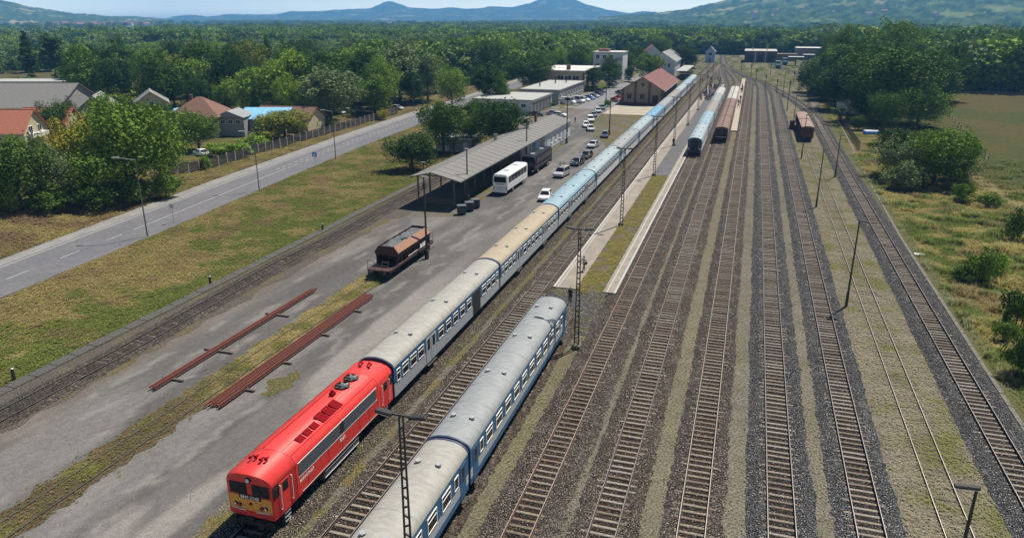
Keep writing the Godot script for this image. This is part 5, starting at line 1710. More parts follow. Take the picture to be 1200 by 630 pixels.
	gable("far_house", "pale house half hidden among trees beyond the depot", Vector3(62.0, 0, -600.0), 0.6, 10.0, 14.0, 5.0, 8.5, "wall_cream", "roof_flat")
	gable("far_house", "red-roofed house behind the station trees", Vector3(-56.0, 0, -440.0), 0.2, 11.0, 16.0, 8.0, 12.5, "wall_white", "roof_tile_red")
	# ---- houses on the left, beyond the road
	var look := deg_to_rad(YAW)      # their ridges run about square to our view
	var rx := Vector3(cos(look), 0, -sin(look))
	var fwd := Vector3(-sin(look), 0, -cos(look))
	var a := gp(36, 129, 9.3)
	a.y = 0
	var rh := gable("tiled_house", "cream house with bright orange tiled roof and gable windows", a - rx * 8.0, look + PI / 2, 8.4, 16.0, 5.4, 9.3, "wall_cream", "roof_tile_orange", 0.5)
	for q in [-1.5, 1.5]: flat_window(rh, Vector3(q, 5.6, 8.0), 1.3, 1.3, FRONT)
	var bal := MB.new()
	bal.bbox(Vector3(0, 4.4, 8.6), Vector3(5.6, 0.9, 1.0), 0.04)
	put(rh, "balcony", bal, MT.wall_white)
	chimney(rh, Vector3(-0.8, 8.6, -3.0), 1.5, "wall_brick")
	var b2 := gp(60, 131, 7.5)
	b2.y = 0
	gable("tiled_house", "lower orange-tiled wing behind the cream gable", b2 - rx * 5.0 + fwd * 7.0, look + PI / 2, 7.5, 11.0, 4.4, 7.5, "wall_cream", "roof_tile_orange", 0.4)
	var wh := gp(85, 98, 10.2)
	wh.y = 0
	var ware := gable("warehouse", "big warehouse with a broad weathered grey roof", wh - rx * 24.0, look + PI / 2, 21.0, 50.0, 5.0, 10.2, "wall_grey", "roof_fibre", 0.6, "warehouse")
	var pn := MB.new()
	pn.extrude(pv([[1.5, 9.95], [5.6, 7.92], [5.6, 7.98], [1.5, 10.0]]), 12.0, 24.0)
	put(ware, "roof_light", pn, MT.roof_white)
	for k in 9: flat_window(ware, Vector3(10.5, 3.0, 20.0 - k * 5.0), 2.6, 1.4, RIGHT)
	var q3 := gp(98, 113, 8.4)
	q3.y = 0
	gable("grey_house", "grey gabled outbuilding beside the warehouse", q3 + fwd * 6.0, look + 0.35, 9.0, 13.0, 4.8, 8.4, "wall_grey", "roof_flat", 0.4)
	var q4 := gp(163, 108, 7.6)
	q4.y = 0
	var cr := gable("cream_house", "cream gabled house showing above the broad green trees", q4 + fwd * 6.0, look + 0.45, 8.5, 13.0, 4.6, 7.6, "wall_cream", "roof_flat", 0.4)
	flat_window(cr, Vector3(0, 4.4, 6.5), 1.2, 1.2, FRONT)
	var q5 := gp(15, 95, 7.0)
	q5.y = 0
	var fb := flat_building("white_hall", "flat pale hall with a window band behind the warehouse", q5.x - 16.0, q5.x + 16.0, q5.z - 3.0, q5.z - 16.0, 6.4, "wall_white", "roof_flat")
	fb.rotation.y = look
	for k in 7: flat_window(fb, Vector3(-13.0 + k * 4.3, 4.3, 6.5), 3.4, 1.4, FRONT)
	for q in [[55.0, 81.0, "white lorry parked among bushes behind the warehouse"]]:
		pass
	# hipped brown roof
	var hp := gp(233, 113, 9.2)
	hp.y = 0
	var hh := thing("hipped_house", "house with a brown hipped tile roof behind the blue roofs", "house", hp, look)
	var hw := MB.new()
	hw.box(Vector3(0, 2.4, 0), Vector3(11.6, 5.4, 11.0))
	put(hh, "wall", hw, MT.wall_cream)
	var hr := MB.new()
	var C := Vector3(0, 6, 0)
	hr.face([Vector3(-6.5, 5.0, 6.2), Vector3(6.5, 5.0, 6.2), Vector3(0.6, 9.2, 0), Vector3(-0.6, 9.2, 0)], C)
	hr.face([Vector3(-6.5, 5.0, -6.2), Vector3(6.5, 5.0, -6.2), Vector3(0.6, 9.2, 0), Vector3(-0.6, 9.2, 0)], C)
	hr.face([Vector3(6.5, 5.0, 6.2), Vector3(6.5, 5.0, -6.2), Vector3(0.6, 9.2, 0)], C)
	hr.face([Vector3(-6.5, 5.0, 6.2), Vector3(-6.5, 5.0, -6.2), Vector3(-0.6, 9.2, 0)], C)
	hr.face([Vector3(-6.5, 5.0, 6.2), Vector3(6.5, 5.0, 6.2), Vector3(6.5, 5.0, -6.2), Vector3(-6.5, 5.0, -6.2)], C + Vector3(0, 3, 0))
	put(hh, "roof", hr, MT.roof_tile_brown)
	chimney(hh, Vector3(-2.0, 7.4, 0), 2.2, "wall_brick")
	flat_window(hh, Vector3(3, 3.4, 5.5), 1.3, 1.4, FRONT)
	# blue metal roofs
	var bl := gp(264, 160, 0.0)
	var bh := thing("blue_roofed_house", "grey house with bright sky-blue sheet roof wings", "house", bl, look)
	var w1 := MB.new()
	w1.box(Vector3(1.2, 2.0, -4.5), Vector3(7.2, 5.2, 9.0))
	put(bh, "wall", w1, MT.wall_grey)
	for q in [-0.8, 1.0, 2.8]: flat_window(bh, Vector3(q + 0.6, 3.6, 0.0), 1.1, 0.9, FRONT)
	flat_door(bh, Vector3(-1.4, -0.2, 0.0), 1.0, 2.1, FRONT, "wall_blue")
	var dr := MB.new()
	dr.extrude(pv([[-3.9, 4.6], [3.9, 4.6], [0, 6.2]]), -7.5, 0.5)
	dr.X = Transform3D()
	var dro := put_at(bh, "grey_roof", dr, MT.roof_grey, Vector3(1.2, 0, 0))
	dro.name = "grey_roof"
	for q in [[-9.5, -9.0, 12.0, 13.0], [8.0, -10.0, 12.0, 13.0]]:
		var wq := MB.new()
		wq.box(Vector3(q[0], 1.6, q[1]), Vector3(q[2] - 1.0, 4.2, q[3] - 1.0))
		put(bh, "wing_wall", wq, MT.wall_white)
		var rq := MB.new()
		rq.X = Transform3D(Basis(Vector3.UP, PI / 2), Vector3(q[0], 0, q[1]))
		rq.extrude(pv([[-q[3] / 2.0 - 0.3, 3.8], [0, 5.9], [q[3] / 2.0 + 0.3, 3.8], [q[3] / 2.0 + 0.3, 3.65], [0, 5.7], [-q[3] / 2.0 - 0.3, 3.65]]), -q[2] / 2.0, q[2] / 2.0)
		var rw := put(bh, "blue_roof", rq, MT.roof_sky_blue)
		for k in 8:
			var rs := MB.new()
			rs.X = rq.X
			var zz: float = -q[2] / 2.0 + 0.7 + k * 1.5
			rs.extrude(pv([[-q[3] / 2.0 - 0.3, 3.81], [0, 5.91], [0, 5.96], [-q[3] / 2.0 - 0.3, 3.86]]), zz - 0.03, zz + 0.03)
			put(rw, "roof_seam", rs, MT.roof_sky_blue)
	var br := gp(338, 126, 5.6)
	br.y = 0
	gable("brown_house", "low brown-tiled house behind the round flowering tree", br, look + PI / 2 - 0.25, 9.0, 15.0, 3.4, 5.8, "wall_cream", "roof_tile_brown", 0.5)
	# right-hand garden shed
	var rs2 := gable("garden_house", "small white-walled shed with dark roof under the trees", gp(1000, 133, 0.0) + Vector3(0, 0, -3.0), 0.3, 6.5, 8.0, 3.0, 4.8, "wall_white", "roof_grey", 0.3)
	flat_door(rs2, Vector3(1.0, 0, 4.0), 1.1, 2.0, FRONT, "wall_grey")
	gable("garden_house", "white gable wall peeping out between right-hand trees", gp(1030, 128, 0.0) + Vector3(2, 0, -8.0), -0.2, 6.0, 8.0, 5.0, 7.6, "wall_white", "roof_flat", 0.3)

# ---------------------------------------------------------------- fences
func make_fences() -> void:
	var t := thing("slat_fence", "long dark slatted garden fence with white posts along the footpath", "fence")
	var pts := [Vector2(-96.6, -103.0), Vector2(-97.6, -118.0), Vector2(-98.9, -135.0), Vector2(-99.7, -168.0), Vector2(-100.6, -203.0)]
	var post := MB.new()
	post.bbox(Vector3(0, 0.95, 0), Vector3(0.16, 2.1, 0.16), 0.02)
	var pm := post.mesh()
	var slm := MB.new()
	slm.bbox(Vector3.ZERO, Vector3(1.0, 0.21, 0.05), 0.01)
	var sm := slm.mesh()
	for k in pts.size() - 1:
		var a: Vector2 = pts[k]
		var b: Vector2 = pts[k + 1]
		var n := int(round(a.distance_to(b) / 2.75))
		for j in n:
			var p := a.lerp(b, float(j) / n)
			var q := a.lerp(b, float(j + 1) / n)
			var y := maxf(bank(p.x, p.y), 0.0)
			put_at(t, "post", pm, MT.post_white, Vector3(p.x, y, p.y))
			var d := q - p
			for s in 7:
				var o := put_at(t, "slat", sm, MT.fence_dark, Vector3((p.x + q.x) / 2.0 + rng.randf_range(-0.015, 0.015), y + 0.22 + s * 0.255, (p.y + q.y) / 2.0), -atan2(d.y, d.x) + rng.randf_range(-0.008, 0.008))
				o.scale = Vector3(d.length() - 0.16, 1, 1)
				o.rotation.z = rng.randf_range(-0.008, 0.008)
	# dark wire-mesh garden fence on the right
	var w := thing("garden_fence", "dark green mesh fence around the garden beside the outermost track", "fence")
	var A := Vector2(24.6, -232.0)
	var B := Vector2(23.9, -176.0)
	var C := Vector2(33.0, -170.0)
	for s in [[A, B, 20], [B, C, 4]]:
		for j in s[2]:
			var p: Vector2 = s[0].lerp(s[1], float(j) / s[2])
			var q: Vector2 = s[0].lerp(s[1], float(j + 1) / s[2])
			var pp := MB.new()
			pp.cyl(Vector3(p.x, -0.2, p.y), Vector3(p.x, 1.9, p.y), 0.05, 0.05, 6)
			put(w, "post", pp, MT.fence_dark)
			var wr := MB.new()
			for h in 9: wr.cyl(Vector3(p.x, 0.12 + h * 0.21, p.y), Vector3(q.x, 0.12 + h * 0.21, q.y), 0.018, 0.018, 3, false)
			for h in 8:
				var m := p.lerp(q, (h + 0.5) / 8.0)
				wr.cyl(Vector3(m.x, 0.1, m.y), Vector3(m.x, 1.82, m.y), 0.015, 0.015, 3, false)
			put(w, "mesh_panel", wr, MT.fence_dark)
	# posts along the meadow
	var pk := MB.new()
	pk.cyl(Vector3(0, -0.3, 0), Vector3(0, 1.3, 0), 0.08, 0.07, 6)
	var wood := thing("pasture_fence", "line of weathered wooden posts with wire along the meadow", "fence")
	var last := Vector3.ZERO
	for k in 16:
		var f := k / 15.0
		var p := gp(1108 + 50 * pow(f, 1.1), 128 + 62 * f, 0.0)
		put_at(wood, "post", pk, MT.timber, p)
		if k > 0:
			var wi := MB.new()
			for h in [0.5, 1.1]: wi.cyl(last + Vector3(0, h, 0), p + Vector3(0, h, 0), 0.012, 0.012, 3, false)
			put(wood, "wire", wi, MT.galvanised)
		last = p
	var far := thing("meadow_fence", "dark plank fence at the foot of the woodland edge beyond the meadow", "fence")
	for k in 16:
		var p := gp(1112 + k * 6.6, 110.5 + 0.12 * k, 0.0)
		var q := gp(1112 + (k + 1) * 6.6, 110.5 + 0.12 * (k + 1), 0.0)
		put_at(far, "post", pm, MT.timber, p)
		for h in [0.5, 1.1]:
			var o := put_at(far, "plank", sm, MT.timber, (p + q) / 2.0 + Vector3(0, h, 0), -atan2(q.z - p.z, q.x - p.x))
			o.scale = Vector3(p.distance_to(q), 1, 1)

# ---------------------------------------------------------------- vehicles
func wheel(t: Node, at: Vector3, r: float, w: float) -> void:
	var m := MB.new()
	m.cyl(Vector3(-w / 2.0, 0, 0), Vector3(w / 2.0, 0, 0), r, r, 16)
	var o := put_at(t, "wheel", m, MT.rubber, at)
	var q := MB.new()
	q.cyl(Vector3(-w / 2.0 - 0.012, 0, 0), Vector3(w / 2.0 + 0.012, 0, 0), r * 0.6, r * 0.6, 12)
	put(o, "rim", q, MT.steel)

func smooth_poly(a: Array, it := 1) -> PackedVector2Array:
	var p := pv(a)
	for k in it:
		var q := PackedVector2Array()
		for i in p.size():
			var b := p[(i + 1) % p.size()]
			q.append(p[i].lerp(b, 0.2))
			q.append(p[i].lerp(b, 0.8))
		p = q
	return p

# shape: 0 hatchback, 1 saloon, 2 van, 3 tall suv; front towards local +z
func car(label: String, at: Vector3, turn: float, paint: String, shape := 0, roof_load := false) -> Node3D:
	var t := thing("parked_car", label, "van" if shape == 2 else "car", at, turn, "cars parked in the station yard")
	var L: float = [4.1, 4.5, 5.4, 4.6][shape]
	var W: float = [1.72, 1.76, 1.98, 1.84][shape]
	var H: float = [1.46, 1.42, 2.3, 1.7][shape]
	var belt: float = [0.92, 0.9, 1.3, 1.02][shape]
	var h := L / 2.0
	# x of these outlines runs along the car, front positive
	var low: Array = [
		[[-h, 0.32], [-h, 0.85], [-h + 0.1, 0.95], [h - 1.15, 0.95], [h - 0.25, 0.78], [h, 0.6], [h, 0.32]],
		[[-h, 0.32], [-h, 0.8], [-h + 0.12, 0.93], [h - 1.2, 0.93], [h - 0.25, 0.76], [h, 0.58], [h, 0.3]],
		[[-h, 0.36], [-h, 1.3], [-h + 0.05, 1.36], [h - 1.0, 1.36], [h - 0.2, 1.05], [h, 0.8], [h, 0.36]],
		[[-h, 0.36], [-h, 0.98], [-h + 0.1, 1.08], [h - 1.2, 1.06], [h - 0.2, 0.92], [h, 0.7], [h, 0.36]]][shape]
	var top: Array = [   # [base rear, base front, roof rear, roof front]
		[-h + 0.08, h - 1.05, -h + 0.55, h - 1.85], [-h + 0.75, h - 1.15, -h + 1.35, h - 2.0], [-h + 0.03, h - 0.85, -h + 0.1, h - 1.5], [-h + 0.08, h - 1.1, -h + 0.4, h - 1.8]][shape]
	var b := MB.new()
	b.X = Transform3D(Basis(Vector3(0, 0, 1), Vector3(0, 1, 0), Vector3(-1, 0, 0)), Vector3.ZERO)
	b.extrude(smooth_poly(low), -W / 2.0 + 0.07, W / 2.0 - 0.07)
	b.extrude(smooth_poly(low.map(func(q): return [q[0] * 0.97, 0.42 + (q[1] - 0.42) * 0.88])), -W / 2.0, W / 2.0)
	put(t, "body", b, MT["car_" + paint])
	var g := MB.new()
	var wi := W / 2.0 - 0.06
	var wr := W / 2.0 - (0.26 if shape != 2 else 0.14)
	var y0 := belt
	var y1 := H - 0.07
	var P := []
	for s in [-1.0, 1.0]:
		P.append([Vector3(s * wi, y0, top[0]), Vector3(s * wi, y0, top[1]), Vector3(s * wr, y1, top[3]), Vector3(s * wr, y1, top[2])])
	var C := Vector3(0, (y0 + y1) / 2.0, (top[0] + top[1]) / 2.0)
	g.face(P[0], C)
	g.face(P[1], C)
	g.face([P[0][1], P[1][1], P[1][2], P[0][2]], C)
	g.face([P[0][0], P[1][0], P[1][3], P[0][3]], C)
	put(t, "window_glass", g, MT.window_glass)
	var r := MB.new()
	var rl: float = top[3] - top[2] + 0.12
	r.bbox(Vector3(0, H - 0.04, (top[2] + top[3]) / 2.0), Vector3(wr * 2.0 + 0.04, 0.08, rl), 0.035)
	for s in [-1.0, 1.0]:
		for q in [[top[1], top[3]], [top[0], top[2]]]:
			r.cyl(Vector3(s * wi, y0, q[0]), Vector3(s * wr, y1, q[1]), 0.045, 0.04, 6)
		var mid: float = (top[2] + top[3]) / 2.0
		r.cyl(Vector3(s * wi, y0, mid), Vector3(s * wr, y1, mid), 0.04, 0.04, 6)
		if shape == 2:
			r.sheet(Vector3(s * (wi + 0.012), y0, top[0]), Vector3(s * (wi + 0.012), y0, mid), Vector3(s * (wr + 0.012), y1, mid), Vector3(s * (wr + 0.012), y1, top[2]), Vector3(s, 0, 0))
	put(t, "roof", r, MT["car_" + paint])
	for s in [-1.0, 1.0]:
		for z in [h - 0.8, -h + 0.75]: wheel(t, Vector3(s * (W / 2.0 - 0.1), 0.31, z), 0.31, 0.21)
		var hl := MB.new()
		hl.bbox(Vector3(s * (W / 2.0 - 0.3), low[4][1] - 0.12, h - 0.14), Vector3(0.36, 0.14, 0.18), 0.03)
		put(t, "headlight", hl, MT.lamp_clear)
		var tl := MB.new()
		tl.bbox(Vector3(s * (W / 2.0 - 0.2), low[1][1] - 0.12, -h + 0.01), Vector3(0.22, 0.2, 0.06), 0.02)
		put(t, "tail_light", tl, MT.tail_red)
		var mr := MB.new()
		mr.bbox(Vector3(s * (W / 2.0 + 0.07), belt + 0.06, top[1] - 0.35), Vector3(0.18, 0.13, 0.1), 0.03)
		put(t, "wing_mirror", mr, MT["car_" + paint])
	var pl := MB.new()
	pl.bbox(Vector3(0, 0.5, h + 0.005), Vector3(0.5, 0.11, 0.02), 0.004)
	put(t, "number_plate", pl, MT.white_paint)
	if roof_load:
		var k := MB.new()
		for s in [-0.5, 0.5]:
			k.bbox(Vector3(0, H + 0.06, s * 1.2), Vector3(wr * 2.1, 0.05, 0.07), 0.01)
		put(t, "roof_rack", k, MT.black_metal)
	return t

func bicycle(label: String, at: Vector3, turn: float, m: String) -> void:
	var t := thing("bicycle", label, "bicycle", at, turn, "bicycles carried on the car roof")
	for s in [-0.5, 0.5]:
		var w := MB.new()
		for k in 16:
			var a := TAU * k / 16.0
			var b := TAU * (k + 1) / 16.0
			w.cyl(Vector3(0, 0.34 + 0.33 * sin(a), s + 0.33 * cos(a)), Vector3(0, 0.34 + 0.33 * sin(b), s + 0.33 * cos(b)), 0.02, 0.02, 5, false)
		put(t, "wheel", w, MT.rubber)
	var f := MB.new()
	f.rod([Vector3(0, 0.34, -0.5), Vector3(0, 0.34, -0.05), Vector3(0, 0.85, -0.2), Vector3(0, 0.85, 0.32), Vector3(0, 0.34, -0.05)], 0.022, 6)
	f.rod([Vector3(0, 0.34, -0.5), Vector3(0, 0.8, -0.19)], 0.018, 6)
	f.rod([Vector3(0, 0.34, 0.5), Vector3(0, 1.0, 0.3)], 0.022, 6)
	put(t, "frame", f, MT[m])
	var hb := MB.new()
	hb.rod([Vector3(-0.28, 1.02, 0.36), Vector3(0, 1.0, 0.3), Vector3(0.28, 1.02, 0.36)], 0.016, 5)
	put(t, "handlebar", hb, MT.black_metal)
	var sd := MB.new()
	sd.bbox(Vector3(0, 0.98, -0.24), Vector3(0.14, 0.07, 0.27), 0.03)
	put(t, "saddle", sd, MT.black_metal)

func bus(label: String, at: Vector3, turn: float, paint: String, L: float) -> void:   # front towards -z
	var t := thing("coach_bus", label, "bus", at, turn, "buses parked beside the loading shed")
	var h := L / 2.0
	var sec := smooth_poly([[1.26, 0.38], [1.26, 2.6], [1.2, 3.2], [0.95, 3.42], [-0.95, 3.42], [-1.2, 3.2], [-1.26, 2.6], [-1.26, 0.38]], 1)
	var b := MB.new()
	b.extrude(sec, -h + 0.12, h - 0.1)
	var small := PackedVector2Array()
	for q in sec: small.append(Vector2(q.x * 0.965, 1.9 + (q.y - 1.9) * 0.96))
	b.extrude(small, -h, h)
	put(t, "body", b, MT[paint])
	for s in [-1.0, 1.0]:
		for k in 6:
			var w := MB.new()
			w.bbox(Vector3(s * 1.245, 2.42, h - 1.5 - k * 1.72), Vector3(0.05, 1.05, 1.62), 0.02)
			put(t, "side_window", w, MT.window_glass)
		var st := MB.new()
		st.box(Vector3(s * 1.262, 1.3, 0), Vector3(0.012, 0.05, L - 1.2))
		put(t, "side_trim", st, MT.galvanised)
		for z in [h - 3.2, -h + 2.6]: wheel(t, Vector3(s * 1.06, 0.5, z), 0.5, 0.32)
		var tl := MB.new()
		tl.bbox(Vector3(s * 1.06, 1.15, h), Vector3(0.16, 0.5, 0.06), 0.02)
		put(t, "tail_light", tl, MT.tail_red)
		var hl := MB.new()
		hl.bbox(Vector3(s * 0.95, 0.8, -h), Vector3(0.4, 0.22, 0.06), 0.02)
		put(t, "headlight", hl, MT.lamp_clear)
		var mr := MB.new()
		mr.rod([Vector3(s * 1.15, 3.0, -h + 0.1), Vector3(s * 1.42, 2.9, -h - 0.25), Vector3(s * 1.42, 2.4, -h - 0.25)], 0.05, 6)
		put(t, "mirror", mr, MT.black_metal)
	var rw := MB.new()
	rw.bbox(Vector3(0, 2.55, h + 0.005), Vector3(2.05, 0.95, 0.05), 0.02)
	put(t, "rear_window", rw, MT.window_glass)
	var ws := MB.new()
	ws.bbox(Vector3(0, 2.2, -h - 0.005), Vector3(2.2, 1.7, 0.05), 0.02)
	put(t, "windscreen", ws, MT.window_glass)
	for z in [h - 3.5, -h + 3.2]:
		var hc := MB.new()
		hc.bbox(Vector3(0, 3.45, z), Vector3(0.8, 0.1, 0.9), 0.03)
		put(t, "roof_hatch", hc, MT.galvanised)
	var bp := MB.new()
	bp.bbox(Vector3(0, 0.62, h + 0.05), Vector3(2.4, 0.4, 0.16), 0.05)
	put(t, "bumper", bp, MT[paint])
	var ep := MB.new()
	for k in 4: ep.bbox(Vector3(0, 1.0 + k * 0.14, h + 0.01), Vector3(1.3, 0.05, 0.03), 0.01)
	put(t, "engine_grille", ep, MT.black_metal if paint == "bus_black" else MT.galvanised)
	if paint == "bus_white":
		var lb := MB.new()
		lb.box(Vector3(0, 1.82, h + 0.004), Vector3(1.5, 0.2, 0.012))
		put(t, "rear_lettering_strip", lb, MT.galvanised)

func make_vehicles() -> void:
	bus("white touring coach parked at the loading shed, rear to the yard", Vector3(-37.4, 0.012, -117.0), 0.0, "bus_white", 11.6)
	bus("black touring coach parked in front of the white one", Vector3(-37.6, 0.012, -134.2), PI, "bus_black", 12.6)
	var Y := Vector3(0, 0.012, 0)
	car("white hatchback nosed towards the yard right beside the train", gp(636, 236) + Y + Vector3(0, 0, -1.5), 0.12, "white", 0)
	var rack := gp(655, 209) + Y + Vector3(0, 0, -2.0)
	car("silver estate car carrying bicycles on its roof", rack, -0.1, "silver", 3, true)
	bicycle("dark bicycle strapped upright on the silver car roof", rack + Vector3(-0.28, 1.74, 0.1), -0.1, "black_metal")
	bicycle("red bicycle strapped upright on the silver car roof", rack + Vector3(0.3, 1.74, -0.1), -0.1, "sign_red")
	car("black saloon parked in front of the car with bicycles", gp(674, 195) + Y + Vector3(0, 0, -2), -0.12, "black", 1)
	car("black hatchback nose to tail with the black saloon", gp(682, 187) + Y + Vector3(0.5, 0, -2), -0.1, "black", 0)
	car("silver saloon parked alone on the bend of the yard", gp(693, 174) + Y + Vector3(0, 0, -2), -0.1, "silver", 1)
	car("navy hatchback parked on the dry verge", gp(707, 162) + Y + Vector3(0, 0, -2), 0.15, "navy", 0)
	for q in [[690, 154, "silver", 1, "silver saloon at the near end of the kerbside row"], [685, 150, "white", 0, "white hatchback behind the silver saloon in the kerbside row"], [690, 143.5, "white", 3, "white tall car in the middle of the kerbside row"], [694, 137.5, "grey", 1, "grey saloon farther up the kerbside row"], [699, 132.5, "silver", 0, "silver hatchback near the small green bush"], [704, 128.5, "green", 1, "green saloon by the small green bush"]]:
		car(q[4], gp(q[0], q[1]) + Y + Vector3(0, 0, -2), 0.3, q[2], q[3])
	for q in [[721, 120.0, "red", 0, "red hatchback against the goods shed wall"], [725, 117.0, "red", 1, "dark red saloon next to the red hatchback"], [729, 113.5, "grey", 0, "grey hatchback tucked beside the goods shed gable"], [726, 110.5, "black", 1, "black saloon by the goods shed corner"]]:
		car(q[4], gp(q[0], q[1]) + Y + Vector3(0, 0, -2), 0.9, q[2], q[3])
	car("white delivery van in front of the garage hedge", gp(664, 122.5) + Y + Vector3(0, 0, -2), 1.3, "white", 2)
	for q in [[676, 121.0, "white", 2, "white van parked nose out next to the delivery van"], [684, 119.0, "white", 0, "white hatchback in the angled parking bays"], [690, 117.0, "blue", 0, "blue hatchback in the angled parking bays"], [695, 114.5, "silver", 1, "silver saloon in the angled parking bays"], [700, 112.0, "navy", 1, "navy saloon in the angled parking bays"], [703, 109.0, "grey", 3, "grey tall car at the end of the angled parking bays"], [716, 101.0, "black", 1, "black saloon under the tree by the station road"], [720, 98.5, "grey", 0, "grey hatchback under the tree by the station road"], [736, 94, "white", 0, "white hatchback parked near the apartment block"]]:
		car(q[4], gp(q[0], q[1]) + Y + Vector3(0, 0, -2), 1.05, q[2], q[3])
	for q in [[628, 136.0, "black", 1, "black saloon outside the garage doors"], [648, 135.0, "silver", 1, "silver saloon outside the garage doors"], [655, 137.0, "white", 0, "white hatchback at the garage corner"]]:
		car(q[4], gp(q[0], q[1]) + Y + Vector3(0, 0, -1), 1.4, q[2], q[3])
	for q in [[402, 137, "silver", 1, "silver saloon parked beyond the slatted fence"], [414, 135.5, "white", 1, "white saloon parked beyond the slatted fence"], [428, 134, "grey", 0, "grey hatchback parked beyond the slatted fence"], [455, 124, "white", 2, "white van under the trees beyond the slatted fence"], [480, 132, "silver", 0, "silver hatchback near the road bend"]]:
		car(q[4], gp(q[0], q[1]) + Y + Vector3(-7 if q[0] > 440 else -5, 0, -6), 1.35, q[2], q[3])
	for q in [[197, 199, "white", 0, "white hatchback in the garden behind the slatted fence"], [250, 188, "white", 1, "white saloon in the garden among light green bushes"]]:
		car(q[4], gp(q[0], q[1]) + Vector3(-6, bank(gp(q[0], q[1]).x - 6.0, gp(q[0], q[1]).z), -4), 1.2, q[2], q[3])
	# teal shunting tractors by the engine shed
	for q in [[912, 80.0, "teal rail tractor standing on the depot branch"], [920, 76.0, "teal rail tractor nearer the engine shed"]]:
		var p := gp(q[0], q[1])
		var t := thing("rail_tractor", q[2], "shunter", p, 0.05, "teal rail tractors by the engine shed")
		var b := MB.new()
		b.bbox(Vector3(0, 1.6, 0.6), Vector3(2.6, 1.5, 4.6), 0.1)
		put(t, "hood", b, MT.truck_teal)
		var c := MB.new()
		c.bbox(Vector3(0, 2.3, -3.0), Vector3(2.8, 3.0, 2.6), 0.1)
		put(t, "cab", c, MT.truck_teal)
		flat_window(t, Vector3(0, 3.0, -1.7), 2.0, 0.9, Vector3(0, 0, 1))
		var r := MB.new()
		r.bbox(Vector3(0, 3.9, -3.0), Vector3(3.0, 0.15, 2.9), 0.05)
		put(t, "cab_roof", r, MT.roof_paleblue)
		var u := MB.new()
		u.bbox(Vector3(0, 0.7, -0.8), Vector3(2.4, 0.4, 7.0), 0.05)
		for z in [-2.6, 1.4]: u.cyl(Vector3(-0.8, 0.5, z), Vector3(0.8, 0.5, z), 0.5, 0.5, 12)
		put(t, "underframe", u, MT.black_metal)
	# wheeled bins
	for q in [[541, 251, 0.15, "dark green wheeled bin set apart at the grass corner"], [550, 247, 0.2, "dark wheeled bin in the middle of three"], [557, 243.5, 0.25, "dark wheeled bin closest to the white bus"]]:
		var t := thing("wheeled_bin", q[3], "bin", gp(q[0], q[1]), 0.5, "wheeled bins at the edge of the yard")
		var b := MB.new()
		b.X = Transform3D(Basis(), Vector3(0, 0.75, 0))
		b.bbox(Vector3.ZERO, Vector3(1.3, 1.1, 1.0), 0.06)
		put(t, "body", b, MT.bin_dark)
		var l := MB.new()
		l.bbox(Vector3(0, 1.37, 0.02), Vector3(1.38, 0.14, 1.08), 0.05)
		put(t, "lid", l, MT.loco_grey)
		for s in [-0.5, 0.5]:
			for z in [-0.4, 0.4]: wheel(t, Vector3(s, 0.11, z), 0.11, 0.06)

# ---------------------------------------------------------------- masts, lamps, signs
func yard_mast(label: String, at: Vector3, h: float, turn := 0.0, double := true) -> void:
	var t := thing("yard_lamp", label, "lamp post", at, turn, "twin-head lamp masts of the platform" if double else "single-head lamp posts between the right-hand tracks")
	if double:
		for s in [-1.0, 1.0]:
			var l := MB.new()
			l.X = Transform3D(Basis(), Vector3.ZERO)
			l.cyl(Vector3(s * 0.19, 0, 0), Vector3(s * 0.09, h, 0), 0.06, 0.045, 6)
			put(t, "mast_leg", l, MT.lamp_pole)
		var y := 0.5
		var bt := MB.new()
		bt.bbox(Vector3.ZERO, Vector3(0.3, 0.09, 0.07), 0.01)
		var bm := bt.mesh()
		while y < h - 0.2:
			var o := put_at(t, "batten", bm, MT.lamp_pole, Vector3(0, y, 0))
			o.rotation.z = 0.5 if int(y * 2.0) % 2 == 0 else -0.5
			y += 0.5
		var f := MB.new()
		f.bbox(Vector3(0, 0.15, 0), Vector3(0.75, 0.4, 0.75), 0.05)
		put(t, "footing", f, MT.concrete)
		var arm := MB.new()
		arm.bbox(Vector3(0, h, 0), Vector3(1.5, 0.09, 0.1), 0.01)
		put(t, "cross_arm", arm, MT.lamp_pole)
		for s in [-1.0, 1.0]:
			var hd := MB.new()
			hd.X = Transform3D(Basis(Vector3.BACK, s * 0.12), Vector3(s * 0.78, h + 0.03, 0))
			hd.bbox(Vector3.ZERO, Vector3(0.8, 0.16, 0.34), 0.05)
			var hh := put(t, "lamp_head", hd, MT.black_metal)
			var gl := MB.new()
			gl.X = hd.X
			gl.bbox(Vector3(0, -0.09, 0), Vector3(0.64, 0.03, 0.26), 0.01)
			put(hh, "diffuser", gl, MT.lamp_clear)
	else:
		var p := MB.new()
		p.cyl(Vector3(0, 0, 0), Vector3(0, 1.5, 0), 0.14, 0.14, 10)
		p.cyl(Vector3(0, 1.5, 0), Vector3(0, h, 0), 0.1, 0.065, 10)
		put(t, "pole", p, MT.lamp_pole)
		var hd := MB.new()
		hd.X = Transform3D(Basis(Vector3.BACK, -0.2), Vector3(0.35, h + 0.05, 0))
		hd.bbox(Vector3.ZERO, Vector3(1.0, 0.14, 0.32), 0.05)
		var hh := put(t, "lamp_head", hd, MT.black_metal)
		var gl := MB.new()
		gl.X = hd.X
		gl.bbox(Vector3(0, -0.08, 0), Vector3(0.8, 0.03, 0.24), 0.01)
		put(hh, "diffuser", gl, MT.lamp_clear)

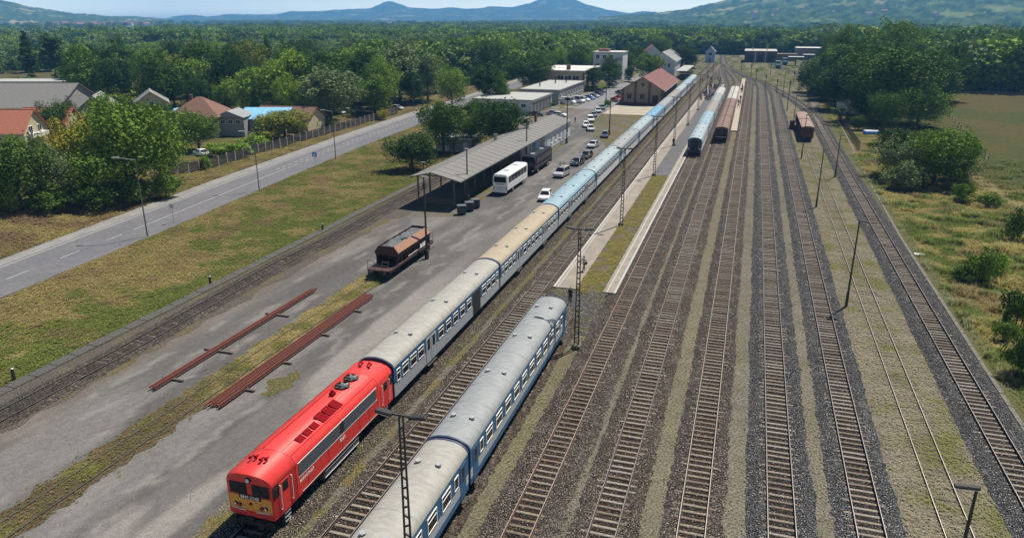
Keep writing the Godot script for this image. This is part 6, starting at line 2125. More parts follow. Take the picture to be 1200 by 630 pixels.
func street_lamp(label: String, at: Vector3, h: float, arm: float, turn: float) -> void:
	var t := thing("street_lamp", label, "street lamp", at, turn, "street lamps along the main road")
	var p := MB.new()
	p.cyl(Vector3.ZERO, Vector3(0, h, 0), 0.1, 0.055, 8)
	put(t, "pole", p, MT.tank_grey)
	var a := MB.new()
	a.rod([Vector3(0, h, 0), Vector3(-arm, h + 0.25, 0)], 0.045, 6)
	put(t, "arm", a, MT.galvanised)
	var hd := MB.new()
	hd.bbox(Vector3(-arm - 0.35, h + 0.27, 0), Vector3(0.9, 0.14, 0.3), 0.04)
	put(t, "lamp_head", hd, MT.galvanised)

func make_posts() -> void:
	yard_mast("twin-head lattice lamp mast rising in front of the cream-roofed stub-track coach", Vector3(-12.75, 0, -24.6), 11.6, 0.0)
	yard_mast("twin-head lamp mast beside the grey-roofed coach end", Vector3(-12.41, 0, -57.7), 10.85)
	var zs := [-98.15, -133.5, -168.0, -203.0, -238.0, -273.0, -308.0]
	var lb := ["twin-head lamp mast on the yellow platform grass", "twin-head lamp mast where the platform grass ends", "twin-head lamp mast near the coach with the navy end", "twin-head lamp mast beside the second coach at the platform", "twin-head lamp mast beside the third coach at the platform", "twin-head lamp mast near the platform crowd", "twin-head lamp mast beyond the platform crowd"]
	for k in zs.size(): yard_mast(lb[k], Vector3(-15.3 + 0.4 * smoothstep(1, 6, k), 0.25, zs[k]), 10.6)
	var rb := ["single-head lamp post leaning over the grassy track, head cropped close", "single-head lamp post beside the grassy track, next to the red paint marks", "single-head lamp post short of the red wagons", "single-head lamp post right beside the red wagons", "single-head lamp post behind the red wagons", "single-head lamp post near the curve of the outermost track", "single-head lamp post towards the depot"]
	var rz := [-31.5, -75.6, -118.3, -161.0, -203.5, -246.0, -289.0]
	for k in rz.size(): yard_mast(rb[k], Vector3(11.28 - (0.35 if k == 0 else 0.0), 0, rz[k]), 8.8 if k > 0 else 8.3, (PI * 0.93 if k == 0 else 0.15), false)
	yard_mast("single-head lamp post by the garden fence of the outermost track", Vector3(16.1, 0, -143.0), 7.5, 0.6, false)
	street_lamp("street lamp at the grass edge nearest the wide leafy hedge", Vector3(-74.4, 0, -74.4), 10.2, 2.2, 0.25)
	street_lamp("street lamp opposite the end of the slatted fence", Vector3(-77.0, 0, -102.2), 9.6, 1.6, 0.25)
	street_lamp("street lamp near the blue road sign", Vector3(-79.9, 0, -131.8), 9.6, 1.6, 0.25)
	street_lamp("street lamp where the main road bends behind the trees", Vector3(-99.5, 0, -212.0), 9.0, 1.6, PI)
	# plain poles of the yard
	for q in [[Vector3(-35.2, 0, -76.9), 10.0, "dark pole standing against the hopper wagon"], [gp(548, 237), 8.4, "slim pole behind the wheeled bins"], [gp(617, 192), 9.0, "pole rising between the black bus and the shed"], [gp(664, 168), 10.6, "pale pole at the far corner of the loading shed"], [gp(705, 122) + Vector3(0, 0, -8), 9.0, "pole at the station road parking"], [gp(714, 158), 9.0, "pole on the dry verge beside the train"], [gp(497, 222), 4.6, "short pole in the shadow before the shed"]]:
		var t := thing("yard_pole", q[2], "pole", q[0], 0.0)
		var p := MB.new()
		p.cyl(Vector3.ZERO, Vector3(0, q[1], 0), 0.15, 0.09, 8)
		put(t, "pole", p, MT.lamp_pole)
		var c := MB.new()
		c.bbox(Vector3(0, q[1] + 0.03, 0), Vector3(0.7, 0.12, 0.26), 0.03)
		put(t, "lamp_head", c, MT.galvanised)
		var b := MB.new()
		b.bbox(Vector3(0, 0.5, 0), Vector3(0.42, 1.3, 0.42), 0.04)
		put(t, "base", b, MT.dark_metal)
	# depot signal posts
	for q in [[886, 96], [897, 104], [903, 88], [925, 112], [869, 84], [880, 90], [930, 98], [910, 110]]:
		var t := thing("signal_post", "thin dark signal post in the weeds of the station throat", "signal", gp(q[0], q[1]), 0.0, "signal posts in the station throat")
		var p := MB.new()
		p.cyl(Vector3.ZERO, Vector3(0, 5.2, 0), 0.12, 0.1, 8)
		put(t, "post", p, MT.lamp_pole)
		var hsg := MB.new()
		hsg.bbox(Vector3(0, 5.0, 0.12), Vector3(0.45, 1.0, 0.25), 0.05)
		put(t, "signal_head", hsg, MT.black_metal)
	# road signs
	var s1 := thing("road_sign", "round back-turned road sign at the grass edge of the main road", "road sign", Vector3(-75.9, 0, -81.0), 0.3)
	var sp := MB.new()
	sp.cyl(Vector3.ZERO, Vector3(0, 2.6, 0), 0.04, 0.04, 6)
	put(s1, "post", sp, MT.galvanised)
	var sd := MB.new()
	sd.cyl(Vector3(0, 2.5, 0.05), Vector3(0, 2.5, 0.08), 0.34, 0.34, 18)
	put(s1, "sign_plate", sd, MT.galvanised)
	var s2 := thing("road_sign", "blue square crossing sign with white triangle beside the main road", "road sign", Vector3(-78.9, 0, -122.6), 0.35)
	put(s2, "post", sp, MT.galvanised)
	var sq := MB.new()
	sq.bbox(Vector3(0, 2.5, 0.06), Vector3(0.9, 0.9, 0.04), 0.01)
	var plate := put(s2, "sign_plate", sq, MT.sign_blue)
	var tr := MB.new()
	tr.tri(Vector3(-0.32, 2.25, 0.084), Vector3(0.32, 2.25, 0.084), Vector3(0, 2.8, 0.084), Vector3(0, 2.5, 0))
	put(plate, "sign_triangle", tr, MT.white_paint)
	var bm := MB.new()
	bm.box(Vector3(0, 2.42, 0.088), Vector3(0.1, 0.26, 0.008))
	put(plate, "sign_figure", bm, MT.sign_blue)
	for q in [[-54.0, -61.5, "small dark marker post on the grass above the siding kerb"], [-53.8, -84.0, "small dark marker post farther along the siding kerb"], [-54.2, -38.3, "small white-topped marker post at the siding kerb"]]:
		var t := thing("marker_post", q[2], "marker post", Vector3(q[0], -0.1, q[1]), 0.0, "marker posts along the siding kerb")
		var p := MB.new()
		p.bbox(Vector3(0, 0.5, 0), Vector3(0.22, 1.0, 0.22), 0.04)
		put(t, "post", p, MT.dark_metal)
		var c := MB.new()
		c.bbox(Vector3(0, 1.02, 0), Vector3(0.24, 0.08, 0.24), 0.03)
		put(t, "cap", c, MT.galvanised)
	var po := thing("water_trough", "bright blue trough on the garden lawn", "trough", gp(1021, 157), 0.2)
	var pb := MB.new()
	pb.bbox(Vector3(0, 0.45, 0), Vector3(3.6, 0.9, 1.6), 0.2)
	put(po, "tank", pb, MT.pool_blue)
	var pw := MB.new()
	pw.bbox(Vector3(0, 0.9, 0), Vector3(3.2, 0.04, 1.2), 0.01)
	put(po, "cover", pw, MT.white_paint)
	var cab := thing("relay_cabinet", "rusty red relay cabinet beside the red wagons", "cabinet", gp(928, 151), 0.0)
	var cb := MB.new()
	cb.bbox(Vector3(0, 1.0, 0), Vector3(1.2, 2.2, 1.0), 0.04)
	put(cab, "body", cb, MT.wagon_red)
	var cl := MB.new()
	cl.bbox(Vector3(0, 2.15, 0), Vector3(1.4, 0.12, 1.2), 0.03)
	put(cab, "lid", cl, MT.wagon_dark)
	# red paint marks on the grass of the disused track
	for q in [[971, 275.5], [992.5, 242.0]]:
		var p := gp(q[0], q[1])
		var mk := MB.new()
		for k in 5: mk.box(Vector3(-0.7 + k * 0.35, 0.05, 0.1 * sin(k * 2.1)), Vector3(0.22, 0.03, 0.3))
		var o := put(self, "paint_mark", mk, MT.faded_red)
		o.position = p
		tag(o, "red painted mark on the grass beside the disused track", "marking", "red marks beside the disused track")

# ---------------------------------------------------------------- people
func capsule(p: Vector3, a: Vector3, b: Vector3, ra: float, rb: float) -> float:
	var d := b - a
	var t := clampf((p - a).dot(d) / maxf(d.length_squared(), 1e-9), 0.0, 1.0)
	return p.distance_to(a + d * t) - lerpf(ra, rb, t)

func person_mesh(swing: float, arm: float, top: Color, legs: Color, hair: Color) -> ArrayMesh:
	var skin := Color(0.42, 0.24, 0.16)
	var B := []   # a, b, ra, rb, colour
	B.append([Vector3(0, 0.95, 0), Vector3(0, 1.4, 0), 0.145, 0.165, top])
	B.append([Vector3(-0.15, 1.4, 0), Vector3(0.15, 1.4, 0), 0.085, 0.085, top])
	B.append([Vector3(0, 1.42, 0), Vector3(0, 1.56, 0.01), 0.055, 0.055, skin])
	B.append([Vector3(0, 1.6, 0.03), Vector3(0, 1.68, 0.01), 0.085, 0.095, skin])
	B.append([Vector3(0, 1.66, -0.02), Vector3(0, 1.71, -0.01), 0.1, 0.085, hair])
	B.append([Vector3(0, 1.625, 0.11), Vector3(0, 1.6, 0.13), 0.012, 0.018, skin])
	for s in [-1.0, 1.0]:
		var f: float = swing * s
		var hip := Vector3(s * 0.09, 0.93, 0)
		var knee := Vector3(s * 0.1, 0.5, f * 0.22 + 0.03)
		var ank := Vector3(s * 0.1, 0.09, f * 0.42 - 0.03)
		B.append([hip, knee, 0.105, 0.068, legs])
		B.append([knee, ank, 0.068, 0.045, legs])
		B.append([ank + Vector3(0, -0.04, -0.03), ank + Vector3(0, -0.05, 0.16), 0.045, 0.04, Color(0.03, 0.03, 0.03)])
		var sh := Vector3(s * 0.2, 1.4, 0)
		var el := Vector3(s * 0.25, 1.12, -f * 0.2 - 0.02 + arm * 0.1)
		var wr := Vector3(s * 0.24, 0.88 + arm * 0.25, -f * 0.3 + 0.08 + arm * 0.2)
		B.append([sh, el, 0.055, 0.043, top])
		B.append([el, wr, 0.042, 0.03, skin])
		B.append([wr, wr + Vector3(0, -0.09, 0.02), 0.03, 0.028, skin])
		for k in 4: B.append([wr + Vector3(0, -0.09, -0.03 + k * 0.02), wr + Vector3(0, -0.165 + absf(k - 1.5) * 0.008, -0.02 + k * 0.022), 0.011, 0.009, skin])
		B.append([wr + Vector3(0, -0.04, 0.03), wr + Vector3(0, -0.1, 0.06), 0.012, 0.01, skin])
	var cs := 0.034
	var lo := Vector3(-0.36, -0.02, -0.52)
	var nx := 22
	var ny := 54
	var nzz := 32
	var D := PackedFloat32Array()
	D.resize(nx * ny * nzz)
	D.fill(1.0)
	for b in B:
		var r: float = maxf(b[2], b[3]) + 0.09
		var mn: Vector3 = b[0].min(b[1]) - Vector3(r, r, r)
		var mx: Vector3 = b[0].max(b[1]) + Vector3(r, r, r)
		for i in range(maxi(0, int((mn.x - lo.x) / cs)), mini(nx, int((mx.x - lo.x) / cs) + 2)):
			for j in range(maxi(0, int((mn.y - lo.y) / cs)), mini(ny, int((mx.y - lo.y) / cs) + 2)):
				for k in range(maxi(0, int((mn.z - lo.z) / cs)), mini(nzz, int((mx.z - lo.z) / cs) + 2)):
					var p := lo + Vector3(i, j, k) * cs
					var d := capsule(p, b[0], b[1], b[2], b[3])
					var q := (i * ny + j) * nzz + k
					var o := D[q]
					var h := clampf(0.5 + 0.5 * (o - d) / 0.03, 0.0, 1.0)
					D[q] = lerpf(o, d, h) - 0.03 * h * (1.0 - h)
	var ID := {}
	var V := []
	var CO := []
	for i in nx - 1:
		for j in ny - 1:
			for k in nzz - 1:
				var s := Vector3.ZERO
				var n := 0
				for e in [[0, 0, 0, 1, 0, 0], [0, 0, 0, 0, 1, 0], [0, 0, 0, 0, 0, 1], [1, 0, 0, 1, 1, 0], [1, 0, 0, 1, 0, 1], [0, 1, 0, 1, 1, 0], [0, 1, 0, 0, 1, 1], [0, 0, 1, 1, 0, 1], [0, 0, 1, 0, 1, 1], [1, 1, 0, 1, 1, 1], [1, 0, 1, 1, 1, 1], [0, 1, 1, 1, 1, 1]]:
					var a := D[((i + e[0]) * ny + j + e[1]) * nzz + k + e[2]]
					var b := D[((i + e[3]) * ny + j + e[4]) * nzz + k + e[5]]
					if (a < 0.0) != (b < 0.0):
						s += Vector3(i + e[0], j + e[1], k + e[2]).lerp(Vector3(i + e[3], j + e[4], k + e[5]), a / (a - b))
						n += 1
				if n > 0:
					ID[(i * ny + j) * nzz + k] = V.size()
					var p := lo + s / n * cs
					V.append(p)
					var best := 9.0
					var c := top
					for b in B:
						var d := capsule(p, b[0], b[1], b[2], b[3])
						if d < best:
							best = d
							c = b[4]
					CO.append(c)
	var st := SurfaceTool.new()
	st.begin(Mesh.PRIMITIVE_TRIANGLES)
	for q in V.size():
		st.set_color(CO[q])
		st.set_smooth_group(0)
		st.add_vertex(V[q])
	var dx := ny * nzz
	for i in range(1, nx - 1):
		for j in range(1, ny - 1):
			for k in range(1, nzz - 1):
				var q := (i * ny + j) * nzz + k
				var a := D[q] < 0.0
				for e in [[dx, nzz, 1], [nzz, 1, dx], [1, dx, nzz]]:
					if (D[q + e[0]] < 0.0) != a:
						var p0 = ID.get(q)
						var p1 = ID.get(q - e[1])
						var p2 = ID.get(q - e[1] - e[2])
						var p3 = ID.get(q - e[2])
						if p0 == null or p1 == null or p2 == null or p3 == null: continue
						var w := [p0, p1, p2, p0, p2, p3] if not a else [p0, p2, p1, p0, p3, p2]
						for z in w: st.add_index(z)
	st.generate_normals()
	return st.commit()

func make_people() -> void:
	var kinds := [
		[1.0, 0.0, Color(0.40, 0.38, 0.34), Color(0.03, 0.03, 0.035), Color(0.03, 0.02, 0.015), "person in pale top and dark trousers walking"],
		[0.5, 0.3, Color(0.02, 0.02, 0.022), Color(0.025, 0.03, 0.04), Color(0.03, 0.02, 0.015), "person in black clothes"],
		[0.25, 0.6, Color(0.62, 0.61, 0.6), Color(0.10, 0.12, 0.18), Color(0.08, 0.05, 0.03), "person in white shirt and jeans"],
		[0.6, 0.2, Color(0.42, 0.05, 0.04), Color(0.28, 0.25, 0.2), Color(0.05, 0.03, 0.02), "person in red top"],
		[0.3, 0.5, Color(0.08, 0.16, 0.36), Color(0.05, 0.05, 0.06), Color(0.12, 0.09, 0.06), "person in blue top"]]
	var M := []
	for k in kinds: M.append(person_mesh(k[0], k[1], k[2], k[3], k[4]))
	var one := func(k: int, at: Vector3, turn: float, label: String, group: String):
		var o := put(self, "person", M[k], MT.person)
		o.position = at
		o.rotation.y = turn
		tag(o, label, "person", group)
	var a := gp(684, 320)
	a.y = 0.27
	one.call(0, a, PI * 0.9, "person in pale top and dark trousers walking along the platform's inner edge", "")
	var bag := MB.new()
	bag.bbox(Vector3(0.25, 0.95, 0.0), Vector3(0.16, 0.36, 0.34), 0.05)
	var bo := put(self, "shoulder_bag", bag, MT.black_metal)
	bo.position = a
	tag(bo, "dark bag carried by the person on the platform edge", "bag")
	var b := gp(668, 357)
	b.y = 0.13
	one.call(1, b, 0.2, "person in black clothes standing at the coach end by the gravel ramp", "")
	var c := gp(789, 172)
	c.y = 0.27
	one.call(1, c, PI, "person in black clothes on the dark platform walk near the navy coach end", "")
	one.call(4, gp(674, 144) + Vector3(0, 0.012, 0), 0.4, "person in blue top crossing the yard road by the loading shed", "")
	for k in 84:
		var x := rng.randf_range(-17.2, -12.0)
		var z := -rng.randf_range(262.0, 322.0)
		var q := rng.randi() % 5
		one.call(q, Vector3(x + 0.6, 0.27, z), rng.randf() * TAU, "%s in the crowd on the far platform" % kinds[q][5].replace(" walking", ""), "passengers crowding the far platform")
	for k in 12:
		var q := rng.randi() % 5
		one.call(q, Vector3(-3.3 + rng.randf_range(-0.4, 0.5), 0.27, -rng.randf_range(248.0, 330.0)), rng.randf() * TAU, "%s on the narrow brick platform" % kinds[q][5].replace(" walking", ""), "passengers on the narrow brick platform")
	for k in 16:
		var q := rng.randi() % 5
		one.call(q, Vector3(-20.0 + rng.randf_range(-1.0, 9.0), 0.05, -rng.randf_range(322.0, 365.0)), rng.randf() * TAU, "%s crossing the rails beyond the platform" % kinds[q][5].replace(" walking", ""), "passengers crossing beyond the platform")

# ---------------------------------------------------------------- plants
# one crown (its vertex colours are only the difference of hue from leaf to leaf, yellower or bluer green): clumps spread through an uneven volume, each a shell of leaf-sized faces
func crown(sd: int, h: float, r: float, base: float, shape: int, clumps: int, per: int, leaf: float) -> ArrayMesh:
	var g := RandomNumberGenerator.new()
	g.seed = sd
	var V := PackedVector3Array()
	var N := PackedVector3Array()
	var C := PackedColorArray()
	var ctr := Vector3(0, (base + h) / 2.0, 0)
	var hh := (h - base) / 2.0
	for q in clumps:
		var d := Vector3(g.randfn(), g.randfn() * 0.9 + 0.1, g.randfn()).normalized()
		var rad := pow(g.randf(), 0.45) if g.randf() < 0.85 else g.randf_range(0.9, 1.12)
		var lob := 0.82 + 0.3 * sin(d.x * 3.1 + sd) * sin(d.z * 2.7 + sd * 1.7) + 0.12 * sin(d.y * 5.0 + sd)
		var p := d * rad * lob
		var k := 1.0
		var ty := p.y * 0.5 + 0.5
		match shape:
			0: k = 1.0                                     # broad and round
			1: k = 0.72 + 0.5 * sin(clampf(ty, 0, 1) * PI * 0.85 + 0.3)   # tall oval
			2: k = 0.45 + 0.65 * sin(clampf(ty, 0, 1) * PI)  # column
			3: k = 1.0 if p.y > -0.2 else 1.15             # bush, wide at the foot
			4: k = clampf(1.25 - ty * 1.15, 0.05, 1.2)     # conifer
		var o := ctr + Vector3(p.x * r * k, p.y * hh, p.z * r * k)
		var cr := r * g.randf_range(0.16, 0.33)
		var hue := g.randf_range(-0.5, 0.5)
		for l in per:
			var e := Vector3(g.randfn(), g.randfn() * 0.8, g.randfn()).normalized()
			var at := o + e * cr * g.randf_range(0.55, 1.1)
			if at.y < base * 0.55 and shape != 3: continue
			if at.y < 0.05: at.y = 0.05 + g.randf() * 0.2
			var nn := (e * 0.85 + Vector3(0, 0.45, 0) + Vector3(g.randfn(), g.randfn(), g.randfn()) * 0.8).normalized()
			var u := nn.cross(Vector3(g.randfn(), g.randfn(), g.randfn())).normalized()
			var w := nn.cross(u)
			var s := leaf * g.randf_range(0.5, 1.5)
			var a := at + u * s * 0.5
			var b := at + w * s * 0.33 - nn * s * 0.07
			var c := at - u * s * 0.5
			var f := at - w * s * 0.33 - nn * s * 0.07
			var q2 := hue + g.randf_range(-0.6, 0.6)
			var col := Color(1.0 + 0.24 * q2, 1.0 - 0.03 * q2, 1.0 - 0.3 * q2)
			V.append_array([a, c, b, a, f, c])
			for z in 6:
				N.append(nn)
				C.append(col)
	var A := []
	A.resize(Mesh.ARRAY_MAX)
	A[Mesh.ARRAY_VERTEX] = V
	A[Mesh.ARRAY_NORMAL] = N
	A[Mesh.ARRAY_COLOR] = C
	var m := ArrayMesh.new()
	m.add_surface_from_arrays(Mesh.PRIMITIVE_TRIANGLES, A)
	return m

func trunk_mesh(sd: int, h: float, r: float, spread: float, from: float) -> ArrayMesh:
	var g := RandomNumberGenerator.new()
	g.seed = sd
	var m := MB.new()
	m.cyl(Vector3(0, -0.4, 0), Vector3(0, 0.5, 0), r * 1.5, r * 1.05, 8, false)
	m.cyl(Vector3(0, 0.5, 0), Vector3(0.1, h * 0.55, 0.05), r * 1.05, r * 0.6, 8, false)
	m.cyl(Vector3(0.1, h * 0.55, 0.05), Vector3(0.0, h * 0.86, 0), r * 0.6, r * 0.12, 7, false)
	for k in 7:
		var a := TAU * k / 7.0 + g.randf() * 0.7
		var y := lerpf(from, h * 0.62, k / 7.0)
		var e := Vector3(cos(a) * spread * g.randf_range(0.5, 0.8), y + h * g.randf_range(0.12, 0.26), sin(a) * spread * g.randf_range(0.5, 0.8))
		m.cyl(Vector3(0.05, y, 0.02), e, r * 0.4, r * 0.1, 5, false)
	return m.mesh()

var CR := {}     # kind -> array of [crown, trunk, height, radius]
func make_crowns() -> void:
	var add := func(kind: String, sd: int, h: float, r: float, base: float, shape: int, clumps: int, per: int, leaf: float, tr: float):
		if not CR.has(kind): CR[kind] = []
		CR[kind].append([crown(sd, h, r, base, shape, clumps, per, leaf), trunk_mesh(sd, h, tr, r, maxf(base, 0.6)), h, r])
	for k in 4: add.call("broad", 11 + k, 10.0, 4.6, 1.4, 0, 170, 66, 0.31, 0.24)
	for k in 4: add.call("tall", 31 + k, 15.0, 4.6, 2.2, 1, 190, 60, 0.40, 0.28)
	for k in 2: add.call("poplar", 51 + k, 20.0, 2.1, 1.2, 2, 110, 50, 0.42, 0.25)
	for k in 3: add.call("bush", 71 + k, 3.2, 2.0, 0.0, 3, 80, 60, 0.20, 0.08)
	for k in 2: add.call("conifer", 91 + k, 14.0, 3.4, 1.0, 4, 120, 50, 0.4, 0.22)
	for k in 3: add.call("far", 111 + k, 14.0, 5.2, 0.6, 1, 60, 22, 1.1, 0.3)
	for k in 2: add.call("big", 131 + k, 20.0, 7.5, 0.7, 3, 220, 62, 0.5, 0.45)

var tree_n := 0
func plant(kind: String, leafm: String, at: Vector3, h: float, wid: float, label: String, group: String, bush := false) -> void:
	var v: Array = CR[kind][tree_n % CR[kind].size()]
	tree_n += 1
	var t := thing("shrub" if bush else "tree", label, "shrub" if bush else "tree", at, rng.randf() * TAU, group)
	var sy: float = h / v[2]
	var sx: float = wid / (2.0 * v[3])
	t.scale = Vector3(sx, sy, sx)
	put(t, "stem" if bush else "trunk", v[1], MT.bark)
	put(t, "foliage" if bush else "crown", v[0], MT["leaf_" + leafm])

# a plant whose foot, top row and width are read in the photograph
func plant_px(kind: String, leafm: String, px: float, foot: float, top: float, wpx: float, label: String, group := "", bush := false) -> void:
	var at := gp(px, foot)
	var h := maxf(height_to(at, top), 0.6)
	var dist := Vector2(at.x, at.z).length()
	var depth := at.distance_to(Vector3(0, CAM_H, 0)) * 0.97
	at.y = ground_y(at.x, at.z)
	plant(kind, leafm, at, h * 0.95, wpx * 0.84 * depth / FOCAL, label, group, bush)

func px_of(p: Vector3) -> float:   # column of the photograph that a point falls on
	var b := Basis(Vector3.UP, deg_to_rad(YAW)) * Basis(Vector3.RIGHT, -deg_to_rad(PITCH))
	var r := p - Vector3(0, CAM_H, 0)
	return 600.0 + FOCAL * r.dot(b.x) / maxf(-r.dot(b.z), 1.0)

func blocked(p: Vector3) -> bool:   # where no tree may stand
	if p.x > -112.0 and p.x < 23.0 and p.z > -620.0:
		if p.x > -58.0: return true
		if p.x > seg(WALK_OUT, p.z) - 2.0 and p.x < seg(ROAD_R, p.z) + 2.0: return true
		if p.z > -198.0 and p.x > -90.0: return true
		if p.x > -82.0 and p.z < -208.0 and p.z > -240.0: return true
		if p.x > -79.0 and p.z < -238.0 and p.z > -340.0: return true
		if p.x > -75.0 and p.z < -340.0 and p.z > -372.0: return true
	if p.x > 23.0 and p.x < 50.0 and p.z < -478.0 and p.z > -580.0: return true
	return false

func make_plants() -> void:
	make_crowns()
	# ---- named trees, read off the photograph: kind, leaf, x, foot, top, width, label
	var H := [
		["broad", "deep", 483, 196, 148, 76, "lone dark round tree on the grass before the loading shed"],
		["broad", "dark", 520, 178, 108, 66, "dark tree behind the white-roofed small sheds"],
		["broad", "mid", 552, 176, 124, 40, "greener tree between the small sheds and the dark round one"],
		["broad", "deep", 586, 178, 108, 72, "big dark round tree overhanging the loading shed roof"],
		["broad", "dark", 560, 150, 112, 40, "dark tree behind the round one at the shed"],
		["broad", "mid", 160, 232, 108, 112, "large bright green tree on the road bank"],
		["broad", "yellow", 98, 230, 142, 62, "yellowing tree in the hedge on the road bank"],
		["broad", "mid", 118, 242, 172, 80, "green tree in the front of the bank hedge"],
		["broad", "grey", 62, 250, 178, 60, "silvery grey-green tree in the bank hedge"],
		["broad", "dark", 28, 258, 168, 80, "dark leafy tree at the edge of the bank hedge"],
		["broad", "mid", 14, 225, 168, 50, "green tree before the orange-tiled house"],
		["broad", "mid", 190, 222, 135, 70, "green tree at the end of the bank hedge"],
		["broad", "mid", 233, 176, 124, 54, "green garden tree before the blue roofs"],
		["broad", "olive", 334, 162, 124, 70, "round olive-green flowering tree by the slatted fence"],
		["broad", "dark", 65, 168, 112, 40, "round dark tree before the warehouse"],
		["tall", "deep", 86, 160, 114, 22, "narrow dark tree beside the grey outbuilding"],
		["broad", "mid", 130, 168, 104, 48, "green tree between the grey outbuilding and the cream house"],
		["broad", "mid", 204, 168, 126, 46, "green garden tree left of the brown hipped roof"],
		["broad", "dark", 182, 158, 116, 44, "dark tree before the cream gabled house"],
		["broad", "mid", 312, 158, 134, 30, "small green tree at the end of the blue roof"],
		["broad", "dark", 150, 165, 112, 40, "dark tree between the cream house and the bank hedge"],
		["broad", "mid", 1080, 206, 146, 54, "green tree in the middle of the thicket"],
		["broad", "dark", 1070, 220, 182, 50, "low dark tree at the thicket's near edge"],
		["poplar", "deep", 40, 104, 30, 20, "slanting dark poplar, shorter of the pair behind the warehouse"],
		["poplar", "deep", 67, 98, 24, 26, "dark poplar, taller of the pair behind the warehouse"],
		["conifer", "deep", 303, 150, 96, 26, "dark conifer behind the olive flowering tree"],
		["tall", "light", 375, 142, 84, 46, "light green weeping tree beyond the slatted fence"],
		["broad", "light", 391, 135, 112, 18, "slender young tree on the lawn beyond the slatted fence"],
		["tall", "mid", 440, 134, 82, 50, "green tree where the main road bends"],
		["broad", "light", 530, 128, 72, 44, "light green tree beside the grey parking lot"],
		["tall", "deep", 572, 125, 66, 46, "tall dark tree left of the garage"],
		["tall", "mid", 588, 126, 84, 22, "green creeper-like tree at the garage side"],
		["tall", "dark", 622, 108, 56, 50, "dark tree behind the garage roof"],
		["broad", "olive", 627, 104, 74, 28, "olive tree touching the depot building roof"],
		["tall", "deep", 694, 106, 74, 26, "dark conifer-like tree beside the beige office"],
		["tall", "dark", 714, 102, 64, 30, "dark tree on the station road before the apartment block"],
		["broad", "dark", 737, 95, 75, 14, "small dark tree before the apartment block balconies"],
		["tall", "mid", 760, 96, 58, 34, "green tree hiding the station house gable"],
		["big", "deep", 803, 84, 48, 34, "big dark chestnut beside the station awning"],
		["broad", "light", 673, 86, 62, 28, "light green tree behind the beige office"],
		["big", "dark", 1035, 142, 42, 110, "huge dark tree over the garden house"],
		["big", "deep", 985, 128, 58, 74, "dark tree standing close to the outermost track's curve"],
		["big", "deep", 968, 112, 62, 50, "dark tree at the depot end of the track curve"],
		["big", "deep", 1010, 132, 72, 62, "dark tree filling the gap behind the garden shed"],
		["big", "deep", 950, 108, 70, 40, "dark tree nearest the depot canopies"],
		["big", "dark", 1068, 128, 50, 70, "dark spreading tree behind the bright green one"],
		["big", "dark", 1095, 122, 52, 60, "dark spreading tree at the top of the meadow"],
		["big", "deep", 1000, 110, 44, 60, "very dark tree behind the track curve"],
		["big", "mid", 1040, 100, 13, 60, "tallest round tree crown rising behind the dark trees"],
		["tall", "mid", 982, 100, 20, 30, "tall green tree beside the tallest round crown"],
		["big", "mid", 1075, 148, 96, 64, "bright green tree at the meadow's corner"],
		["big", "deep", 962, 118, 84, 36, "low dark tree at the foot of the track-curve wood"],
		["big", "deep", 1014, 140, 98, 44, "low dark tree leaning over the garden shed"],
		["broad", "dark", 1035, 152, 102, 46, "dark tree between garden house and meadow"],
		["broad", "dark", 1006, 152, 133, 22, "small umbrella-shaped tree on the garden lawn"],
		["broad", "deep", 1048, 205, 140, 56, "dark tree in the thicket beside the trough"],
		["broad", "grey", 1060, 213, 160, 60, "grey-green tree in the front of the thicket"],
		["broad", "mid", 1094, 217, 142, 70, "bright green tree in the thicket"],
		["broad", "mid", 1122, 210, 150, 48, "green tree at the meadow side of the thicket"],
		["broad", "dark", 1112, 221, 174, 56, "low dark tree in the thicket's front"],
		["tall", "deep", 1112, 118, 45, 40, "dark tree at the corner of the woodland belt"],
	]
	for q in H: plant_px(q[0], q[1], q[2], q[3], q[4], q[5], q[6])
	# ---- shrubs
	var S := [
		["light", 275, 183, 162, 42, "light green shrub by the slatted fence"], ["light", 255, 184, 165, 36, "light green shrub behind the fence"], ["light", 300, 172, 156, 40, "pale shrub under the flowering tree"], ["light", 240, 200, 180, 16, "small bright shrub on the dry garden lawn"],
		["olive", 310, 166, 148, 40, "olive shrub beside the blue-roofed house"], ["light", 385, 148, 138, 20, "pale shrub on the lawn beyond the fence"], ["yellow", 448, 140, 126, 18, "yellow-green shrub by the road bend"],
		["mid", 10, 262, 232, 40, "green shrub at the foot of the bank hedge"], ["dark", 60, 256, 225, 60, "dark shrub at the foot of the bank hedge"], ["dark", 110, 248, 212, 60, "dark shrub under the bank hedge trees"], ["dark", 150, 240, 205, 60, "dark shrub below the bright green bank tree"], ["mid", 195, 232, 195, 40, "green shrub at the bank hedge end"],
		["mid", 1147, 330, 288, 40, "leafy green shrub in the weeds beside the cable trough"], ["light", 1165, 322, 296, 32, "bright yellow-green shrub in the weeds"], ["dark", 1128, 330, 310, 34, "low dark shrub in the weeds"],
		["dark", 1192, 282, 240, 30, "dark shrub at the meadow path"], ["dark", 1190, 385, 335, 46, "dark weedy shrub beside the trough bend"], ["dark", 1196, 442, 385, 40, "dark shrub casting shade over the trough"], ["mid", 1178, 400, 372, 30, "green weedy shrub between the dark ones"],
		["mid", 1128, 236, 212, 30, "green shrub at the thicket's foot"], ["grey", 1060, 222, 190, 50, "grey-green shrub at the thicket's foot"], ["mid", 1160, 240, 224, 30, "low green shrub near the meadow path"],
		["mid", 712, 125, 116, 12, "small green shrub in the kerbside car row"], ["mid", 655, 140, 133, 10, "small shrub on the garage island"], ["mid", 690, 106, 99, 40, "clipped hedge of the angled parking bays"], ["dark", 640, 124, 116, 30, "dark hedge behind the delivery van"]]
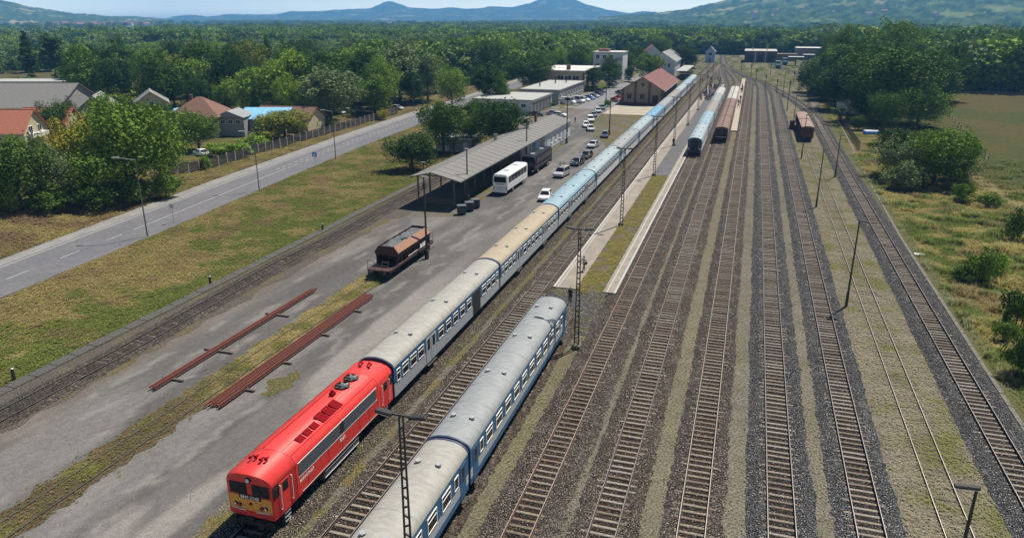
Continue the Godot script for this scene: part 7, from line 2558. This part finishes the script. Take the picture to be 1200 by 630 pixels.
	for q in S: plant_px("bush", q[0], q[1], q[2], q[3], q[4], q[5], "", true)
	# ---- woodland belts: each region is a polygon on the ground, filled with trees of its kinds
	var belts := [
		# polygon, spacing, min h, max h, kinds, label, group, most
		[[Vector2(-108, -172), Vector2(-150, -182), Vector2(-225, -190), Vector2(-250, -235), Vector2(-180, -262), Vector2(-106, -240)], 9.6, 10.0, 21.0, ["tall", "broad", "tall", "big"], ["dark", "mid", "deep", "deep", "olive", "grey", "light"], "leafy tree in the wood behind the blue-roofed house", "trees of the wood beyond the gardens", 78],
		[[Vector2(-106, -250), Vector2(-180, -265), Vector2(-250, -240), Vector2(-330, -330), Vector2(-240, -400), Vector2(-112, -400)], 10.5, 10.0, 20.0, ["tall", "broad", "big", "conifer"], ["dark", "mid", "deep", "grey", "light"], "leafy tree in the wood left of the station road", "trees of the wood left of the station road", 62],
		[[Vector2(-90, -300), Vector2(-100, -420), Vector2(-60, -420), Vector2(-62, -375), Vector2(-82, -335)], 8.0, 10.0, 15.0, ["tall", "broad"], ["dark", "mid", "light"], "leafy tree behind the depot offices", "trees behind the depot offices", 18],
		[[Vector2(40, -238), Vector2(64, -345), Vector2(40, -460), Vector2(26, -330), Vector2(29, -262)], 8.4, 14.0, 21.0, ["tall", "broad", "big"], ["deep", "dark", "deep", "mid"], "dark tree in the wood beside the track curve", "trees of the dark wood beside the track curve", 36],
		[[Vector2(66, -334), Vector2(150, -350), Vector2(190, -420), Vector2(80, -430)], 8.0, 14.0, 19.5, ["tall", "tall", "poplar"], ["deep", "dark", "mid", "grey"], "tall tree in the woodland edge beyond the meadow", "trees of the woodland edge beyond the meadow", 36],
		[[Vector2(-62, -450), Vector2(-70, -640), Vector2(60, -660), Vector2(52, -590), Vector2(-8, -560), Vector2(-34, -530), Vector2(-50, -470)], 10.0, 13.0, 19.0, ["tall", "broad"], ["dark", "mid", "deep", "light"], "tree in the wood behind the engine shed", "trees behind the engine shed", 20]]
	for b in belts:
		var poly := PackedVector2Array(b[0])
		var mn := poly[0]
		var mx := poly[0]
		for q in poly:
			mn = mn.min(q)
			mx = mx.max(q)
		var got := []
		var tries := 0
		while got.size() < b[8] and tries < 6000:
			tries += 1
			var p := Vector2(rng.randf_range(mn.x, mx.x), rng.randf_range(mn.y, mx.y))
			if not Geometry2D.is_point_in_polygon(p, poly) or blocked(Vector3(p.x, 0, p.y)): continue
			if px_of(Vector3(p.x, 8, p.y)) < 92.0: continue
			var ok := true
			for q in got:
				if p.distance_to(q) < b[1]:
					ok = false
					break
			if not ok: continue
			got.append(p)
			var kind: String = b[4][rng.randi() % b[4].size()]
			var h := rng.randf_range(b[2], b[3])
			var lf: String = b[5][rng.randi() % b[5].size()]
			var look := "%s, %s" % [b[6], {"dark": "dark green", "mid": "fresh green", "deep": "very dark green", "olive": "olive green", "grey": "grey-green", "light": "light green"}[lf]]
			if kind == "poplar": look += " and slender"
			elif h > (b[2] + b[3]) / 2.0: look += " and tall"
			plant(kind, lf, Vector3(p.x, ground_y(p.x, p.y), p.y), h, h * (rng.randf_range(0.55, 0.85) if kind != "conifer" else 0.42) if kind != "poplar" else h * 0.24, look, b[7])
	# ---- far woodland: beyond counting
	var buckets := {}
	for q in ["dark", "mid", "deep", "grey", "light"]: buckets[q] = []
	var gr := RandomNumberGenerator.new()
	gr.seed = 77
	var n := 0
	var tr := 0
	while n < 42000 and tr < 400000:
		tr += 1
		var d := 330.0 * exp(gr.randf() * 2.55)
		var a := deg_to_rad(YAW) + deg_to_rad(gr.randf_range(-39.0, 39.0))
		var p := Vector3(-sin(a) * d, 0, -cos(a) * d)
		if blocked(p): continue
		if d < 700.0 and p.x > -112.0 and p.x < 60.0: 
			if p.z > -600.0: continue
		if p.x > 36.0 and p.x < 70.0 + (-p.z - 300.0) * 0.2 and p.z > -335.0: continue
		if p.z > -338.0 and p.x > 20.0: continue
		if p.z > -190.0: continue
		if d < 1500.0 and px_of(p) < 112.0 and gr.randf() > 0.12: continue
		var f := ncell.get_noise_2d(p.x / 190.0, p.z / 260.0)
		var big := ncell.get_noise_2d(p.x / 620.0 + 3.0, p.z / 900.0)
		var open := (f > 0.25 and d > 750.0) or (big > -0.35 and d > 1000.0) or (p.x < -190.0 and d < 800.0 and f > -0.2)
		if open and gr.randf() > 0.05: continue
		if d > 900.0 and nv(p.x, p.z, 240.0, 700.0) < 0.42 and gr.randf() > 0.12: continue
		n += 1
		var h := gr.randf_range(8.0, 16.0) * (1.15 if p.x > 60.0 else 1.0) * (0.75 + 0.5 * nv(p.x, p.z, 60.0, 900.0)) * (0.62 if p.x < -170.0 and d < 700.0 else 1.0)
		var w := h * gr.randf_range(0.75, 1.1) / 10.4
		var tf := Transform3D(Basis(Vector3.UP, gr.randf() * TAU).scaled(Vector3(w, h / 14.0, w)), p)
		var patch := int(nv(p.x, p.z, 55.0, 1200.0) * 9.0 + gr.randf_range(-1.2, 1.2))
		buckets[["dark", "grey", "mid", "dark", "light", "mid", "light", "mid", "grey", "mid"][clampi(patch, 0, 9)]].append(tf)
	var wood := Node3D.new()
	wood.name = "far_woodland"
	add_child(wood)
	wood.set_meta("kind", "stuff")
	tag(wood, "far green woodland stretching over the plain to the hills", "woodland")
	var vi := 0
	for q in buckets:
		var half: Array = buckets[q]
		for part in 2:
			var mm := MultiMesh.new()
			mm.transform_format = MultiMesh.TRANSFORM_3D
			mm.mesh = CR.far[vi % 3][0]
			var cnt := half.size() / 2
			mm.instance_count = cnt
			for k in cnt: mm.set_instance_transform(k, half[part * cnt + k])
			var mi := MultiMeshInstance3D.new()
			mi.name = "tree_mass"
			mi.multimesh = mm
			mi.material_override = MT["leaf_" + q]
			mi.set_meta("kind", "stuff")
			wood.add_child(mi, true)
			vi += 1
	make_grass()

func tuft_mesh(sd: int, h: float, n: int, wide: float) -> ArrayMesh:
	var g := RandomNumberGenerator.new()
	g.seed = sd
	var V := PackedVector3Array()
	var N := PackedVector3Array()
	var C := PackedColorArray()
	for k in n:
		var a := g.randf() * TAU
		var o := Vector3(cos(a), 0, sin(a)) * g.randf() * wide
		var d := Vector3(cos(a + g.randf() - 0.5), 0, sin(a + g.randf() - 0.5))
		var s := d.cross(Vector3.UP) * 0.018
		var hh := h * g.randf_range(0.5, 1.1)
		var m := o + d * hh * 0.18 + Vector3(0, hh * 0.6, 0)
		var e := o + d * hh * 0.5 + Vector3(0, hh * 0.95, 0)
		var hue := g.randf_range(-1.0, 1.0)
		var nn := (Vector3.UP * 0.8 - d * 0.5).normalized()
		for f in [[o - s, o + s, m + s * 0.8], [o - s, m + s * 0.8, m - s * 0.8], [m - s * 0.8, m + s * 0.8, e]]:
			var gn: Vector3 = (f[2] - f[0]).cross(f[1] - f[0])
			if gn.dot(nn) >= 0.0: V.append_array([f[0], f[1], f[2]])
			else: V.append_array([f[0], f[2], f[1]])
			for q in 3:
				N.append(nn)
				C.append(Color(1.0 + 0.2 * hue, 1.0 - 0.04 * hue, 1.0 - 0.2 * hue))
	var A := []
	A.resize(Mesh.ARRAY_MAX)
	A[Mesh.ARRAY_VERTEX] = V
	A[Mesh.ARRAY_NORMAL] = N
	A[Mesh.ARRAY_COLOR] = C
	var m2 := ArrayMesh.new()
	m2.add_surface_from_arrays(Mesh.PRIMITIVE_TRIANGLES, A)
	return m2

func sow(label: String, tm: ArrayMesh, spots: Array) -> void:   # spots: [Vector3, scale, Color]
	var mm := MultiMesh.new()
	mm.transform_format = MultiMesh.TRANSFORM_3D
	mm.use_colors = true
	mm.mesh = tm
	mm.instance_count = spots.size()
	for k in spots.size():
		var s: float = spots[k][1]
		mm.set_instance_transform(k, Transform3D(Basis(Vector3.UP, k * 2.399).scaled(Vector3(s, s, s)), spots[k][0]))
		mm.set_instance_color(k, spots[k][2])
	var mi := MultiMeshInstance3D.new()
	mi.name = numbered("grass")
	mi.multimesh = mm
	mi.material_override = MT.blades
	add_child(mi)
	mi.set_meta("kind", "stuff")
	tag(mi, label, "grass")

func make_grass() -> void:
	var gr := RandomNumberGenerator.new()
	gr.seed = 99
	var low := tuft_mesh(3, 0.16, 14, 0.16)
	var high := tuft_mesh(4, 0.55, 16, 0.22)
	var A := []
	for k in 60000:   # bank between road and siding
		var z := -pow(gr.randf(), 1.3) * 150.0 - 28.0
		var x := gr.randf_range(seg(ROAD_R, z) + 0.3, -53.8)
		A.append([Vector3(x, ground_y(x, z), z), gr.randf_range(0.5, 1.2), scaled(ground_color(x, z), gr.randf_range(0.85, 1.25))])
	for k in 22000:   # beyond the road
		var z := -gr.randf() * 110.0 - 45.0
		var x := seg(WALK_OUT, z) - gr.randf() * 18.0
		A.append([Vector3(x, ground_y(x, z), z), gr.randf_range(0.6, 1.6), scaled(ground_color(x, z), gr.randf_range(0.85, 1.25))])
	sow("short dry grass covering the banks on both sides of the main road", low, A)
	var B := []
	for k in 52000:
		var z := -40.0 - pow(gr.randf(), 1.2) * 130.0
		var x := 21.4 + gr.randf() * (18.0 + (-z) * 0.18)
		if absf(x - 20.8) < 0.5: continue
		var c := nv(x, z, 5.0, 800.0)
		B.append([Vector3(x, ground_y(x, z), z), gr.randf_range(0.3, 0.6) + 0.7 * smoothstep(0.45, 0.75, c), scaled(ground_color(x, z), gr.randf_range(0.85, 1.3))])
	sow("tall unmown weeds and grass right of the cable trough", high, B)
	var D := []
	for k in 46000:
		var z := -34.0 - pow(gr.randf(), 1.4) * 150.0
		var x := gr.randf_range(10.9, 16.3)
		if gr.randf() > 0.1 + 0.8 * nv(x, z, 2.5): continue
		D.append([Vector3(x, 0.0, z), gr.randf_range(0.3, 0.8), scaled(ground_color(x, z), gr.randf_range(0.85, 1.2))])
	for s in [[-7.85, 0.25], [-3.0, 0.5], [1.5, 0.55], [6.6, 0.45], [-21.6, 0.5], [-12.7, 0.45]]:
		for k in 2200:
			var z := -24.0 - pow(gr.randf(), 1.4) * 150.0
			if s[0] < -11.0 and s[0] > -14.0 and z < -60.0: continue
			if s[0] == -3.0 and z < -194.0: continue
			var x: float = s[0] + gr.randfn() * s[1]
			if nv(x, z, 2.0, 400.0) < 0.6: continue
			D.append([Vector3(x, 0.03, z), gr.randf_range(0.25, 0.7), scaled(ground_color(x, z).lerp(Color(0.2, 0.2, 0.09), 0.15), gr.randf_range(0.8, 1.2))])
	for k in 7000:
		var z := -70.5 - gr.randf() * 62.0
		var x := gr.randf_range(-15.5, -12.85)
		if nv(x, z, 3.0, 610.0) < 0.4: continue
		D.append([Vector3(x, 0.26, z), gr.randf_range(0.4, 1.0), scaled(Color(0.28, 0.24, 0.09), gr.randf_range(0.75, 1.25))])
	for k in 5000:
		var z := -22.0 - gr.randf() * 60.0
		var x := -38.1 + gr.randfn() * 0.75
		D.append([Vector3(x, 0.03, z), gr.randf_range(0.35, 0.9), scaled(Color(0.36, 0.29, 0.13).lerp(Color(0.15, 0.14, 0.06), clampf(nv(x, z, 3.0, 17.0) + 0.6 * smoothstep(-50.0, -38.0, z), 0.0, 1.0)), gr.randf_range(0.75, 1.25))])
	sow("sparse weeds and dry grass tufts between the tracks", low, D)

# ---------------------------------------------------------------- hills
func hill(called: String, label: String, sil: Array, D: float, front: float, back: float, rough: float, tone: Array) -> void:
	# sil: [x, y] of the skyline in the photograph at distance D (metres) from us; built as a ridge with a real slope
	var xs := []
	var hs := []
	var X := []
	var u0: float = sil[0][0]
	var u1: float = sil[-1][0]
	var cols := int((u1 - u0) / 3.0)
	var rows := 70
	var pf := deg_to_rad(YAW)
	var V := PackedVector3Array()
	var C := PackedColorArray()
	var N := PackedVector3Array()
	var I := PackedInt32Array()
	for i in cols + 1:
		var px := lerpf(u0, u1, float(i) / cols)
		var py := 0.0
		for k in sil.size() - 1:
			if px >= sil[k][0] and px <= sil[k + 1][0]:
				var t: float = (px - sil[k][0]) / (sil[k + 1][0] - sil[k][0])
				py = lerpf(sil[k][1], sil[k + 1][1], smoothstep(0.0, 1.0, t) * 0.5 + t * 0.5)
				break
		var dir := gp(px, 60.0) - Vector3(0, CAM_H, 0)
		dir.y = 0
		dir = dir.normalized()
		var crest := dir * D
		var top := maxf(height_to(crest, py), 2.0)
		for j in rows + 1:
			var t := float(j) / rows
			var d := D - front + (front + back) * t
			var k := d - D
			var prof := 0.0
			if k < 0.0:
				var s := 1.0 + k / front
				prof = pow(s, 1.7) * 0.85 + s * 0.15
			else:
				prof = 1.0 - smoothstep(0.0, back, k)
			var p := dir * d
			var wv := nz.get_noise_2d(p.x / (front * 0.35), p.z / (front * 0.35))
			var y := top * prof * (1.0 + 0.16 * wv * (1.0 - prof)) + rough * (nz.get_noise_2d(p.x / 26.0, p.z / 26.0) + 0.6) * smoothstep(0.0, 0.1, prof) * smoothstep(1.0, 0.93, prof) - 1.5
			V.append(Vector3(p.x, y, p.z))
			var m := nv(p.x, p.z, 330.0, 55.0)
			var s2 := nv(p.x, p.z, 38.0, 155.0)
			var col: Color = tone[0].lerp(tone[1], smoothstep(0.35, 0.65, s2))
			var ce := ncell.get_noise_2d(p.x / 70.0 + 7.0, p.z / 90.0)
			if m > 0.5 and ce > 0.6: col = col.lerp(tone[2], 0.7)
			elif m > 0.55 and ce < -0.85: col = col.lerp(tone[3], 0.7)
			C.append(scaled(col, 0.8 + 0.4 * nv(p.x, p.z, 15.0, 321.0)))
	var w := rows + 1
	for i in cols + 1:
		for j in w:
			var q := (V[mini(i + 1, cols) * w + j] - V[maxi(i - 1, 0) * w + j]).cross(V[i * w + mini(j + 1, rows)] - V[i * w + maxi(j - 1, 0)])
			N.append((q if q.y > 0.0 else -q).normalized())
	for i in cols:
		for j in rows:
			var k := i * w + j
			I.append_array([k, k + w + 1, k + w, k, k + 1, k + w + 1])
	var A := []
	A.resize(Mesh.ARRAY_MAX)
	A[Mesh.ARRAY_VERTEX] = V
	A[Mesh.ARRAY_NORMAL] = N
	A[Mesh.ARRAY_COLOR] = C
	A[Mesh.ARRAY_INDEX] = I
	var m := ArrayMesh.new()
	m.add_surface_from_arrays(Mesh.PRIMITIVE_TRIANGLES, A)
	var o := structure(called, m, MT.hill)
	o.set_meta("label", label)

func make_hills() -> void:
	var wood := [Color(0.036, 0.062, 0.022), Color(0.062, 0.092, 0.034), Color(0.17, 0.18, 0.07), Color(0.30, 0.24, 0.13)]
	hill("hill", "wooded hillside rising at the left edge", [[-420, -60], [-120, -30], [0, -5], [20, 1], [50, 9], [100, 16.5], [145, 20.5], [200, 23.0]], 4300.0, 1500.0, 1200.0, 9.0, wood)
	hill("hill", "far low ridge left of the cone-shaped hill", [[-200, 10], [120, 20], [160, 19], [185, 21], [198, 22.5], [215, 18.5], [228, 17.5], [250, 19.5], [272, 16.5], [300, 17], [325, 17], [345, 13], [375, 13], [400, 11], [436, 9.5], [446, 5.5], [455, 1.5], [461, 1.0], [470, 4], [482, 8.5], [510, 10], [530, 8.2], [548, 10], [562, 9.5], [575, 7], [600, 8], [618, 4], [632, -1], [648, -3.5], [668, -2], [690, 6], [712, 11.5], [735, 15.2], [752, 13], [762, 13.5], [775, 15.5], [850, 17]], 7600.0, 2200.0, 1500.0, 8.0, wood)
	hill("hill", "broad vineyard hill filling the skyline on the right", [[700, 21], [735, 18.0], [770, 15.5], [800, 11], [825, 5], [850, -1], [900, -13], [980, -27], [1080, -34], [1180, -36], [1300, -34], [1500, -20], [1800, 5]], 3600.0, 1900.0, 1500.0, 10.0, [Color(0.022, 0.045, 0.018), Color(0.06, 0.092, 0.032), Color(0.15, 0.18, 0.07), Color(0.30, 0.24, 0.13)])
	# hamlet on the slopes: small white houses with red roofs
	var gr := RandomNumberGenerator.new()
	gr.seed = 41
	var wm := MB.new()
	wm.extrude(pv([[5, -8], [5, 5], [0, 8.5], [-5, 5], [-5, -8]]), -8, 8)
	var w0 := wm.mesh()
	var rm := MB.new()
	rm.extrude(pv([[0, 8.6], [5.8, 4.6], [5.8, 5.1], [0, 9.1], [-5.8, 5.1], [-5.8, 4.6]]), -8.5, 8.5)
	var r0 := rm.mesh()
	for q in [[1021, 6], [1030, 13], [935, 10], [972, 14], [1076, 11], [1120, 8], [1012, 16], [962, 6], [1165, 12], [1140, 3], [905, 12], [880, 15], [1090, 16], [995, 4]]:
		var dir := gp(q[0], 60.0) - Vector3(0, CAM_H, 0)
		dir.y = 0
		dir = dir.normalized()
		var p: Vector3 = dir * (2150.0 + (17.0 - q[1]) * 55.0)
		var h := height_to(p, q[1])
		var t := thing("hill_house", "small pale house among the vineyards of the right-hand hill", "house", Vector3(p.x, h - 4.0, p.z), gr.randf() * 3.0, "houses on the vineyard hill")
		put(t, "wall", w0, MT.wall_white)
		put(t, "roof", r0, MT.roof_tile_red)
	for k in 26:
		var px := gr.randf_range(70.0, 190.0)
		var d := gr.randf_range(2500.0, 3200.0)
		var dir := gp(px, 60.0) - Vector3(0, CAM_H, 0)
		dir.y = 0
		var p := dir.normalized() * d
		var t := thing("village_house", "small pale house of the distant village below the left hill", "house", Vector3(p.x, 3.0, p.z), gr.randf() * 3.0, "houses of the distant village")
		t.scale = Vector3(1.2, 1.2, 1.2)
		put(t, "wall", w0, MT.wall_white)
		put(t, "roof", r0, MT.roof_tile_red)

func _ready() -> void:
	rng.seed = 20240717
	nz.seed = 5
	nz.noise_type = FastNoiseLite.TYPE_SIMPLEX_SMOOTH
	nz.frequency = 1.0
	nz.fractal_octaves = 3
	ncell.seed = 8
	ncell.noise_type = FastNoiseLite.TYPE_CELLULAR
	ncell.frequency = 1.0
	ncell.cellular_return_type = FastNoiseLite.RETURN_CELL_VALUE
	ncell.fractal_type = FastNoiseLite.FRACTAL_NONE
	make_light()
	var t0 := Time.get_ticks_msec()
	make_textures()
	make_materials()
	print("textures ", Time.get_ticks_msec() - t0)
	make_ground()
	print("ground ", Time.get_ticks_msec() - t0)
	make_paving()
	make_tracks()
	make_platforms()
	make_gravel()
	print("tracks ", Time.get_ticks_msec() - t0)
	make_trains()
	make_buildings()
	make_fences()
	print("buildings ", Time.get_ticks_msec() - t0)
	make_vehicles()
	make_posts()
	make_people()
	print("people ", Time.get_ticks_msec() - t0)
	make_plants()
	print("plants ", Time.get_ticks_msec() - t0)
	make_hills()
	#MORE
	print("done ", Time.get_ticks_msec() - t0)
